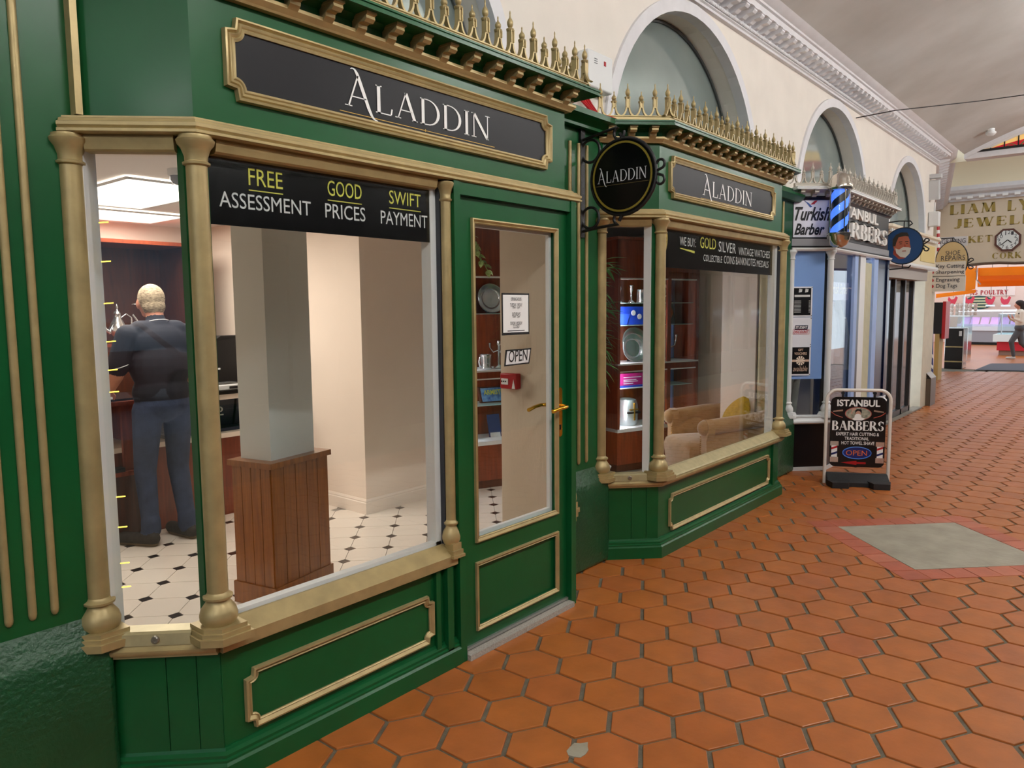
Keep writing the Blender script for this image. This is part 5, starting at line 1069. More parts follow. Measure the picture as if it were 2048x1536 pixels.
# posters on the slanted barber window
MB().prism([c3(.03, .87, -.037), c3(.355, .87, -.037), c3(.355, 2.06, -.037), c3(.03, 2.06, -.037)], -N3*.003).build('window_film', mat('blue_window_film', '#8fb2ef', .5), b3)
def poster(label, z0, z1, face, s0=.035, s1=.235):
    t = thing('window_poster', label, 'poster', c3((s0+s1)/2, z0, -.03), 'posters on the barber window'); n = -.024
    MB().prism([c3(s0, z0, n), c3(s1, z0, n), c3(s1, z1, n), c3(s0, z1, n)], N3*.004).build('sheet', mat('white_poster_frame', '#e4e6ee', .3), t); n2 = n+.004
    if face: MB().prism([c3(s0+.014, z0+.014, n2), c3(s1-.014, z0+.014, n2), c3(s1-.014, z1-.014, n2), c3(s0+.014, z1-.014, n2)], N3*.001).build('print', face, t)
    for s_ in (s0+.007, s1-.007):
        for z in (z0+.01, z1-.01): MB().lathe([(.004, 0), (.004, .003)], c3(s_, z, n2), 8, ax=(D3, (0, 0, 1), N3)).build('pin', IRON, t)
    return t, n2+.0012
pk, pn = poster('black price list poster with pale lines in the barber window', 1.455, 1.735, BLK)
for k in range(9): MB().prism([c3(.06, 1.60-.013*k, pn), c3(.125, 1.60-.013*k, pn), c3(.125, 1.604-.013*k, pn), c3(.06, 1.604-.013*k, pn)], N3*.0006).build('text_line', GW, pk); MB().prism([c3(.2, 1.60-.013*k, pn), c3(.215, 1.60-.013*k, pn), c3(.215, 1.604-.013*k, pn), c3(.2, 1.604-.013*k, pn)], N3*.0006).build('price_mark', GW, pk)
MB().prism([c3(.06, 1.638, pn), c3(.21, 1.638, pn), c3(.21, 1.658, pn), c3(.06, 1.658, pn)], N3*.0006).build('title_band', GW, pk)
for s_ in (.1, .16): MB().prism([c3(s_, 1.68, pn), c3(s_+.03, 1.685, pn), c3(s_+.035, 1.71, pn), c3(s_+.005, 1.715, pn)], N3*.0006).build('ornament', GW, pk)
pk, pn = poster('white student discount poster in the barber window', 1.185, 1.45, None)
MB().prism([c3(.07, 1.335, pn), c3(.195, 1.335, pn), c3(.2, 1.375, pn), c3(.075, 1.375, pn)], N3*.0006).build('blue_block', NAVYP, pk); text_obj('lettering', sans('STUDENT', .02, .2), c3(.078, 1.343, pn+.0006), D3, (0, 0, 1), WHITEL, pk, w=.115, h=.026)
MB().loop([(.055, 1.295), (.21, 1.295), (.21, 1.333), (.055, 1.333)], [(0, 0), (0, .0006), (.003, .0006), (.003, 0)], O3+N3*pn, D3, (0, 0, 1), N3).build('red_frame', RED, pk); text_obj('lettering', sans('DISCOUNT', .025, .15), c3(.06, 1.301, pn), D3, (0, 0, 1), RED, pk, w=.145, h=.026)
pk, pn = poster('black gift voucher poster with a ribbon bow in the barber window', .905, 1.185, BLK)
GF = mat('rose_gold_print', '#d6b7a0', .4)
text_obj('lettering', sans('GIFT', .02), c3(.11, 1.135, pn), D3, (0, 0, 1), GF, pk, w=.05, h=.022); text_obj('lettering', sans('VOUCHERS', .02), c3(.075, 1.098, pn), D3, (0, 0, 1), GF, pk, w=.12, h=.026)
MB().prism([c3(.05, 1.035, pn), c3(.22, 1.035, pn), c3(.22, 1.055, pn), c3(.05, 1.055, pn)], N3*.0004).build('ribbon', GF, pk)
mb = MB()
for k in range(10):
    a = 2*PI*k/10; p = [(.135, 1.045)]+[(.135+.045*math.cos(a+d_), 1.045+.045*math.sin(a+d_)) for d_ in (-.22, .22)]; mb.poly([c3(x, z, pn+.0008) for x, z in p])
mb.build('bow', mat('pale_bow', '#e9d8c6', .4), pk); text_obj('lettering', sans('available', 0, .35), c3(.065, .945, pn), D3, (0, 0, 1), GF, pk, w=.14, h=.05)
# barber pole
PX, PY = 7.13, 2.13
bp = thing('barber_pole', 'chrome barber pole with blue and black spiral glass on the shop corner', 'barber pole', (PX, PY, 2.05)); CHR = mat('chrome', '#cfc9c0', .12, .95)
z0 = 2.07
MB().lathe([(.004, z0), (.03, z0+.005), (.07, z0+.03), (.092, z0+.075), (.098, z0+.1), (.103, z0+.11), (.103, z0+.135), (.09, z0+.14)], (PX, PY, 0), 28).build('lower_cap', CHR, bp, smooth=50)
MB().lathe([(.09, z0+.51), (.103, z0+.515), (.106, z0+.53), (.106, z0+.565), (.098, z0+.575), (.095, z0+.6), (.075, z0+.64), (.04, z0+.665), (.004, z0+.67)], (PX, PY, 0), 28).build('upper_cap', CHR, bp, smooth=50)
m = bpy.data.materials.new('spiral_stripes'); m.use_nodes = True; N = m.node_tree.nodes; L = m.node_tree.links; b = N['Principled BSDF']; b.inputs['Roughness'].default_value = .2
tc = N.new('ShaderNodeTexCoord'); sp = N.new('ShaderNodeSeparateXYZ'); L.new(tc.outputs['Object'], sp.inputs[0]); at = N.new('ShaderNodeMath'); at.operation = 'ARCTAN2'; L.new(sp.outputs[1], at.inputs[0]); L.new(sp.outputs[0], at.inputs[1])
m1 = N.new('ShaderNodeMath'); m1.operation = 'MULTIPLY_ADD'; m1.inputs[1].default_value = 20.0; L.new(sp.outputs[2], m1.inputs[0]); mm = N.new('ShaderNodeMath'); mm.operation = 'MULTIPLY'; mm.inputs[1].default_value = -1.0; L.new(at.outputs[0], mm.inputs[0]); L.new(mm.outputs[0], m1.inputs[2])
sn = N.new('ShaderNodeMath'); sn.operation = 'SINE'; m2 = N.new('ShaderNodeMath'); m2.operation = 'MULTIPLY'; m2.inputs[1].default_value = 2.0; L.new(m1.outputs[0], m2.inputs[0]); L.new(m2.outputs[0], sn.inputs[0])
gt = N.new('ShaderNodeMath'); gt.operation = 'GREATER_THAN'; gt.inputs[1].default_value = -.05; L.new(sn.outputs[0], gt.inputs[0])
mx = N.new('ShaderNodeMix'); mx.data_type = 'RGBA'; mx.inputs[6].default_value = (*lin('#0a0f1c'), 1); mx.inputs[7].default_value = (*lin('#4f83ff'), 1); L.new(gt.outputs[0], mx.inputs[0]); L.new(mx.outputs[2], b.inputs['Base Color']); L.new(mx.outputs[2], b.inputs['Emission Color']); b.inputs['Emission Strength'].default_value = .9
o = MB().lathe([(.072, z0+.14), (.072, z0+.51)], (PX, PY, 0), 28).mesh('spiral_core', m, (PX, PY, 2.05), 50); q = bpy.data.objects.new('spiral_core', o); COL.objects.link(q); q.parent = bp
MB().lathe([(.088, z0+.14), (.088, z0+.51)], (PX, PY, 0), 28, cap=False).build('glass_cylinder', GLASS, bp, smooth=50)
for k in range(4):
    a = PI/4+PI/2*k; MB().tube([(PX+.088*math.cos(a), PY+.088*math.sin(a), z0+.13), (PX+.088*math.cos(a), PY+.088*math.sin(a), z0+.52)], .006, 6).build('tie_rod', CHR, bp)
MB().tube([(PX, PY, z0+.12), (PX+.08, PY+.08, z0+.12)], .02, 8).build('wall_arm', CHR, bp); MB().tube([(PX, PY, z0+.55), (PX+.08, PY+.08, z0+.55)], .02, 8).build('wall_arm', CHR, bp)
# coats in the barber window
def coat(label, x, y, z1, z0, m, w0=.1):
    t = thing('hanging_coat', label, 'coat', (x, y, z0), 'coats hanging in the barber window'); mb = MB(); n = 22; rows = 14; V = []
    for i in range(rows+1):
        f = i/rows; z = z1+(z0-z1)*f; r = .03+w0*min(1, f*2.2)*(1+.25*math.sin(f*5))
        for k in range(n):
            a = 2*PI*k/n; rr = r*(1+.12*math.sin(3*a+2*f)+.08*math.sin(5*a-3*f)); V.append((x+rr*math.cos(a), y+.6*rr*math.sin(a), z))
    F = [(i*n+k, i*n+(k+1) % n, (i+1)*n+(k+1) % n, (i+1)*n+k) for i in range(rows) for k in range(n)]; mb.addm(V, F); mb.build('cloth', m, t, smooth=80)
    mb = MB(); mb.tube([(x+w0*.7, y-.03, z1-.2), (x+w0*1.25, y-.05, z1-.5), (x+w0*1.1, y-.05, z0+.08)], [.04, .05, .04], 10); mb.build('sleeve', m, t, smooth=70); MB().tube([(x, y, z1-.02), (x, y, z1+.05), (x+.02, y, z1+.08)], .005, 6).build('hook', CHR, t)
coat('pale grey robe hanging in the barber window', 7.98, 2.46, 1.68, .95, mat('pale_grey_cloth', '#a9b0bc', .85, var=.15, vscale=12)); coat('light grey coat hanging in front of the red cloth', 8.42, 2.5, 1.62, .78, mat('grey_white_cloth', '#bdbcb8', .85, var=.15, vscale=10), .13)
t = thing('hanging_coat', 'dark red coat between the two pale coats', 'coat', (8.4, 2.7, 1.0), 'coats hanging in the barber window'); bevbox('cloth', mat('dark_red_cloth', '#6d2a26', .8, var=.2, vscale=9), t, 8.2, 8.75, 2.62, 2.7, 1.0, 1.6, .03, 3); box('collar', MATS['dark_red_cloth'], t, 8.4, 8.6, 2.62, 2.7, 1.6, 1.72)
t = thing('coat_rail', 'chrome coat rail in the barber window', 'rail', (8.4, 2.48, 1.7)); MB().tube([(7.6, 2.46, 1.75), (9.0, 2.52, 1.75)], .01, 8).build('rail', CHR, t); MB().tube([(7.62, 2.46, 1.75), (7.62, 2.46, 2.3)], .008, 6).build('hanger_rod', CHR, t); MB().tube([(8.98, 2.52, 1.75), (8.98, 2.52, 2.3)], .008, 6).build('hanger_rod', CHR, t)
bt = thing('purple_window_banner', 'purple tinted lettering band across the barber window glass', 'banner', (7.6, 2.27, 1.6)); zt = pl(1660, 563, 2.25)[2]; zb = pl(1660, 600, 2.25)[2]
box('band', mat('purple_film', '#8d8bb0', .2), bt, 7.37, 7.99, 2.275, 2.278, zb, zt); text_obj('lettering', sans('Turkish Barber', .01, .25), (7.39, 2.2745, zb+.06), (1, 0, 0), (0, 0, 1), WHITEL, bt, w=.58, h=.1)
# ---------------------------------------------------------------- barber A-board
A0 = np.array([6.736, 2.066, 0]); A1 = np.array([6.973, 1.607, 0]); AX = (A1-A0); AW = np.linalg.norm(AX); AX /= AW; AN = np.cross(AX, [0, 0, 1.]); 
ab = thing('pavement_sign', 'black barber pavement sign in a white tubular frame on the tiled floor', 'pavement sign', tuple((A0+A1)/2))
def ap(x, z, n=0): return tuple(A0+AX*x+np.array([0, 0, z])+AN*n)
H_ = .825; rc = .09
pts = [ap(0, 0.0)]+[ap(rc-rc*math.cos(a), H_-rc+rc*math.sin(a)) for a in [PI/2*i/8 for i in range(9)]]+[ap(AW-rc+rc*math.sin(a), H_-rc+rc*math.cos(a)) for a in [PI/2*i/8 for i in range(9)]]+[ap(AW, 0)]
MB().tube(pts, .0145, 12).build('tube_frame', mat('white_powder_coat', '#e6dfd6', .4), ab, smooth=60)
bx0, bx1, bz0, bz1, rb = .035, AW-.035, .15, .765, .05
def rrect(x0, x1, z0, z1, r, n=6): 
    P = []
    for cx, cz, a0 in ((x1-r, z0+r, -90), (x1-r, z1-r, 0), (x0+r, z1-r, 90), (x0+r, z0+r, 180)):
        for i in range(n+1): a = math.radians(a0+90*i/n); P.append((cx+r*math.cos(a), cz+r*math.sin(a)))
    return P
pb = MB().prism([ap(x, z, -.006) for x, z in rrect(bx0, bx1, bz0, bz1, rb)], AN*.012).build('panel', mat('satin_black_panel', '#08080a', .3), ab); q = .0065
for x in (.13, AW-.13): MB().lathe([(.014, -.012), (.014, .012)], ap(x, H_-.025, 0), 12, ax=(AX, (0, 0, 1), AN)).build('clip', IRON, ab); MB().obox(ap(x, .775, 0), AX*.008, AN*.004, (0, 0, .03)).build('clip_strap', IRON, ab)
def at_(s_, x0, x1, z, h, m=WHITEL, fn=sans, **kw): text_obj('lettering', fn(s_, **kw), ap(x0, z, q), AX, (0, 0, 1), m, pb, w=x1-x0, h=h)
at_('ISTANBUL', .085, AW-.085, .683, .06, bold=.03); at_('BARBERS', .05, AW-.05, .472, .084, fn=serif, k=.2, t=.06, gap=.05)
at_('EXPERT HAIR CUTTING &', .085, AW-.085, .427, .029, bold=.01); at_('TRADITIONAL', .155, AW-.165, .388, .028, bold=.01); at_('HOT TOWEL SHAVE', .13, AW-.12, .348, .029, bold=.01)
def ell2(cx, cz, rx, rz, n=28): return [ap(cx+rx*math.cos(2*PI*i/n), cz+rz*math.sin(2*PI*i/n), q) for i in range(n)]
def flat(name, pts, m, par, lift=.0): return MB().prism([tuple(np.array(p)+AN*lift) for p in pts], AN*.0006).build(name, m, par)
cxm = AW/2
ov = flat('portrait_oval', ell2(cxm, .62, .108, .058), mat('oval_red_rim', '#b5574f', .4), pb); flat('oval_field', ell2(cxm, .62, .102, .053), mat('oval_grey_green', '#6f7668', .5, col2='#b5b09c', vscale=40), ov, .0007)
flat('portrait_hair', [ap(cxm+x, .618+z, q) for x, z in ((-.024, .005), (-.026, .03), (-.01, .044), (.02, .042), (.028, .03), (.026, .005))], BLK, ov, .0014); flat('portrait_face', ell2(cxm+.0, .618, .022, .028), mat('print_skin', '#c99a86', .5), ov, .002); flat('portrait_foam', ell2(cxm-.002, .596, .028, .024), WHITEL, ov, .0026); flat('portrait_towel', [ap(cxm+x, .618+z, q) for x, z in ((-.05, -.045), (-.03, -.03), (.03, -.03), (.06, -.04), (.03, -.056), (-.03, -.056))], WHITEL, ov, .0022); flat('portrait_arm', [ap(cxm+x, .618+z, q) for x, z in ((-.06, .0), (-.05, .045), (-.02, .05), (-.02, .035), (-.045, .03), (-.05, .0))], MATS['print_skin'], ov, .0028)
for sg in (-1, 1):
    X0 = cxm+sg*.125
    MB().prism([ap(X0, .64, q), ap(X0+sg*.08, .632, q), ap(X0+sg*.08, .642, q), ap(X0, .655, q)], AN*.0008).build('razor_blade', SILVER, pb)
    mb = MB(); mb.tube([ap(X0+sg*.095, .633, q), ap(X0+sg*.06, .605, q), ap(X0+sg*.0, .585, q)], .004, 6); mb.build('razor_handle', mat('razor_red', '#a33a22', .4), pb)
    XP = cxm+sg*.185
    for z0_, z1_, wd, m_ in ((.19, .235, .034, SILVER), (.235, .335, .024, WHITEL), (.335, .375, .034, SILVER)): flat('pole_print', [ap(XP-wd, z0_, q), ap(XP+wd, z0_, q), ap(XP+wd, z1_, q), ap(XP-wd, z1_, q)], m_, pb)
    for z_, m_ in ((.30, RED), (.25, mat('print_navy', '#1a2560', .4))): flat('pole_stripe', [ap(XP-.024, z_, q), ap(XP+.024, z_+.018, q), ap(XP+.024, z_+.036, q), ap(XP-.024, z_+.018, q)], m_, pb, .0008)
mb = MB(); mb.tube([ap(cxm+.115*math.cos(2*PI*i/36), .275+.052*math.sin(2*PI*i/36), q+.001) for i in range(37)], .0045, 6); mb.build('neon_ring', mat('neon_blue_print', '#3f7fe0', .4), pb); flat('neon_field', ell2(cxm, .275, .11, .048), mat('neon_field', '#141a66', .5), pb, .0003); at_('OPEN', cxm-.088, cxm+.082, .252, .046, m=mat('neon_orange_print', '#e4702e', .4))
flat('arrow', [ap(x, z, q) for x, z in ((cxm-.13, .187), (cxm, .205), (cxm, .195), (cxm+.075, .195), (cxm+.075, .178), (cxm, .178), (cxm, .168))], RED, pb)
mb = MB(); P = [(-.0, 0), (.0, .06), (.03, .1), (AW-.03, .1), (AW, .06), (AW, 0)]
RUB = mat('black_rubber_base', '#17181a', .6, bump=.2, bscale=80)
mb.prism([ap(.01, .02, -.13), ap(.01, .095, -.02), ap(.01, .095, .02), ap(.01, .035, .13), ap(.01, 0, .13), ap(.01, 0, -.13)], AX*(AW-.02)); bo = mb.build('foot', RUB, ab); 
for x in (.0, AW-.19): MB().prism([ap(x, 0, .10), ap(x+.19, 0, .10), ap(x+.16, 0, .21), ap(x+.03, 0, .21)], (0, 0, .05)).build('foot_lobe', RUB, ab)
# ---------------------------------------------------------------- plain shop beyond the barber
b4 = thing('plain_shopfront', 'cream shopfront with dark aluminium doors beside the barber', 'shopfront', (11.2, 2.45, 0)); DKM = mat('dark_aluminium', '#4a4846', .35, .4); CRM = mat('cream_shop_paint', '#ddd0b8', .55)
P4 = [(9.62, 2.5), (9.8, 2.36), (12.55, 2.36)]
box('fascia', CRM, b4, 9.7, 12.6, 2.38, 2.57, 2.1, 2.46); MB().sweep(P4, [(-.1, 2.46), (.02, 2.46), (.05, 2.49), (.05, 2.52), (-.1, 2.52)]).build('cornice', CRM, b4)
dtm = MB().box(-.018, .018, -.03, 0, -.022, .022).mesh('dentil', WHITEF)
for k in range(38): inst('dentil', dtm, b4, (9.85+.07*k, 2.36, 2.46))
MB().sweep(P4, [(-.1, 2.05), (.02, 2.05), (.03, 2.07), (.03, 2.1), (-.1, 2.1)]).build('lower_moulding', WHITEF, b4); box('shutter_housing', mat('grey_housing', '#a8a098', .5), b4, 9.9, 12.2, 2.4, 2.57, 1.9, 2.05)
box('sign_panel', mat('pale_yellow_sign', '#d8c27e', .5), b4, 11.6, 12.5, 2.372, 2.38, 2.16, 2.4)
for x in (9.75, 10.35, 10.95, 11.5, 12.0): box('door_frame', DKM, b4, x, x+.07, 2.53, 2.59, 0, 1.92)
for x0, x1 in ((9.82, 10.35), (10.42, 10.95), (11.02, 11.5), (11.57, 12.0)): box('pane', mat('dark_shop_glass', '#2b2f33', .08, spec=.7), b4, x0, x1, 2.56, 2.566, .1, 1.92)
box('bottom_rail', DKM, b4, 9.75, 12.07, 2.53, 2.59, 0, .1); box('step', mat('concrete_step', '#8d857a', .8), b4, 9.6, 12.6, 2.47, 2.6, 0, .02); box('notice', WHITEL, b4, 10.05, 10.16, 2.552, 2.56, 1.25, 1.5)
t = thing('corner_pier', 'cream plastered corner pier with a steel guard at its foot', 'pier', (12.95, 2.6, 0)); box('shaft', mat('pale_cream_plaster', '#d3cab4', .7, var=.06, vscale=6), t, 12.6, 13.3, 2.5, 3.0, 0, 2.52); MB().prism([(12.95, 2.43, 0), (13.32, 2.43, 0), (13.32, 2.5, 0), (12.95, 2.5, 0)], (0, 0, .42)).build('guard', mat('brushed_steel_guard', '#6e655a', .35, .7), t); MB().prism([(12.95, 2.43, .42), (13.32, 2.43, .42), (13.32, 2.5, .5), (12.95, 2.5, .5)], (0, 0, .01)).build('guard_cap', mat('steel_cap', '#9d9488', .35, .7), t)
# blade sign with the lathered face
FX = 9.58
t = thing('face_sign', 'round blue hanging sign painted with a lathered face', 'hanging sign', (FX, 2.45, 2.0)); fy_, fz_, fr = 2.146, 2.234, .2
dk = MB().lathe([(fr, -.012), (fr, .012)], (FX, fy_, fz_), 40, ax=((0, -1, 0), (0, 0, 1), (-1, 0, 0))).build('disc', mat('painted_blue', '#1d4777', .4), t); MB().tube([(FX, fy_+(fr+.004)*math.cos(2*PI*i/36), fz_+(fr+.004)*math.sin(2*PI*i/36)) for i in range(37)], .009, 6).build('rim', IRON, t, smooth=50)
def fp(name, pts, m, lift): return MB().prism([(FX-.012-lift, fy_-x*fr, fz_+z*fr) for x, z in pts], (-.001, 0, 0)).build(name, m, dk)
fp('painted_neck', [(-.5, -.25), (-.5, -.45), (-.2, -.75), (.1, -.72), (.2, -.4), (-.3, -.1)], mat('paint_red_brown', '#a5452c', .5), .0); fp('painted_face', [(-.42, -.1), (-.38, .45), (-.2, .62), (.2, .62), (.32, .35), (.35, .1), (.4, -.1), (.3, -.4), (-.3, -.4)], mat('paint_skin', '#b5654a', .5), .001)
fp('painted_hair', [(-.55, .0), (-.55, .4), (-.4, .65), (-.1, .78), (.2, .74), (.32, .5), (.1, .56), (-.25, .5), (-.36, .2), (-.42, -.1)], mat('paint_dark_hair', '#332a1e', .6), .0022); fp('painted_lather', [(-.4, -.12), (-.2, -.2), (.02, -.06), (.3, -.1), (.42, -.15), (.36, -.45), (.15, -.68), (-.12, -.62), (-.34, -.4)], mat('paint_lather', '#d5cfc0', .6), .0022)
for x in (-.12, .2): fp('painted_brow', [(x-.1, .2), (x+.08, .22), (x+.08, .26), (x-.1, .25)], MATS['paint_dark_hair'], .0034); fp('painted_eye', [(x-.06, .1), (x+.06, .1), (x+.05, .14), (x-.05, .14)], MATS['paint_dark_hair'], .0034)
fp('painted_mouth', [(-.05, -.32), (.18, -.32), (.16, -.27), (-.02, -.27)], MATS['paint_red_brown'], .0034); fp('painted_ear', [(-.5, .0), (-.42, .0), (-.4, -.22), (-.46, -.22)], MATS['paint_skin'], .003); fp('painted_nose', [(.08, .12), (.17, -.05), (.05, -.05)], MATS['paint_red_brown'], .0032)
MB().tube([(FX, 2.5, 2.5), (FX, 2.2, 2.52), (FX, 2.08, 2.51), (FX, 2.06, 2.48), (FX, 2.09, 2.46)], .008, 6).build('top_arm', IRON, t, smooth=50); MB().tube([(FX, 2.5, 1.96), (FX, 2.2, 1.975), (FX, 2.08, 1.985), (FX, 2.06, 2.01)], .008, 6).build('bottom_arm', IRON, t, smooth=50); box('wall_strap', IRON, t, FX-.02, FX+.02, 2.49, 2.505, 1.95, 2.6); MB().tube([(FX, fy_, 2.515), (FX, fy_, fz_+fr)], .007, 6).build('hook', IRON, t); MB().tube([(FX, fy_, 1.98), (FX, fy_, fz_-fr)], .007, 6).build('hook', IRON, t)
for sg in (1, -1): MB().tube([(FX, fy_-fr, fz_), (FX, fy_-fr-.03, fz_+.02*sg)]+[(FX, fy_-fr-.04-.025*math.cos(math.radians(a)), fz_+sg*(.045+.025*math.sin(math.radians(a)))) for a in range(0, 240, 30)], .008, 6).build('side_scroll', IRON, t, smooth=50)
# shoe repair blade sign
KX = 13.1; W3 = mat('off_white_board', '#d9d2c4', .5); TB = mat('tan_board', '#cdb482', .5)
t = thing('shoe_repair_sign', 'tan oval shoe repair hanging sign above white key cutting boards', 'hanging sign', (KX, 2.5, 1.75)); oy, oz = plx(1903, 522, KX)[1], plx(1903, 522, KX)[2]; orx = plx(1872, 522, KX)[1]-oy; orz = plx(1903, 484, KX)[2]-oz
dk = MB().prism([(KX, oy+orx*math.cos(2*PI*i/36), oz+orz*math.sin(2*PI*i/36)) for i in range(36)], (.02, 0, 0)).build('oval_board', TB, t); MB().tube([(KX+.01, oy+(orx+.005)*math.cos(2*PI*i/36), oz+(orz+.005)*math.sin(2*PI*i/36)) for i in range(37)], .01, 6).build('oval_rim', IRON, t, smooth=50)
def ky(name, s_, x0, y0, x1, ytop, m, par, X=KX, fn=sans, **kw):
    a = plx(x0, y0, X); b = plx(x1, y0, X); c = plx(x0, ytop, X); text_obj(name, fn(s_, **kw), (X, a[1], a[2]), (0, -1, 0), (0, 0, 1), m, par, w=a[1]-b[1], h=c[2]-a[2], lift=.003)
ky('lettering', 'SHOE', 1891, 511, 1920, 502, DG, dk); ky('lettering', 'REPAIRS', 1882, 522, 1930, 512, DG, dk)
def kbox(name, m, x0, y0, x1, y1, par, X=KX, th=.02, dx=0):
    a = plx(x0, y0, X+dx); b = plx(x1, y1, X+dx); return MB().box(X+dx, X+dx+th, min(a[1], b[1]), max(a[1], b[1]), min(a[2], b[2]), max(a[2], b[2])).build(name, m, par)
for (y0, y1, rows) in ((525, 552, ((539, 529, 'Key Cutting', 1928), (550, 541, 'Sharpening', 1928))), (553, 582, ((566, 556, 'Engraving', 1919), (578, 568, 'Dog Tags', 1914)))):
    bd = kbox('hanging_board', W3, 1858, y0, 1930, y1, t, dx=-.03)
    for yb, yt, s_, xr in rows:
        ky('lettering', s_, 1872, yb, xr, yt, DG, bd, X=KX-.03, bold=.01); c = plx(1864, (yb+yt)/2, KX-.033); MB().lathe([(.025, 0), (.025, .002)], c, 14, ax=((0, -1, 0), (0, 0, 1), (-1, 0, 0))).build('red_dot', RED, bd)
MB().tube([(KX, 2.6, plx(1880, 478, KX)[2]), plx(1908, 476, KX), plx(1911, 482, KX)], .01, 6).build('top_arm', IRON, t); MB().tube([(KX+.01, oy, oz+orz), (KX+.01, oy, plx(1903, 477, KX)[2])], .008, 6).build('hook', IRON, t)
for sg in (1, -1): MB().tube([(KX, oy-orx, oz-.05), (KX, oy-orx-.03, oz-.05+.02*sg)]+[(KX, oy-orx-.05-.03*math.cos(math.radians(a)), oz-.05+sg*(.05+.03*math.sin(math.radians(a)))) for a in range(0, 240, 30)], .009, 6).build('side_scroll', IRON, t, smooth=50)
t = thing('engraving_board', 'pale grey engraving board behind the shoe repair sign', 'sign', (13.8, 2.6, 2.3)); bd = kbox('board', mat('pale_grey_board', '#c9c9cc', .5), 1866, 476, 1934, 491, t, X=13.8); ky('lettering', 'ENGRAVING', 1870, 489, 1931, 480, DG, bd, X=13.8)
MB().box(13.78, 13.84, bd.location[1]+2.55, 2.72, 2.40, 2.44).build('wall_arm', IRON, t)
t = thing('scissor_sign', 'pointed white board with a red blade symbol beside the corner', 'sign', (12.9, 2.5, 1.9)); pts = [plx(x, y, 12.9) for x, y in ((1856, 477), (1865, 478), (1866, 495), (1861, 523), (1855, 524), (1853, 500))]; MB().prism(pts, (.015, 0, 0)).build('board', W3, t); MB().prism([plx(x, y, 12.897) for x, y in ((1854.5, 506), (1856.5, 506), (1856.5, 513), (1854.5, 513))], (-.002, 0, 0)).build('red_blade', RED, t)
t = thing('striped_pole', 'red and white striped pole strip on the corner of the arcade wall', 'barber pole', (13.45, 2.5, 1.7))
for k in range(9):
    z = 2.78-.11*k; MB().tube([(13.42, 2.52-.004*k, z), (13.42, 2.516-.004*k, z-.055)], .022, 8).build('red_band', RED, t); MB().tube([(13.42, 2.518-.004*k, z-.055), (13.42, 2.514-.004*k, z-.11)], .022, 8).build('white_band', WHITEL, t)
# flood light box, junction box
t = thing('flood_light', 'white boxed flood light on the arcade corner', 'flood light', (13.15, 2.5, 3.1)); p = plx(1868, 380, 13.0); MB().obox((13.0, p[1], p[2]), (.06, 0, .012), (0, .075, 0), (-.03, 0, .14)).build('housing', mat('grey_white_metal', '#c6c8ca', .4), t); MB().obox((13.0, p[1]-.01, p[2]+.2), (.06, 0, 0), (0, .085, 0), (0, 0, .03)).build('hood', MATS['grey_white_metal'], t); MB().tube([(13.0, p[1], p[2]+.2), (13.1, WY, p[2]+.25)], .015, 6).build('bracket_arm', WHITEF, t)
t = thing('junction_box', 'plain white junction box below the flood light', 'junction box', (13.1, 2.5, 2.8)); p = plx(1868, 438, 13.0); bevbox('casing', WHITEF, t, 12.96, 13.1, p[1]-.07, p[1]+.07, p[2]-.11, p[2]+.11, .01); MB().tube([(13.02, p[1], p[2]+.1), (13.02, p[1], p[2]+.25)], .012, 6).build('conduit', WHITEF, t); box('mount', WHITEF, t, 13.0, 13.06, p[1]+.07, WY, p[2]-.05, p[2]+.05)
# wire across the vault
t = thing('overhead_cable', 'thin dark cable stretched across the arcade', 'cable', tuple(pl(1712, 236, WY))); MB().tube([pl(1712, 236, WY-.008), pl(1790, 221, 2.2), plx(1960, 202, 10.5), plx(2048, 190, 10.8), plx(2300, 150, 11.2)], .006, 5).build('cable', IRON, t)
# ---------------------------------------------------------------- crossing beyond the arcade
FXW = 20.6
CREAMC = mat('cream_cove_plaster', '#e9dcc0', .8)
# veering side wall, from the corner pier to the far wall
vw = MB(); a, b = np.array([13.4, 2.58]), np.array([20.6, 3.98]); d = (b-a)/np.linalg.norm(b-a); nn = np.array([-d[1], d[0]])*.15
vw.prism([(a[0], a[1], 0), (b[0], b[1], 0), (b[0]+nn[0], b[1]+nn[1], 0), (a[0]+nn[0], a[1]+nn[1], 0)], (0, 0, 5.6)); vw.build('wall_veering', PLASTER, None, kind='structure')
# end lunette of the near vault with stained glass
EX = 14.0
ew = thing('wall_lunette', None, None, (EX, 0, 3.86), kind='structure'); mb = MB(); ys = [VC+VH-2*VH*i/40 for i in range(41)]
for a_, b_ in zip(ys[:-1], ys[1:]):
    mb.poly([(EX, a_, 3.86), (EX, b_, 3.86), (EX, b_, max(3.87, vz(b_)-.06)), (EX, a_, max(3.87, vz(a_)-.06))])
    mb.poly([(EX, a_, 3.86), (EX, b_, 3.86), (EX+.25, b_, 3.86), (EX+.25, a_, 3.86)])
    mb.poly([(EX-.06, a_, vz(a_)), (EX-.06, b_, vz(b_)), (EX-.06, b_, vz(b_)-.07), (EX-.06, a_, vz(a_)-.07)]); mb.poly([(EX-.06, a_, vz(a_)-.07), (EX-.06, b_, vz(b_)-.07), (EX, b_, vz(b_)-.06), (EX, a_, vz(a_)-.06)])
mb.build('lunette_plaster', WHITEP, ew)
sg_ = thing('window_5', None, None, (EX-.03, .5, 3.95), kind='structure'); SW = 2.13; 
def st_in(y): return 3.955+max(0, (vz(y)-.10-3.955))*1.0
yy = [SW-i*.18 for i in range(15)]
STG = [mat('stained_red', '#b01826', .3, emit=.5), mat('stained_amber', '#d8b06a', .3, emit=.6), mat('stained_green', '#2c6a3a', .3, emit=.4)]
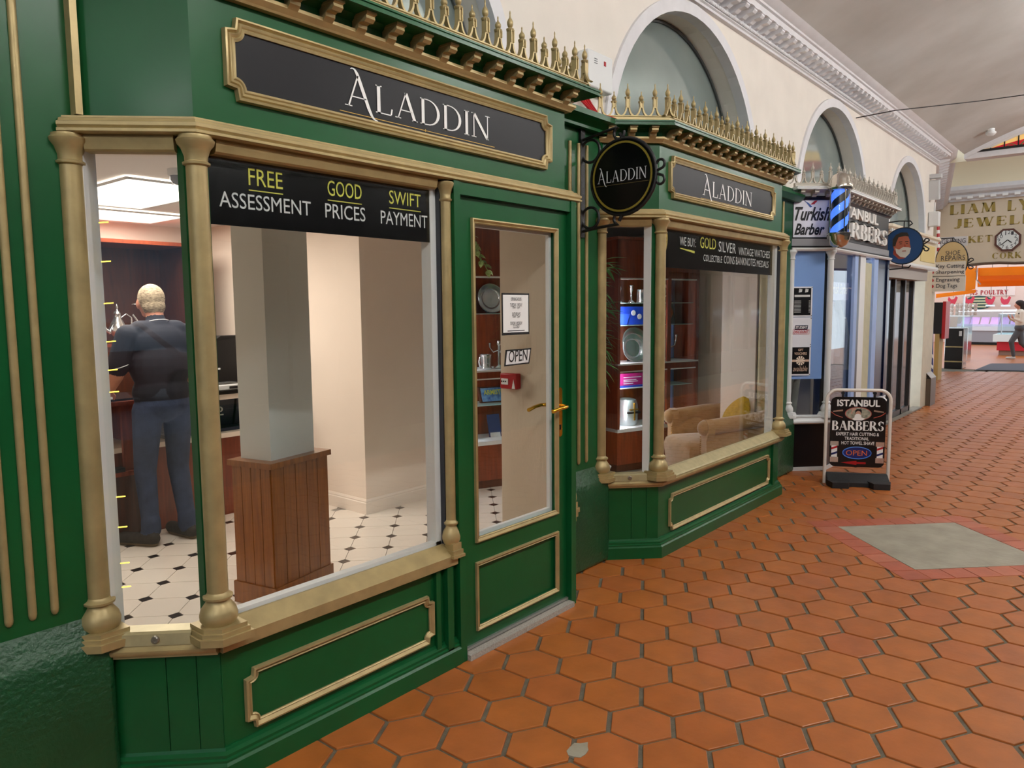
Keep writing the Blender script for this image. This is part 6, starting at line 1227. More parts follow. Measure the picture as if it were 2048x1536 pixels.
for k, (y0, y1) in enumerate(zip(yy[:-1], yy[1:])):
    h0, h1 = st_in(y0)-3.975, st_in(y1)-3.975
    if max(h0, h1) < .01: continue
    h0 = max(h0, .003); h1 = max(h1, .003)
    for (f0, f1, m_) in ((0, .5, STG[0]), (.5, .98, STG[1])):
        MB().prism([(EX-.02, y0-.01, 3.975+h0*f0), (EX-.02, y1+.01, 3.975+h1*f0), (EX-.02, y1+.01, 3.975+h1*f1), (EX-.02, y0-.01, 3.975+h0*f1)], (.01, 0, 0)).build('stained_pane', m_, sg_)
    MB().prism([(EX-.026, (y0+y1)/2+.07, 3.98), (EX-.026, (y0+y1)/2+.05, 3.98), (EX-.026, (y0+y1)/2, 3.975+h0*.45), (EX-.026, (y0+y1)/2-.05, 3.98), (EX-.026, (y0+y1)/2-.07, 3.98), (EX-.026, (y0+y1)/2, 3.975+h0*.55)], (.004, 0, 0)).build('green_pane', STG[2], sg_)
mb = MB()
for y in yy: mb.box(EX-.032, EX-.01, y-.008, y+.008, 3.96, max(3.98, st_in(y)))
mb.box(EX-.04, EX, yy[-1], SW, 3.945, 3.978); mb.build('leading', IRON, sg_)
MB().lathe([(.05, 0), (.05, -.04), (.07, -.05), (.07, -.07), (.04, -.1), (.01, -.105)], (13.2, 2.05-.2, vz(1.85)), 16).build('smoke_detector', WHITEF, None, smooth=40, label='small white smoke detector on the grey vault', cat='detector')
# far wall with the gilt lettering over the market opening
fw = thing('wall_far', None, None, (FXW, 2, 2.5), kind='structure'); mb = MB(); n = 24; yl, yr = 4.1, -3.2
top = [(yl+(yr-yl)*i/n, 2.50+.015*math.sin(i*1.7)) for i in range(n+1)]
for p, q in zip(top[:-1], top[1:]): mb.poly([(FXW, p[0], p[1]), (FXW, q[0], q[1]), (FXW, q[0], 4.1), (FXW, p[0], 4.1)]); mb.poly([(FXW, p[0], p[1]), (FXW, q[0], q[1]), (FXW+.3, q[0], q[1]), (FXW+.3, p[0], p[1])])
mb.build('far_plaster', mat('warm_cream_plaster', '#dccbb2', .75, var=.04, vscale=2), fw)
pts_ = [(FXW-.02, y, z) for y, z in top]; MB().tube(pts_, .035, 6).build('ragged_edge', mat('brown_edge', '#6b5748', .9), fw)
MB().sweep([(FXW, 4.1), (FXW, -3.2)], [(0, 3.98), (.05, 3.98), (.05, 4.02), (.1, 4.06), (.1, 4.12), (.2, 4.16), (.24, 4.22), (.24, 4.31), (.2, 4.31), (.2, 4.25), (0, 4.25)]).build('cornice', WHITEP, fw)
dt = MB().box(-.05, 0, -.055, .055, -.03, .03).mesh('dentil', WHITEL); 
for k in range(30): inst('dentil', dt, fw, (FXW-.1, 3.9-.23*k, 4.05))
GL2 = mat('olive_gold_lettering', '#a18a3e', .5)
def fart(s_, x0, y0, x1, y1, ytop):
    a = np.array(plx(x0, y0, FXW-.004)); b = np.array(plx(x1, y1, FXW-.004)); c = plx(x0, ytop, FXW-.004); text_obj('gilt_lettering', serif(s_, .25, .06, .2), a, (0, -1, 0), (0, 0, 1), GL2, fw, w=a[1]-b[1], h=c[2]-a[2])
fart('LIAM', 1900, 430, 1991, 424, 411); fart('LY', 2015, 422, 2060, 418, 401); fart('JEWELL', 1907, 458, 2066, 444, 439); fart('MARKET', 1880, 489, 1984, 485, 476); fart('CORK', 1984, 518, 2043, 515, 506)
ck = thing('wall_clock', 'octagonal brown framed clock on the lettered wall', 'clock', plx(2016, 480, FXW-.03)); c = np.array(plx(2016, 480, FXW)); r = c[1]-plx(2043, 480, FXW)[1]
def oct_(rr, x): return [(x, c[1]+rr*math.cos(PI/8+PI/4*i), c[2]+rr*math.sin(PI/8+PI/4*i)) for i in range(8)]
MB().prism(oct_(r*1.06, FXW-.06), (.06, 0, 0)).build('case', mat('brown_clock_wood', '#5b3226', .4), ck); MB().prism(oct_(r*.88, FXW-.066), (.006, 0, 0)).build('dial', mat('clock_dial', '#e4e8e4', .25), ck)
for k in range(12):
    a = PI/2-2*PI*k/12; s_ = ('12', '1', '2', '3', '4', '5', '6', '7', '8', '9', '10', '11')[k]; w_ = .05*len(s_); text_obj('numeral', sans(s_), (FXW-.066, c[1]-r*.66*math.cos(a)+w_/2, c[2]+r*.66*math.sin(a)-.04), (0, -1, 0), (0, 0, 1), DG, ck, w=w_, h=.08)
for a, L_ in ((math.radians(90-228), .6), (math.radians(90-130), .4)): MB().tube([(FXW-.07, c[1], c[2]), (FXW-.07, c[1]-r*L_*math.cos(a), c[2]+r*L_*math.sin(a))], .01, 5).build('hand', IRON, ck)
# cove above the far wall; unseen roof of the crossing left out so daylight reaches it
cv = MB(); n = 16; P = [(FXW+.2-2.6*(1-math.cos(PI/2*i/n)), 4.27+1.6*math.sin(PI/2*i/n)) for i in range(n+1)]
for p, q in zip(P[:-1], P[1:]): cv.poly([(p[0], 4.6, p[1]), (p[0], -3.2, p[1]), (q[0], -3.2, q[1]), (q[0], 4.6, q[1])])
cv.poly([(EX+.2, -3.2, 3.86), (EX+.2, 4.6, 3.86), (EX+.2, 4.6, 5.87), (EX+.2, -3.2, 5.87)])
cv.build('ceiling', CREAMC, None, smooth=30, kind='structure')
# market hall floor, mat, stalls
MB().box(21.0, 40, -4, 9, -.05, -.002).build('floor', mat('hall_terracotta_tiles', '#a55b25', .36, col2='#ae652c', vscale=5), None, kind='structure')
t = thing('entrance_mat', 'dark grey entrance mat on the pale hall floor', 'mat', (21.9, 2.3, 0)); MB().prism([(20.7, 2.95, -.001), (21.3, 1.2, -.001), (24.2, 1.4, -.001), (23.2, 2.95, -.001)], (0, 0, .014)).build('pile', mat('dark_mat', '#4c4a50', .9), t); MB().prism([(20.66, 2.98, -.002), (21.28, 1.16, -.002), (24.25, 1.36, -.002), (23.22, 2.99, -.002)], (0, 0, .008)).build('rubber_edge', IRON, t)
MB().box(36.0, 36.2, -3, 9.5, 0, 3.6).build('wall_poultry', mat('peach_hall_wall', '#e9c9b8', .7), None, kind='structure'); MB().box(21, 36, 9.0, 9.2, 0, 3.6).build('wall_hall', PLASTER, None, kind='structure')
t = thing('poultry_sign', 'red lettered poultry sign on the peach wall', 'sign', (35.98, 4.6, 2.1)); PXW = 35.97
bd = MB().box(PXW, 36.0, plx(2030, 585, PXW)[1], plx(1925, 585, PXW)[1], plx(1960, 592, PXW)[2], plx(1960, 573, PXW)[2]).build('board', mat('pale_pink_board', '#f0d8cc', .6), t)
a = plx(1941, 590, PXW-.01); b = plx(2016, 586, PXW-.01); text_obj('lettering', serif('NS POULTRY', .24, .08, .16), a, (0, -1, 0), (0, 0, 1), mat('market_red', '#b8363a', .5), bd, w=a[1]-b[1], h=.19)
t = thing('oval_sign', 'dark green oval sign with pale lines on the peach wall', 'sign', plx(1957, 605, PXW)); c = np.array(plx(1957, 605, PXW)); ro = c[1]-plx(1986, 605, PXW)[1]; ov = MB().prism([(PXW, c[1]+ro*math.cos(2*PI*i/32), c[2]+.28*math.sin(2*PI*i/32)) for i in range(32)], (.03, 0, 0)).build('panel', mat('dark_green_sign', '#2c4f4a', .5), t)
for k, (dz, wd) in enumerate(((.17, .5), (.06, .75), (-.05, .8), (-.17, .55))): MB().box(PXW-.006, PXW, c[1]-ro*wd, c[1]+ro*wd, c[2]+dz-.03, c[2]+dz+.03).build('text_line', mat('pale_yellow_print', '#d9d3a4', .5), ov)
for k, px in enumerate((1906, 1940, 1981, 2012)):
    t = thing('cockerel_sign', 'red cockerel cut-out sign above the poultry counter', 'sign', plx(px, 600, 35.5), 'red cockerel cut-outs'); c = np.array(plx(px, 600, 35.5)); P = [(-.12, -.1), (-.05, -.16), (.06, -.14), (.1, -.05), (.14, .08), (.08, .13), (.03, .03), (-.06, .02), (-.13, .12), (-.16, .02)]
    MB().prism([(35.5, c[1]-x*1.2, c[2]+z*1.2) for x, z in P], (.02, 0, 0)).build('bird', mat('cockerel_red', '#d0354a', .5), t); MB().tube([(35.51, c[1], c[2]+.1), (35.51, c[1], 3.5), (36.0, c[1], 3.5)], .008, 5).build('hanger', IRON, t); MB().box(35.49, 35.51, c[1]-.16, c[1]+.16, c[2]-.26, c[2]-.19).build('label_strip', WHITEL, t)
t = thing('poultry_counter', 'long chilled poultry counter with pink trays under glass', 'counter', (34.4, 4, 0)); yA, yB = 5.6, 1.5
box('kick_plate', IRON, t, 34.3, 35.2, yB, yA, 0, .1); box('base', mat('steel_grey', '#9a9aa0', .4, .4), t, 34.2, 35.2, yB, yA, .1, .55); box('bright_band', mat('pale_steel', '#d9dce2', .35), t, 34.15, 35.2, yB, yA, .55, .72); box('display_bed', mat('pink_display', '#e3b6cf', .5, col2='#f2dfe8', vscale=3), t, 34.3, 35.1, yB, yA, .72, .8); MB().prism([(34.2, yB, .72), (34.45, yB, 1.3), (35.2, yB, 1.3), (35.2, yB, .72)], (0, yA-yB, 0)).build('glass_hood', glass('hood_glass', (.9, .96, 1), 1.0), t); box('top_shelf', mat('pale_steel', '#d9dce2'), t, 34.5, 35.2, yB, yA, 1.3, 1.36); box('light_strip', mat('counter_strip_light', '#ffffff', .4, emit=12.0, ecol='#dcebff'), t, 34.45, 34.5, yB, yA, 1.3, 1.34)
for k in range(12): MB().prism([(34.4, yA-.1-.33*k, .8), (34.4, yA-.38-.33*k, .8), (34.75, yA-.38-.33*k, 1.05), (34.75, yA-.1-.33*k, 1.05)], (.02, 0, .02)).build('pink_tray', mat('pink_tray', '#d79ac0', .5), t)
t = thing('orange_awning', 'bright orange market stall awning under the lettered wall', 'awning', (23, 3, 2)); ORG = mat('orange_canvas', '#f59a12', .7, var=.06, vscale=3); ORL = ORG
nt_ = ORG.node_tree; tl_ = nt_.nodes.new('ShaderNodeBsdfTranslucent'); tl_.inputs[0].default_value = (*lin('#f59a12'), 1); ms_ = nt_.nodes.new('ShaderNodeMixShader'); ms_.inputs[0].default_value = .45
nt_.links.new(nt_.nodes['Principled BSDF'].outputs[0], ms_.inputs[1]); nt_.links.new(tl_.outputs[0], ms_.inputs[2]); nt_.links.new(ms_.outputs[0], nt_.nodes['Material Output'].inputs[0])
AXX = 22.5
def aw(name, pts, m, ext): MB().prism([plx(x, y, X) for x, y, X in pts], ext).build(name, m, t)
aw('side_valance', [(1929, 533, AXX), (1952, 536, AXX), (1950, 578, AXX), (1930, 583, AXX)], ORG, (.05, 0, 0)); aw('front_valance', [(1953, 536, AXX+.1), (2120, 530, AXX+.1), (2120, 548, AXX+.1), (1953, 552, AXX+.1)], ORG, (.05, 0, 0)); aw('roof_sheet', [(1953, 552, AXX+.2), (2120, 547, AXX+.2), (2120, 560, AXX+2), (1955, 564, AXX+2)], ORL, (.02, 0, .02)); aw('rear_valance', [(1955, 563, AXX+2), (2120, 558, AXX+2), (2120, 570, AXX+2), (1955, 574, AXX+2)], ORG, (.04, 0, 0)); aw('lower_valance', [(1872, 588, AXX+1.5), (1952, 579, AXX+1.5), (1950, 586, AXX+1.5), (1872, 596, AXX+1.5)], ORG, (.04, 0, 0))
for X, y in ((AXX+.05, plx(1953, 550, AXX)[1]), (AXX+2, plx(2030, 560, AXX+2)[1]-1.5)): MB().tube([(X, y, 2.5), (X, y, 2.2), (X+.6, y, 2.1)], .02, 6).build('frame_bar', SILVER, t)
MB().tube([(AXX+.05, plx(1950, 550, AXX)[1], 2.4), (FXW+.2, plx(1950, 550, FXW)[1], 2.62)], .02, 6).build('stay', SILVER, t)
MB().tube([(AXX+2, plx(1955, 560, AXX+2)[1]+.3, 0), (AXX+2, plx(1955, 560, AXX+2)[1]+.3, 2.3)], .03, 6).build('pole', SILVER, t)
# black litter bin, glass display tower, red stall
t = thing('litter_bin', 'tall black litter bin with gold bands at the market entrance', 'bin', (21.1, 3.5, 0)); p = gr(1887, 737); q = gr(1926, 737); y1_, y0_ = p[1], q[1]; bh = plx(1905, 657, 21)[2]
box('body', mat('bin_black', '#08080a', .3), t, 20.95, 21.5, y0_, y1_, 0, bh); 
for z in (.16, .52): box('gold_band', GOLD, t, 20.945, 20.95, y0_, y1_, z, z+.03)
box('ash_slot', SILVER, t, 20.945, 20.95, y0_+.03, y0_+.09, bh-.18, bh-.06); box('steel_side', SILVER, t, 20.96, 21.4, y0_-.02, y0_, .02, bh-.02)
t = thing('glass_display_tower', 'glass display case full of jars behind the litter bin', 'display case', (24, 4.1, 0)); g = plx(1891, 655, 24); h = plx(1937, 655, 24); box('plinth', SILVER, t, 24, 24.6, h[1], g[1], 0, g[2]); box('case', glass('case_glass', (.8, .88, .9), 1), t, 24, 24.6, h[1], g[1], g[2], plx(1900, 633, 24)[2]); box('lid', SILVER, t, 23.98, 24.62, h[1]-.02, g[1]+.02, plx(1900, 633, 24)[2], plx(1900, 633, 24)[2]+.03)
jt = plx(1900, 633, 24)[2]+.03; jm = MB().lathe([(.04, 0), (.045, .01), (.045, .08), (.03, .09), (.034, .095), (.034, .11)], n=10).mesh('jar', mat('jar_glass', '#b9a99a', .2, col2='#e8e2dc', vscale=12), smooth=40)
for lv in range(3):
    for k in range(6):
        o = inst('jar', jm, None, (24.1+.12*(k % 2), g[1]-.12-k*.11, jt+lv*.112)); tag(o, 'small pale jar stacked on the glass display case', 'jar', 'jars on the display case')
t = thing('red_stall', 'red clad market stall with a white glass counter', 'stall', (27.5, 3.1, 0)); p = gr(1993, 708); X0 = 27.3; yA = plx(1993, 700, X0)[1]; zt = plx(1993, 683, X0)[2]; box('red_front', mat('stall_red', '#c2202e', .4), t, X0, X0+1.6, 1.2, yA, .15, zt); box('stall_base', mat('stall_brown', '#8a6a5a', .7), t, X0+.05, X0+1.6, 1.2, yA-.05, 0, .15); box('white_counter', mat('stall_white', '#dfe6e2', .35), t, X0-.1, X0+1.7, 1.2, yA+.1, zt, zt+.22); box('glass_case', MATS['case_glass'], t, X0, X0+1.5, 1.2, yA, zt+.22, zt+.85)
for y in (yA-.1, yA-.6): MB().tube([(X0, y, zt+.2), (X0, y, zt+.9)], .015, 6).build('post', SILVER, t)
# stacked signs along the veering wall
t = thing('striped_barber_panel', 'blue wall panel with white diagonal stripes past the corner pier', 'panel', (14.6, 2.8, .9)); pts = [plx(1858, 580, 14.6), plx(1866, 580, 14.6), plx(1866, 762, 14.6), plx(1856, 762, 14.6)]; MB().prism(pts, (.03, 0, 0)).build('board', mat('panel_blue', '#24367a', .4), t)
for yy_ in (700, 722, 744): MB().prism([plx(1857, yy_, 14.59), plx(1866, yy_+10, 14.59), plx(1866, yy_+17, 14.59), plx(1857, yy_+6, 14.59)], (.008, 0, 0)).build('white_stripe', WHITEL, t)
MB().box(14.6, 14.64, pts[0][1], pts[0][1]+.12, 1.2, 1.3).build('wall_bracket', IRON, t)
t = thing('black_notice_cabinet', 'black and red notice cabinet on a yellow tiled base', 'cabinet', (17.5, 3.2, 0)); a_ = plx(1869, 605, 17.5); b_ = plx(1890, 668, 17.5); box('black_case', BLK, t, 17.5, 17.9, b_[1]+.06, a_[1]+.05, b_[2]+.0, a_[2]); box('red_edge', RED, t, 17.48, 17.9, b_[1], b_[1]+.06, b_[2]-.1, a_[2]+.02); c_ = plx(1867, 735, 17.5); box('tiled_base', mat('yellow_brick_tile', '#b99a5c', .6), t, 17.5, 17.9, b_[1]+.1, c_[1], 0, b_[2])
# ---------------------------------------------------------------- people
def person(name, label, prims, mats_by_tag, loc, voxel=.0075, smooth=6, group=None):
    """one continuous skin from tapered limbs: prims = (tag, p0, r0, p1, r1) capsules or (tag, c, (rx,ry,rz), rotz) ellipsoids"""
    mb = MB(); loc = np.array(loc, float)
    for pr in prims:
        if len(pr) == 5:
            tg, p0, r0, p1, r1 = pr; p0 = np.array(p0, float)+loc; p1 = np.array(p1, float)+loc; d = p1-p0; L = np.linalg.norm(d)+1e-9; d /= L
            pts = []; rr = []
            for k in range(5): a = PI/2*(1-k/4); pts.append(p0-d*r0*math.sin(a)); rr.append(max(1e-4, r0*math.cos(a)))
            for k in range(5): a = PI/2*k/4; pts.append(p1+d*r1*math.sin(a)); rr.append(max(1e-4, r1*math.cos(a)))
            mb.tube(pts, rr, 14)
        else:
            tg, c, r, rz = pr; R = np.array([[math.cos(rz), -math.sin(rz), 0], [math.sin(rz), math.cos(rz), 0], [0, 0, 1]]); mb.ell(np.array(c, float)+loc, *r, 18, 12, R)
    me0 = mb.mesh('tmp', SKIN); o = bpy.data.objects.new('tmp', me0); COL.objects.link(o)
    rm = o.modifiers.new('r', 'REMESH'); rm.mode = 'VOXEL'; rm.voxel_size = voxel
    sm_ = o.modifiers.new('s', 'SMOOTH'); sm_.factor = .5; sm_.iterations = smooth
    bpy.context.view_layer.update(); me = bpy.data.meshes.new_from_object(o.evaluated_get(bpy.context.evaluated_depsgraph_get())); bpy.data.objects.remove(o); bpy.data.meshes.remove(me0)
    V = np.zeros(len(me.vertices)*3); me.vertices.foreach_get('co', V); V = V.reshape(-1, 3)-loc
    nf = len(me.polygons); C = np.zeros(nf*3); me.polygons.foreach_get('center', C); C = C.reshape(-1, 3)-loc
    tags = list(mats_by_tag); best = np.full(nf, 1e9); idx = np.zeros(nf, int)
    for pr in prims:
        if len(pr) == 5:
            tg, p0, r0, p1, r1 = pr; p0 = np.array(p0, float); d = np.array(p1, float)-p0; t_ = np.clip(((C-p0)@d)/(d@d+1e-12), 0, 1); D = np.linalg.norm(C-p0-np.outer(t_, d), axis=1)-(r0+(r1-r0)*t_)
        else:
            tg, c, r, rz = pr; q = C-np.array(c, float); cz, sz = math.cos(rz), math.sin(rz); q = np.stack([q[:, 0]*cz+q[:, 1]*sz, -q[:, 0]*sz+q[:, 1]*cz, q[:, 2]], 1); D = (np.linalg.norm(q/np.array(r), axis=1)-1)*min(r)
        u = D < best; best[u] = D[u]; idx[u] = tags.index(tg)
    me.materials.clear()
    for tg in tags: me.materials.append(mats_by_tag[tg])
    me.polygons.foreach_set('material_index', idx.tolist()); me.polygons.foreach_set('use_smooth', [True]*nf)
    me.transform(Matrix.Translation(-Vector(loc))); me.name = name
    ob = bpy.data.objects.new(name, me); COL.objects.link(ob); ob.location = loc; tag(ob, label, 'person', group); return ob
def hand(T, wrist, d, up, side, tg='skin', curl=.5, s=1.):
    """palm and five fingers; d = finger direction, up = back of hand, side = towards the thumb"""
    w = np.array(wrist, float); d, up, side = [np.array(q, float)/np.linalg.norm(q) for q in (d, up, side)]
    T.append((tg, w, .026*s, w+d*.04*s, .03*s))
    for k, (o, L) in enumerate(((.028, .072), (.010, .08), (-.009, .075), (-.027, .058))):
        b = w+d*.07*s+side*o*s; T.append((tg, w+d*.03*s+side*o*.7*s, .017*s, b, .013*s)); m_ = b+(d*math.cos(curl*.5)-up*math.sin(curl*.5))*L*.5*s; e = m_+(d*math.cos(curl*1.3)-up*math.sin(curl*1.3))*L*.5*s
        T.append((tg, b, .011*s, m_, .0095*s)); T.append((tg, m_, .0095*s, e, .008*s))
    b = w+d*.02*s+side*.03*s; m_ = b+(d*.6+side*.7-up*.2)*.04*s; e = m_+(d*.9+side*.2-up*.3)*.035*s; T.append((tg, b, .015*s, m_, .012*s)); T.append((tg, m_, .012*s, e, .0095*s))
def standing(T, h, feet, yaw, hipw=.095, shw=.185, top='shirt', leg='trousers', lean=0.):
    """lower body and trunk; local frame: x right of the person, y forward"""
    c, s_ = math.cos(yaw), math.sin(yaw); k = h/1.75
    def g(x, y, z): return np.array([x*c-y*s_, x*s_+y*c, z*k])
    return g
HAIRG = mat('grey_blond_hair', '#6b5a46', .8, col2='#cdbb9c', vscale=45, bump=.7, bscale=110, stretch=(1, 1, 4)); NVS = mat('navy_polo', '#20222e', .85, var=.12, vscale=14); JEAN = mat('blue_jeans', '#33405c', .85, var=.2, vscale=14, bump=.15, bscale=90); SHOE = mat('dark_trainer', '#2b2722', .7, var=.3, vscale=40); SOLE = mat('tan_sole', '#6b5c42', .7); WHB = mat('white_piping', '#d8d8dc', .6)
T = []
# facing +y (into the shop): his left hand side is -x
for sx, hx_, kx, fx_, fy2 in ((-1, -.10, -.125, -.13, -.02), (1, .10, .10, .10, -.06)):
    hip = (hx_, 0, .90); knee = (kx, .03, .49); ank = (fx_, fy2, .10)
    T += [('trousers', hip, .098, knee, .07), ('trousers', knee, .07, (ank[0], ank[1], .13), .055), ('trousers', (ank[0], ank[1], .16), .062, (ank[0], ank[1], .10), .064)]
    tx = -.12 if sx < 0 else -.02; ty = .16 if sx < 0 else .2
    T += [('shoe', (ank[0]+.01*sx, ank[1]-.05, .05), .043, (ank[0]+tx, ank[1]+ty, .045), .04), ('sole', (ank[0]+.01*sx, ank[1]-.05, .02), .03, (ank[0]+tx, ank[1]+ty, .02), .03)]
T += [('trousers', (0, -.005, .93), (.185, .125, .12), 0), ('shirt', (0, 0, 1.02), (.19, .13, .15), 0), ('shirt', (0, -.005, 1.2), (.205, .13, .2), 0), ('shirt', (0, .0, 1.36), (.215, .115, .13), 0), ('shirt', (-.12, .0, 1.43), .07, (.12, 0, 1.43), .07), ('shirt', (0, .01, 1.44), .075, (0, .03, 1.49), .066)]
# head bent forward
T += [('skin', (0, .02, 1.46), .058, (0, .055, 1.58), .056), ('skin', (0, .10, 1.615), (.072, .092, .10), 0), ('hair', (0, .075, 1.645), (.084, .098, .097), 0), ('hair', (0, .045, 1.59), (.074, .07, .065), 0), ('skin', (0, .175, 1.57), .03, (0, .17, 1.545), .028), ('skin', (-.078, .10, 1.605), (.012, .022, .034), 0), ('skin', (.078, .10, 1.605), (.012, .022, .034), 0), ('skin', (0, .19, 1.6), .014, (0, .205, 1.58), .012)]
# left arm down to the counter, right arm bent in front
T += [('shirt', (-.20, 0, 1.40), .075, (-.265, .02, 1.20), .068), ('skin', (-.265, .02, 1.2), .048, (-.275, .03, 1.14), .046), ('skin', (-.275, .03, 1.14), .044, (-.285, .13, 1.035), .03)]
hand(T, (-.285, .14, 1.03), (-.05, .9, -.4), (0, .35, 1), (.9, .1, -.1), curl=.75)
T += [('shirt', (.20, 0, 1.40), .075, (.25, .0, 1.18), .07), ('skin', (.25, 0, 1.18), .048, (.25, .02, 1.12), .045), ('skin', (.25, .02, 1.12), .044, (.20, .2, 1.06), .03)]
hand(T, (.195, .21, 1.055), (-.5, .8, -.2), (0, .2, 1), (-.8, -.4, 0), curl=.6)
man = person('person', 'grey haired person in a navy polo shirt and jeans leaning on the counter', T, {'shirt': NVS, 'trousers': JEAN, 'shoe': SHOE, 'sole': SOLE, 'skin': SKIN, 'hair': HAIRG}, (2.315, 5.03, 0))
for (c_, r_, ax_) in (((0, .012, 1.485), .074, 0), ((-.262, .02, 1.205), .071, .3)):
    pts_ = [(2.315+c_[0]+r_*math.cos(2*PI*i/24), 5.03+c_[1]+r_*math.sin(2*PI*i/24), c_[2]+ax_*r_*math.cos(2*PI*i/24)-(.25*r_*math.sin(2*PI*i/24) if not ax_ else 0)) for i in range(25)]; MB().tube(pts_, .0028, 5).build('piping', WHB, man)
# glasses
gm = MB(); gm.tube([(2.315-.08, 5.03+.11, 1.615), (2.315-.078, 5.03+.19, 1.605)], .003, 5); gm.tube([(2.315+.08, 5.03+.11, 1.615), (2.315+.078, 5.03+.19, 1.605)], .003, 5); gm.tube([(2.315-.078, 5.03+.19, 1.605), (2.315+.078, 5.03+.19, 1.605)], .003, 5); g_o = gm.build('spectacles', SILVER, man)
# customer behind the barber window: grey trousers
T = []
for sx in (-1, 1): T += [('trousers', (.10*sx, 0, .86), .10, (.11*sx, .02, .47), .078), ('trousers', (.11*sx, .02, .47), .078, (.11*sx, 0, .12), .062), ('shoe', (.11*sx, -.04, .05), .045, (.12*sx, .16, .045), .042)]
T += [('trousers', (0, 0, .90), (.18, .13, .12), 0), ('top', (0, 0, 1.1), (.18, .12, .22), 0), ('top', (0, 0, 1.33), (.2, .11, .13), 0), ('top', (-.13, 0, 1.4), .065, (.13, 0, 1.4), .065), ('skin', (0, 0, 1.42), .055, (0, .02, 1.54), .052), ('skin', (0, .04, 1.6), (.072, .09, .11), 0), ('hair', (0, .015, 1.635), (.08, .095, .09), 0), ('skin', (0, .13, 1.59), .014, (0, .14, 1.575), .012)]
for sx in (-1, 1):
    T += [('top', (.19*sx, 0, 1.37), .068, (.24*sx, .0, 1.1), .055), ('top', (.24*sx, 0, 1.1), .052, (.22*sx, .1, .9), .04), ('skin', (.22*sx, .1, .9), .03, (.22*sx, .12, .86), .028)]; hand(T, (.22*sx, .12, .86), (0, .3, -1), (sx*1., 0, 0), (0, 1, .2), curl=.5)
person('person', 'person in loose grey trousers standing behind the barber posters', T, {'trousers': mat('loose_grey_trousers', '#8a8a84', .85, var=.25, vscale=10), 'top': mat('slate_top', '#5d6a80', .85), 'skin': SKIN, 'hair': mat('dark_hair', '#1e1814', .8), 'shoe': SHOE}, (7.58, 2.72, 0), .009)
# shopper with a backpack walking through the hall (seen in profile, walking to her left)
T = []
T += [('trousers', (0, 0, .86), .095, (.20, .02, .50), .07), ('trousers', (.20, .02, .50), .068, (.12, .0, .12), .048), ('trousers', (0, 0, .86), .095, (-.06, .0, .47), .07), ('trousers', (-.06, 0, .47), .066, (-.36, 0, .16), .045), ('shoe', (.10, 0, .045), .04, (.28, 0, .045), .036), ('shoe', (-.42, 0, .10), .038, (-.28, 0, .03), .034), ('trousers', (0, 0, .9), (.13, .16, .12), 0), ('top', (.01, 0, 1.08), (.115, .155, .2), 0), ('top', (.02, 0, 1.28), (.11, .165, .15), 0), ('top', (.02, -.12, 1.36), .06, (.02, .12, 1.36), .06), ('skin', (.03, 0, 1.38), .048, (.05, 0, 1.48), .046), ('skin', (.08, 0, 1.54), (.085, .068, .1), 0), ('skin', (.165, 0, 1.53), .014, (.175, 0, 1.515), .011), ('hair', (.03, 0, 1.58), (.12, .1, .1), 0), ('hair', (-.05, 0, 1.46), (.09, .11, .13), 0), ('hair', (-.03, 0, 1.36), (.07, .1, .09), 0), ('bag', (-.17, 0, 1.12), (.13, .15, .24), 0), ('bag', (-.13, .1, 1.32), .025, (.08, .12, 1.3), .025)]
for sy in (-1, 1):
    T += [('top', (.02, .17*sy, 1.33), .055, (.04, .2*sy, 1.08), .046), ('top', (.04, .2*sy, 1.08), .044, (.2, .15*sy, 1.15), .033), ('skin', (.2, .15*sy, 1.15), .026, (.23, .14*sy, 1.18), .024)]; hand(T, (.23, .14*sy, 1.18), (.5, 0, .9), (1, 0, 0), (0, -sy, .1), curl=.6, s=.9)
R_ = math.radians(115)
T2 = []
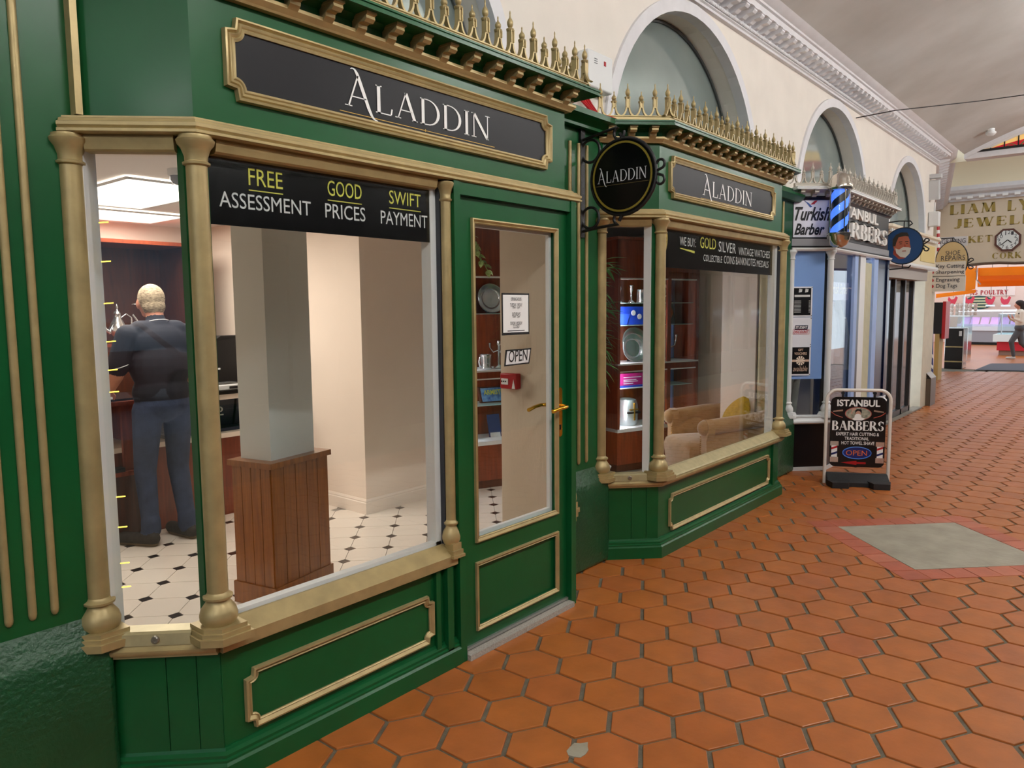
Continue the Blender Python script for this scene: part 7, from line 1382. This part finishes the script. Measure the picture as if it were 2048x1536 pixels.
for pr in T:
    rot = lambda p: (p[0]*math.cos(R_)-p[1]*math.sin(R_), p[0]*math.sin(R_)+p[1]*math.cos(R_), p[2])
    T2.append((pr[0], rot(pr[1]), pr[2], rot(pr[3]), pr[4]) if len(pr) == 5 else (pr[0], rot(pr[1]), pr[2], R_+pr[3]))
wloc_ = gr(2036, 719)
person('person', 'curly haired shopper in a pale top with a black backpack walking past the red stall', T2, {'trousers': mat('grey_leggings', '#4b4c4e', .8), 'top': mat('cream_top', '#d8cbb8', .8), 'skin': SKIN, 'hair': mat('dark_curly_hair', '#2a1d18', .9, bump=.8, bscale=60), 'shoe': mat('pale_trainer', '#bfb8ae', .7), 'bag': mat('black_backpack', '#0f0f11', .6)}, (wloc_[0], wloc_[1], 0), .012, 4)
# ---------------------------------------------------------------- street outside the arcade mouth, behind the camera
MB().box(-40, -6, -25, 25, -.06, -.01).build('floor', mat('street_setts', '#6d7178', .7, col2='#565a60', vscale=6), None, kind='structure')
MB().box(-22, -21, -25, 25, 0, 9).build('wall_street', mat('street_render', '#8b95a5', .8), None, kind='structure')
t = thing('parked_car', 'dark red car parked in the street behind the arcade mouth', 'car', (-9.5, -1.2, 0)); CAR = mat('maroon_car_paint', '#4a0f18', .2, coat=.8)
prof = [(-2.1, .3), (-2.1, .75), (-1.3, .9), (-.7, 1.4), (.9, 1.42), (1.6, .95), (2.1, .85), (2.1, .3)]
o = MB().prism([(-10.3, -1.2+y, z) for y, z in prof], (1.6, 0, 0)).build('body', CAR, t); bevel(o, .08, 3)
for x in (-10.31, -8.69): MB().prism([(x, -1.2+y, z) for y, z in ((-1.05, .95), (-.62, 1.33), (.8, 1.35), (1.3, .95))], (.01, 0, 0)).build('window', mat('car_glass', '#8fa6bd', .1), t)
for y in (-1.35, 1.35):
    for x in (-10.32, -8.68): MB().lathe([(.31, -.1), (.31, .1)], (x, -1.2+y, .31), 20, ax=((0, 1, 0), (0, 0, 1), (1, 0, 0))).build('wheel', IRON, t)
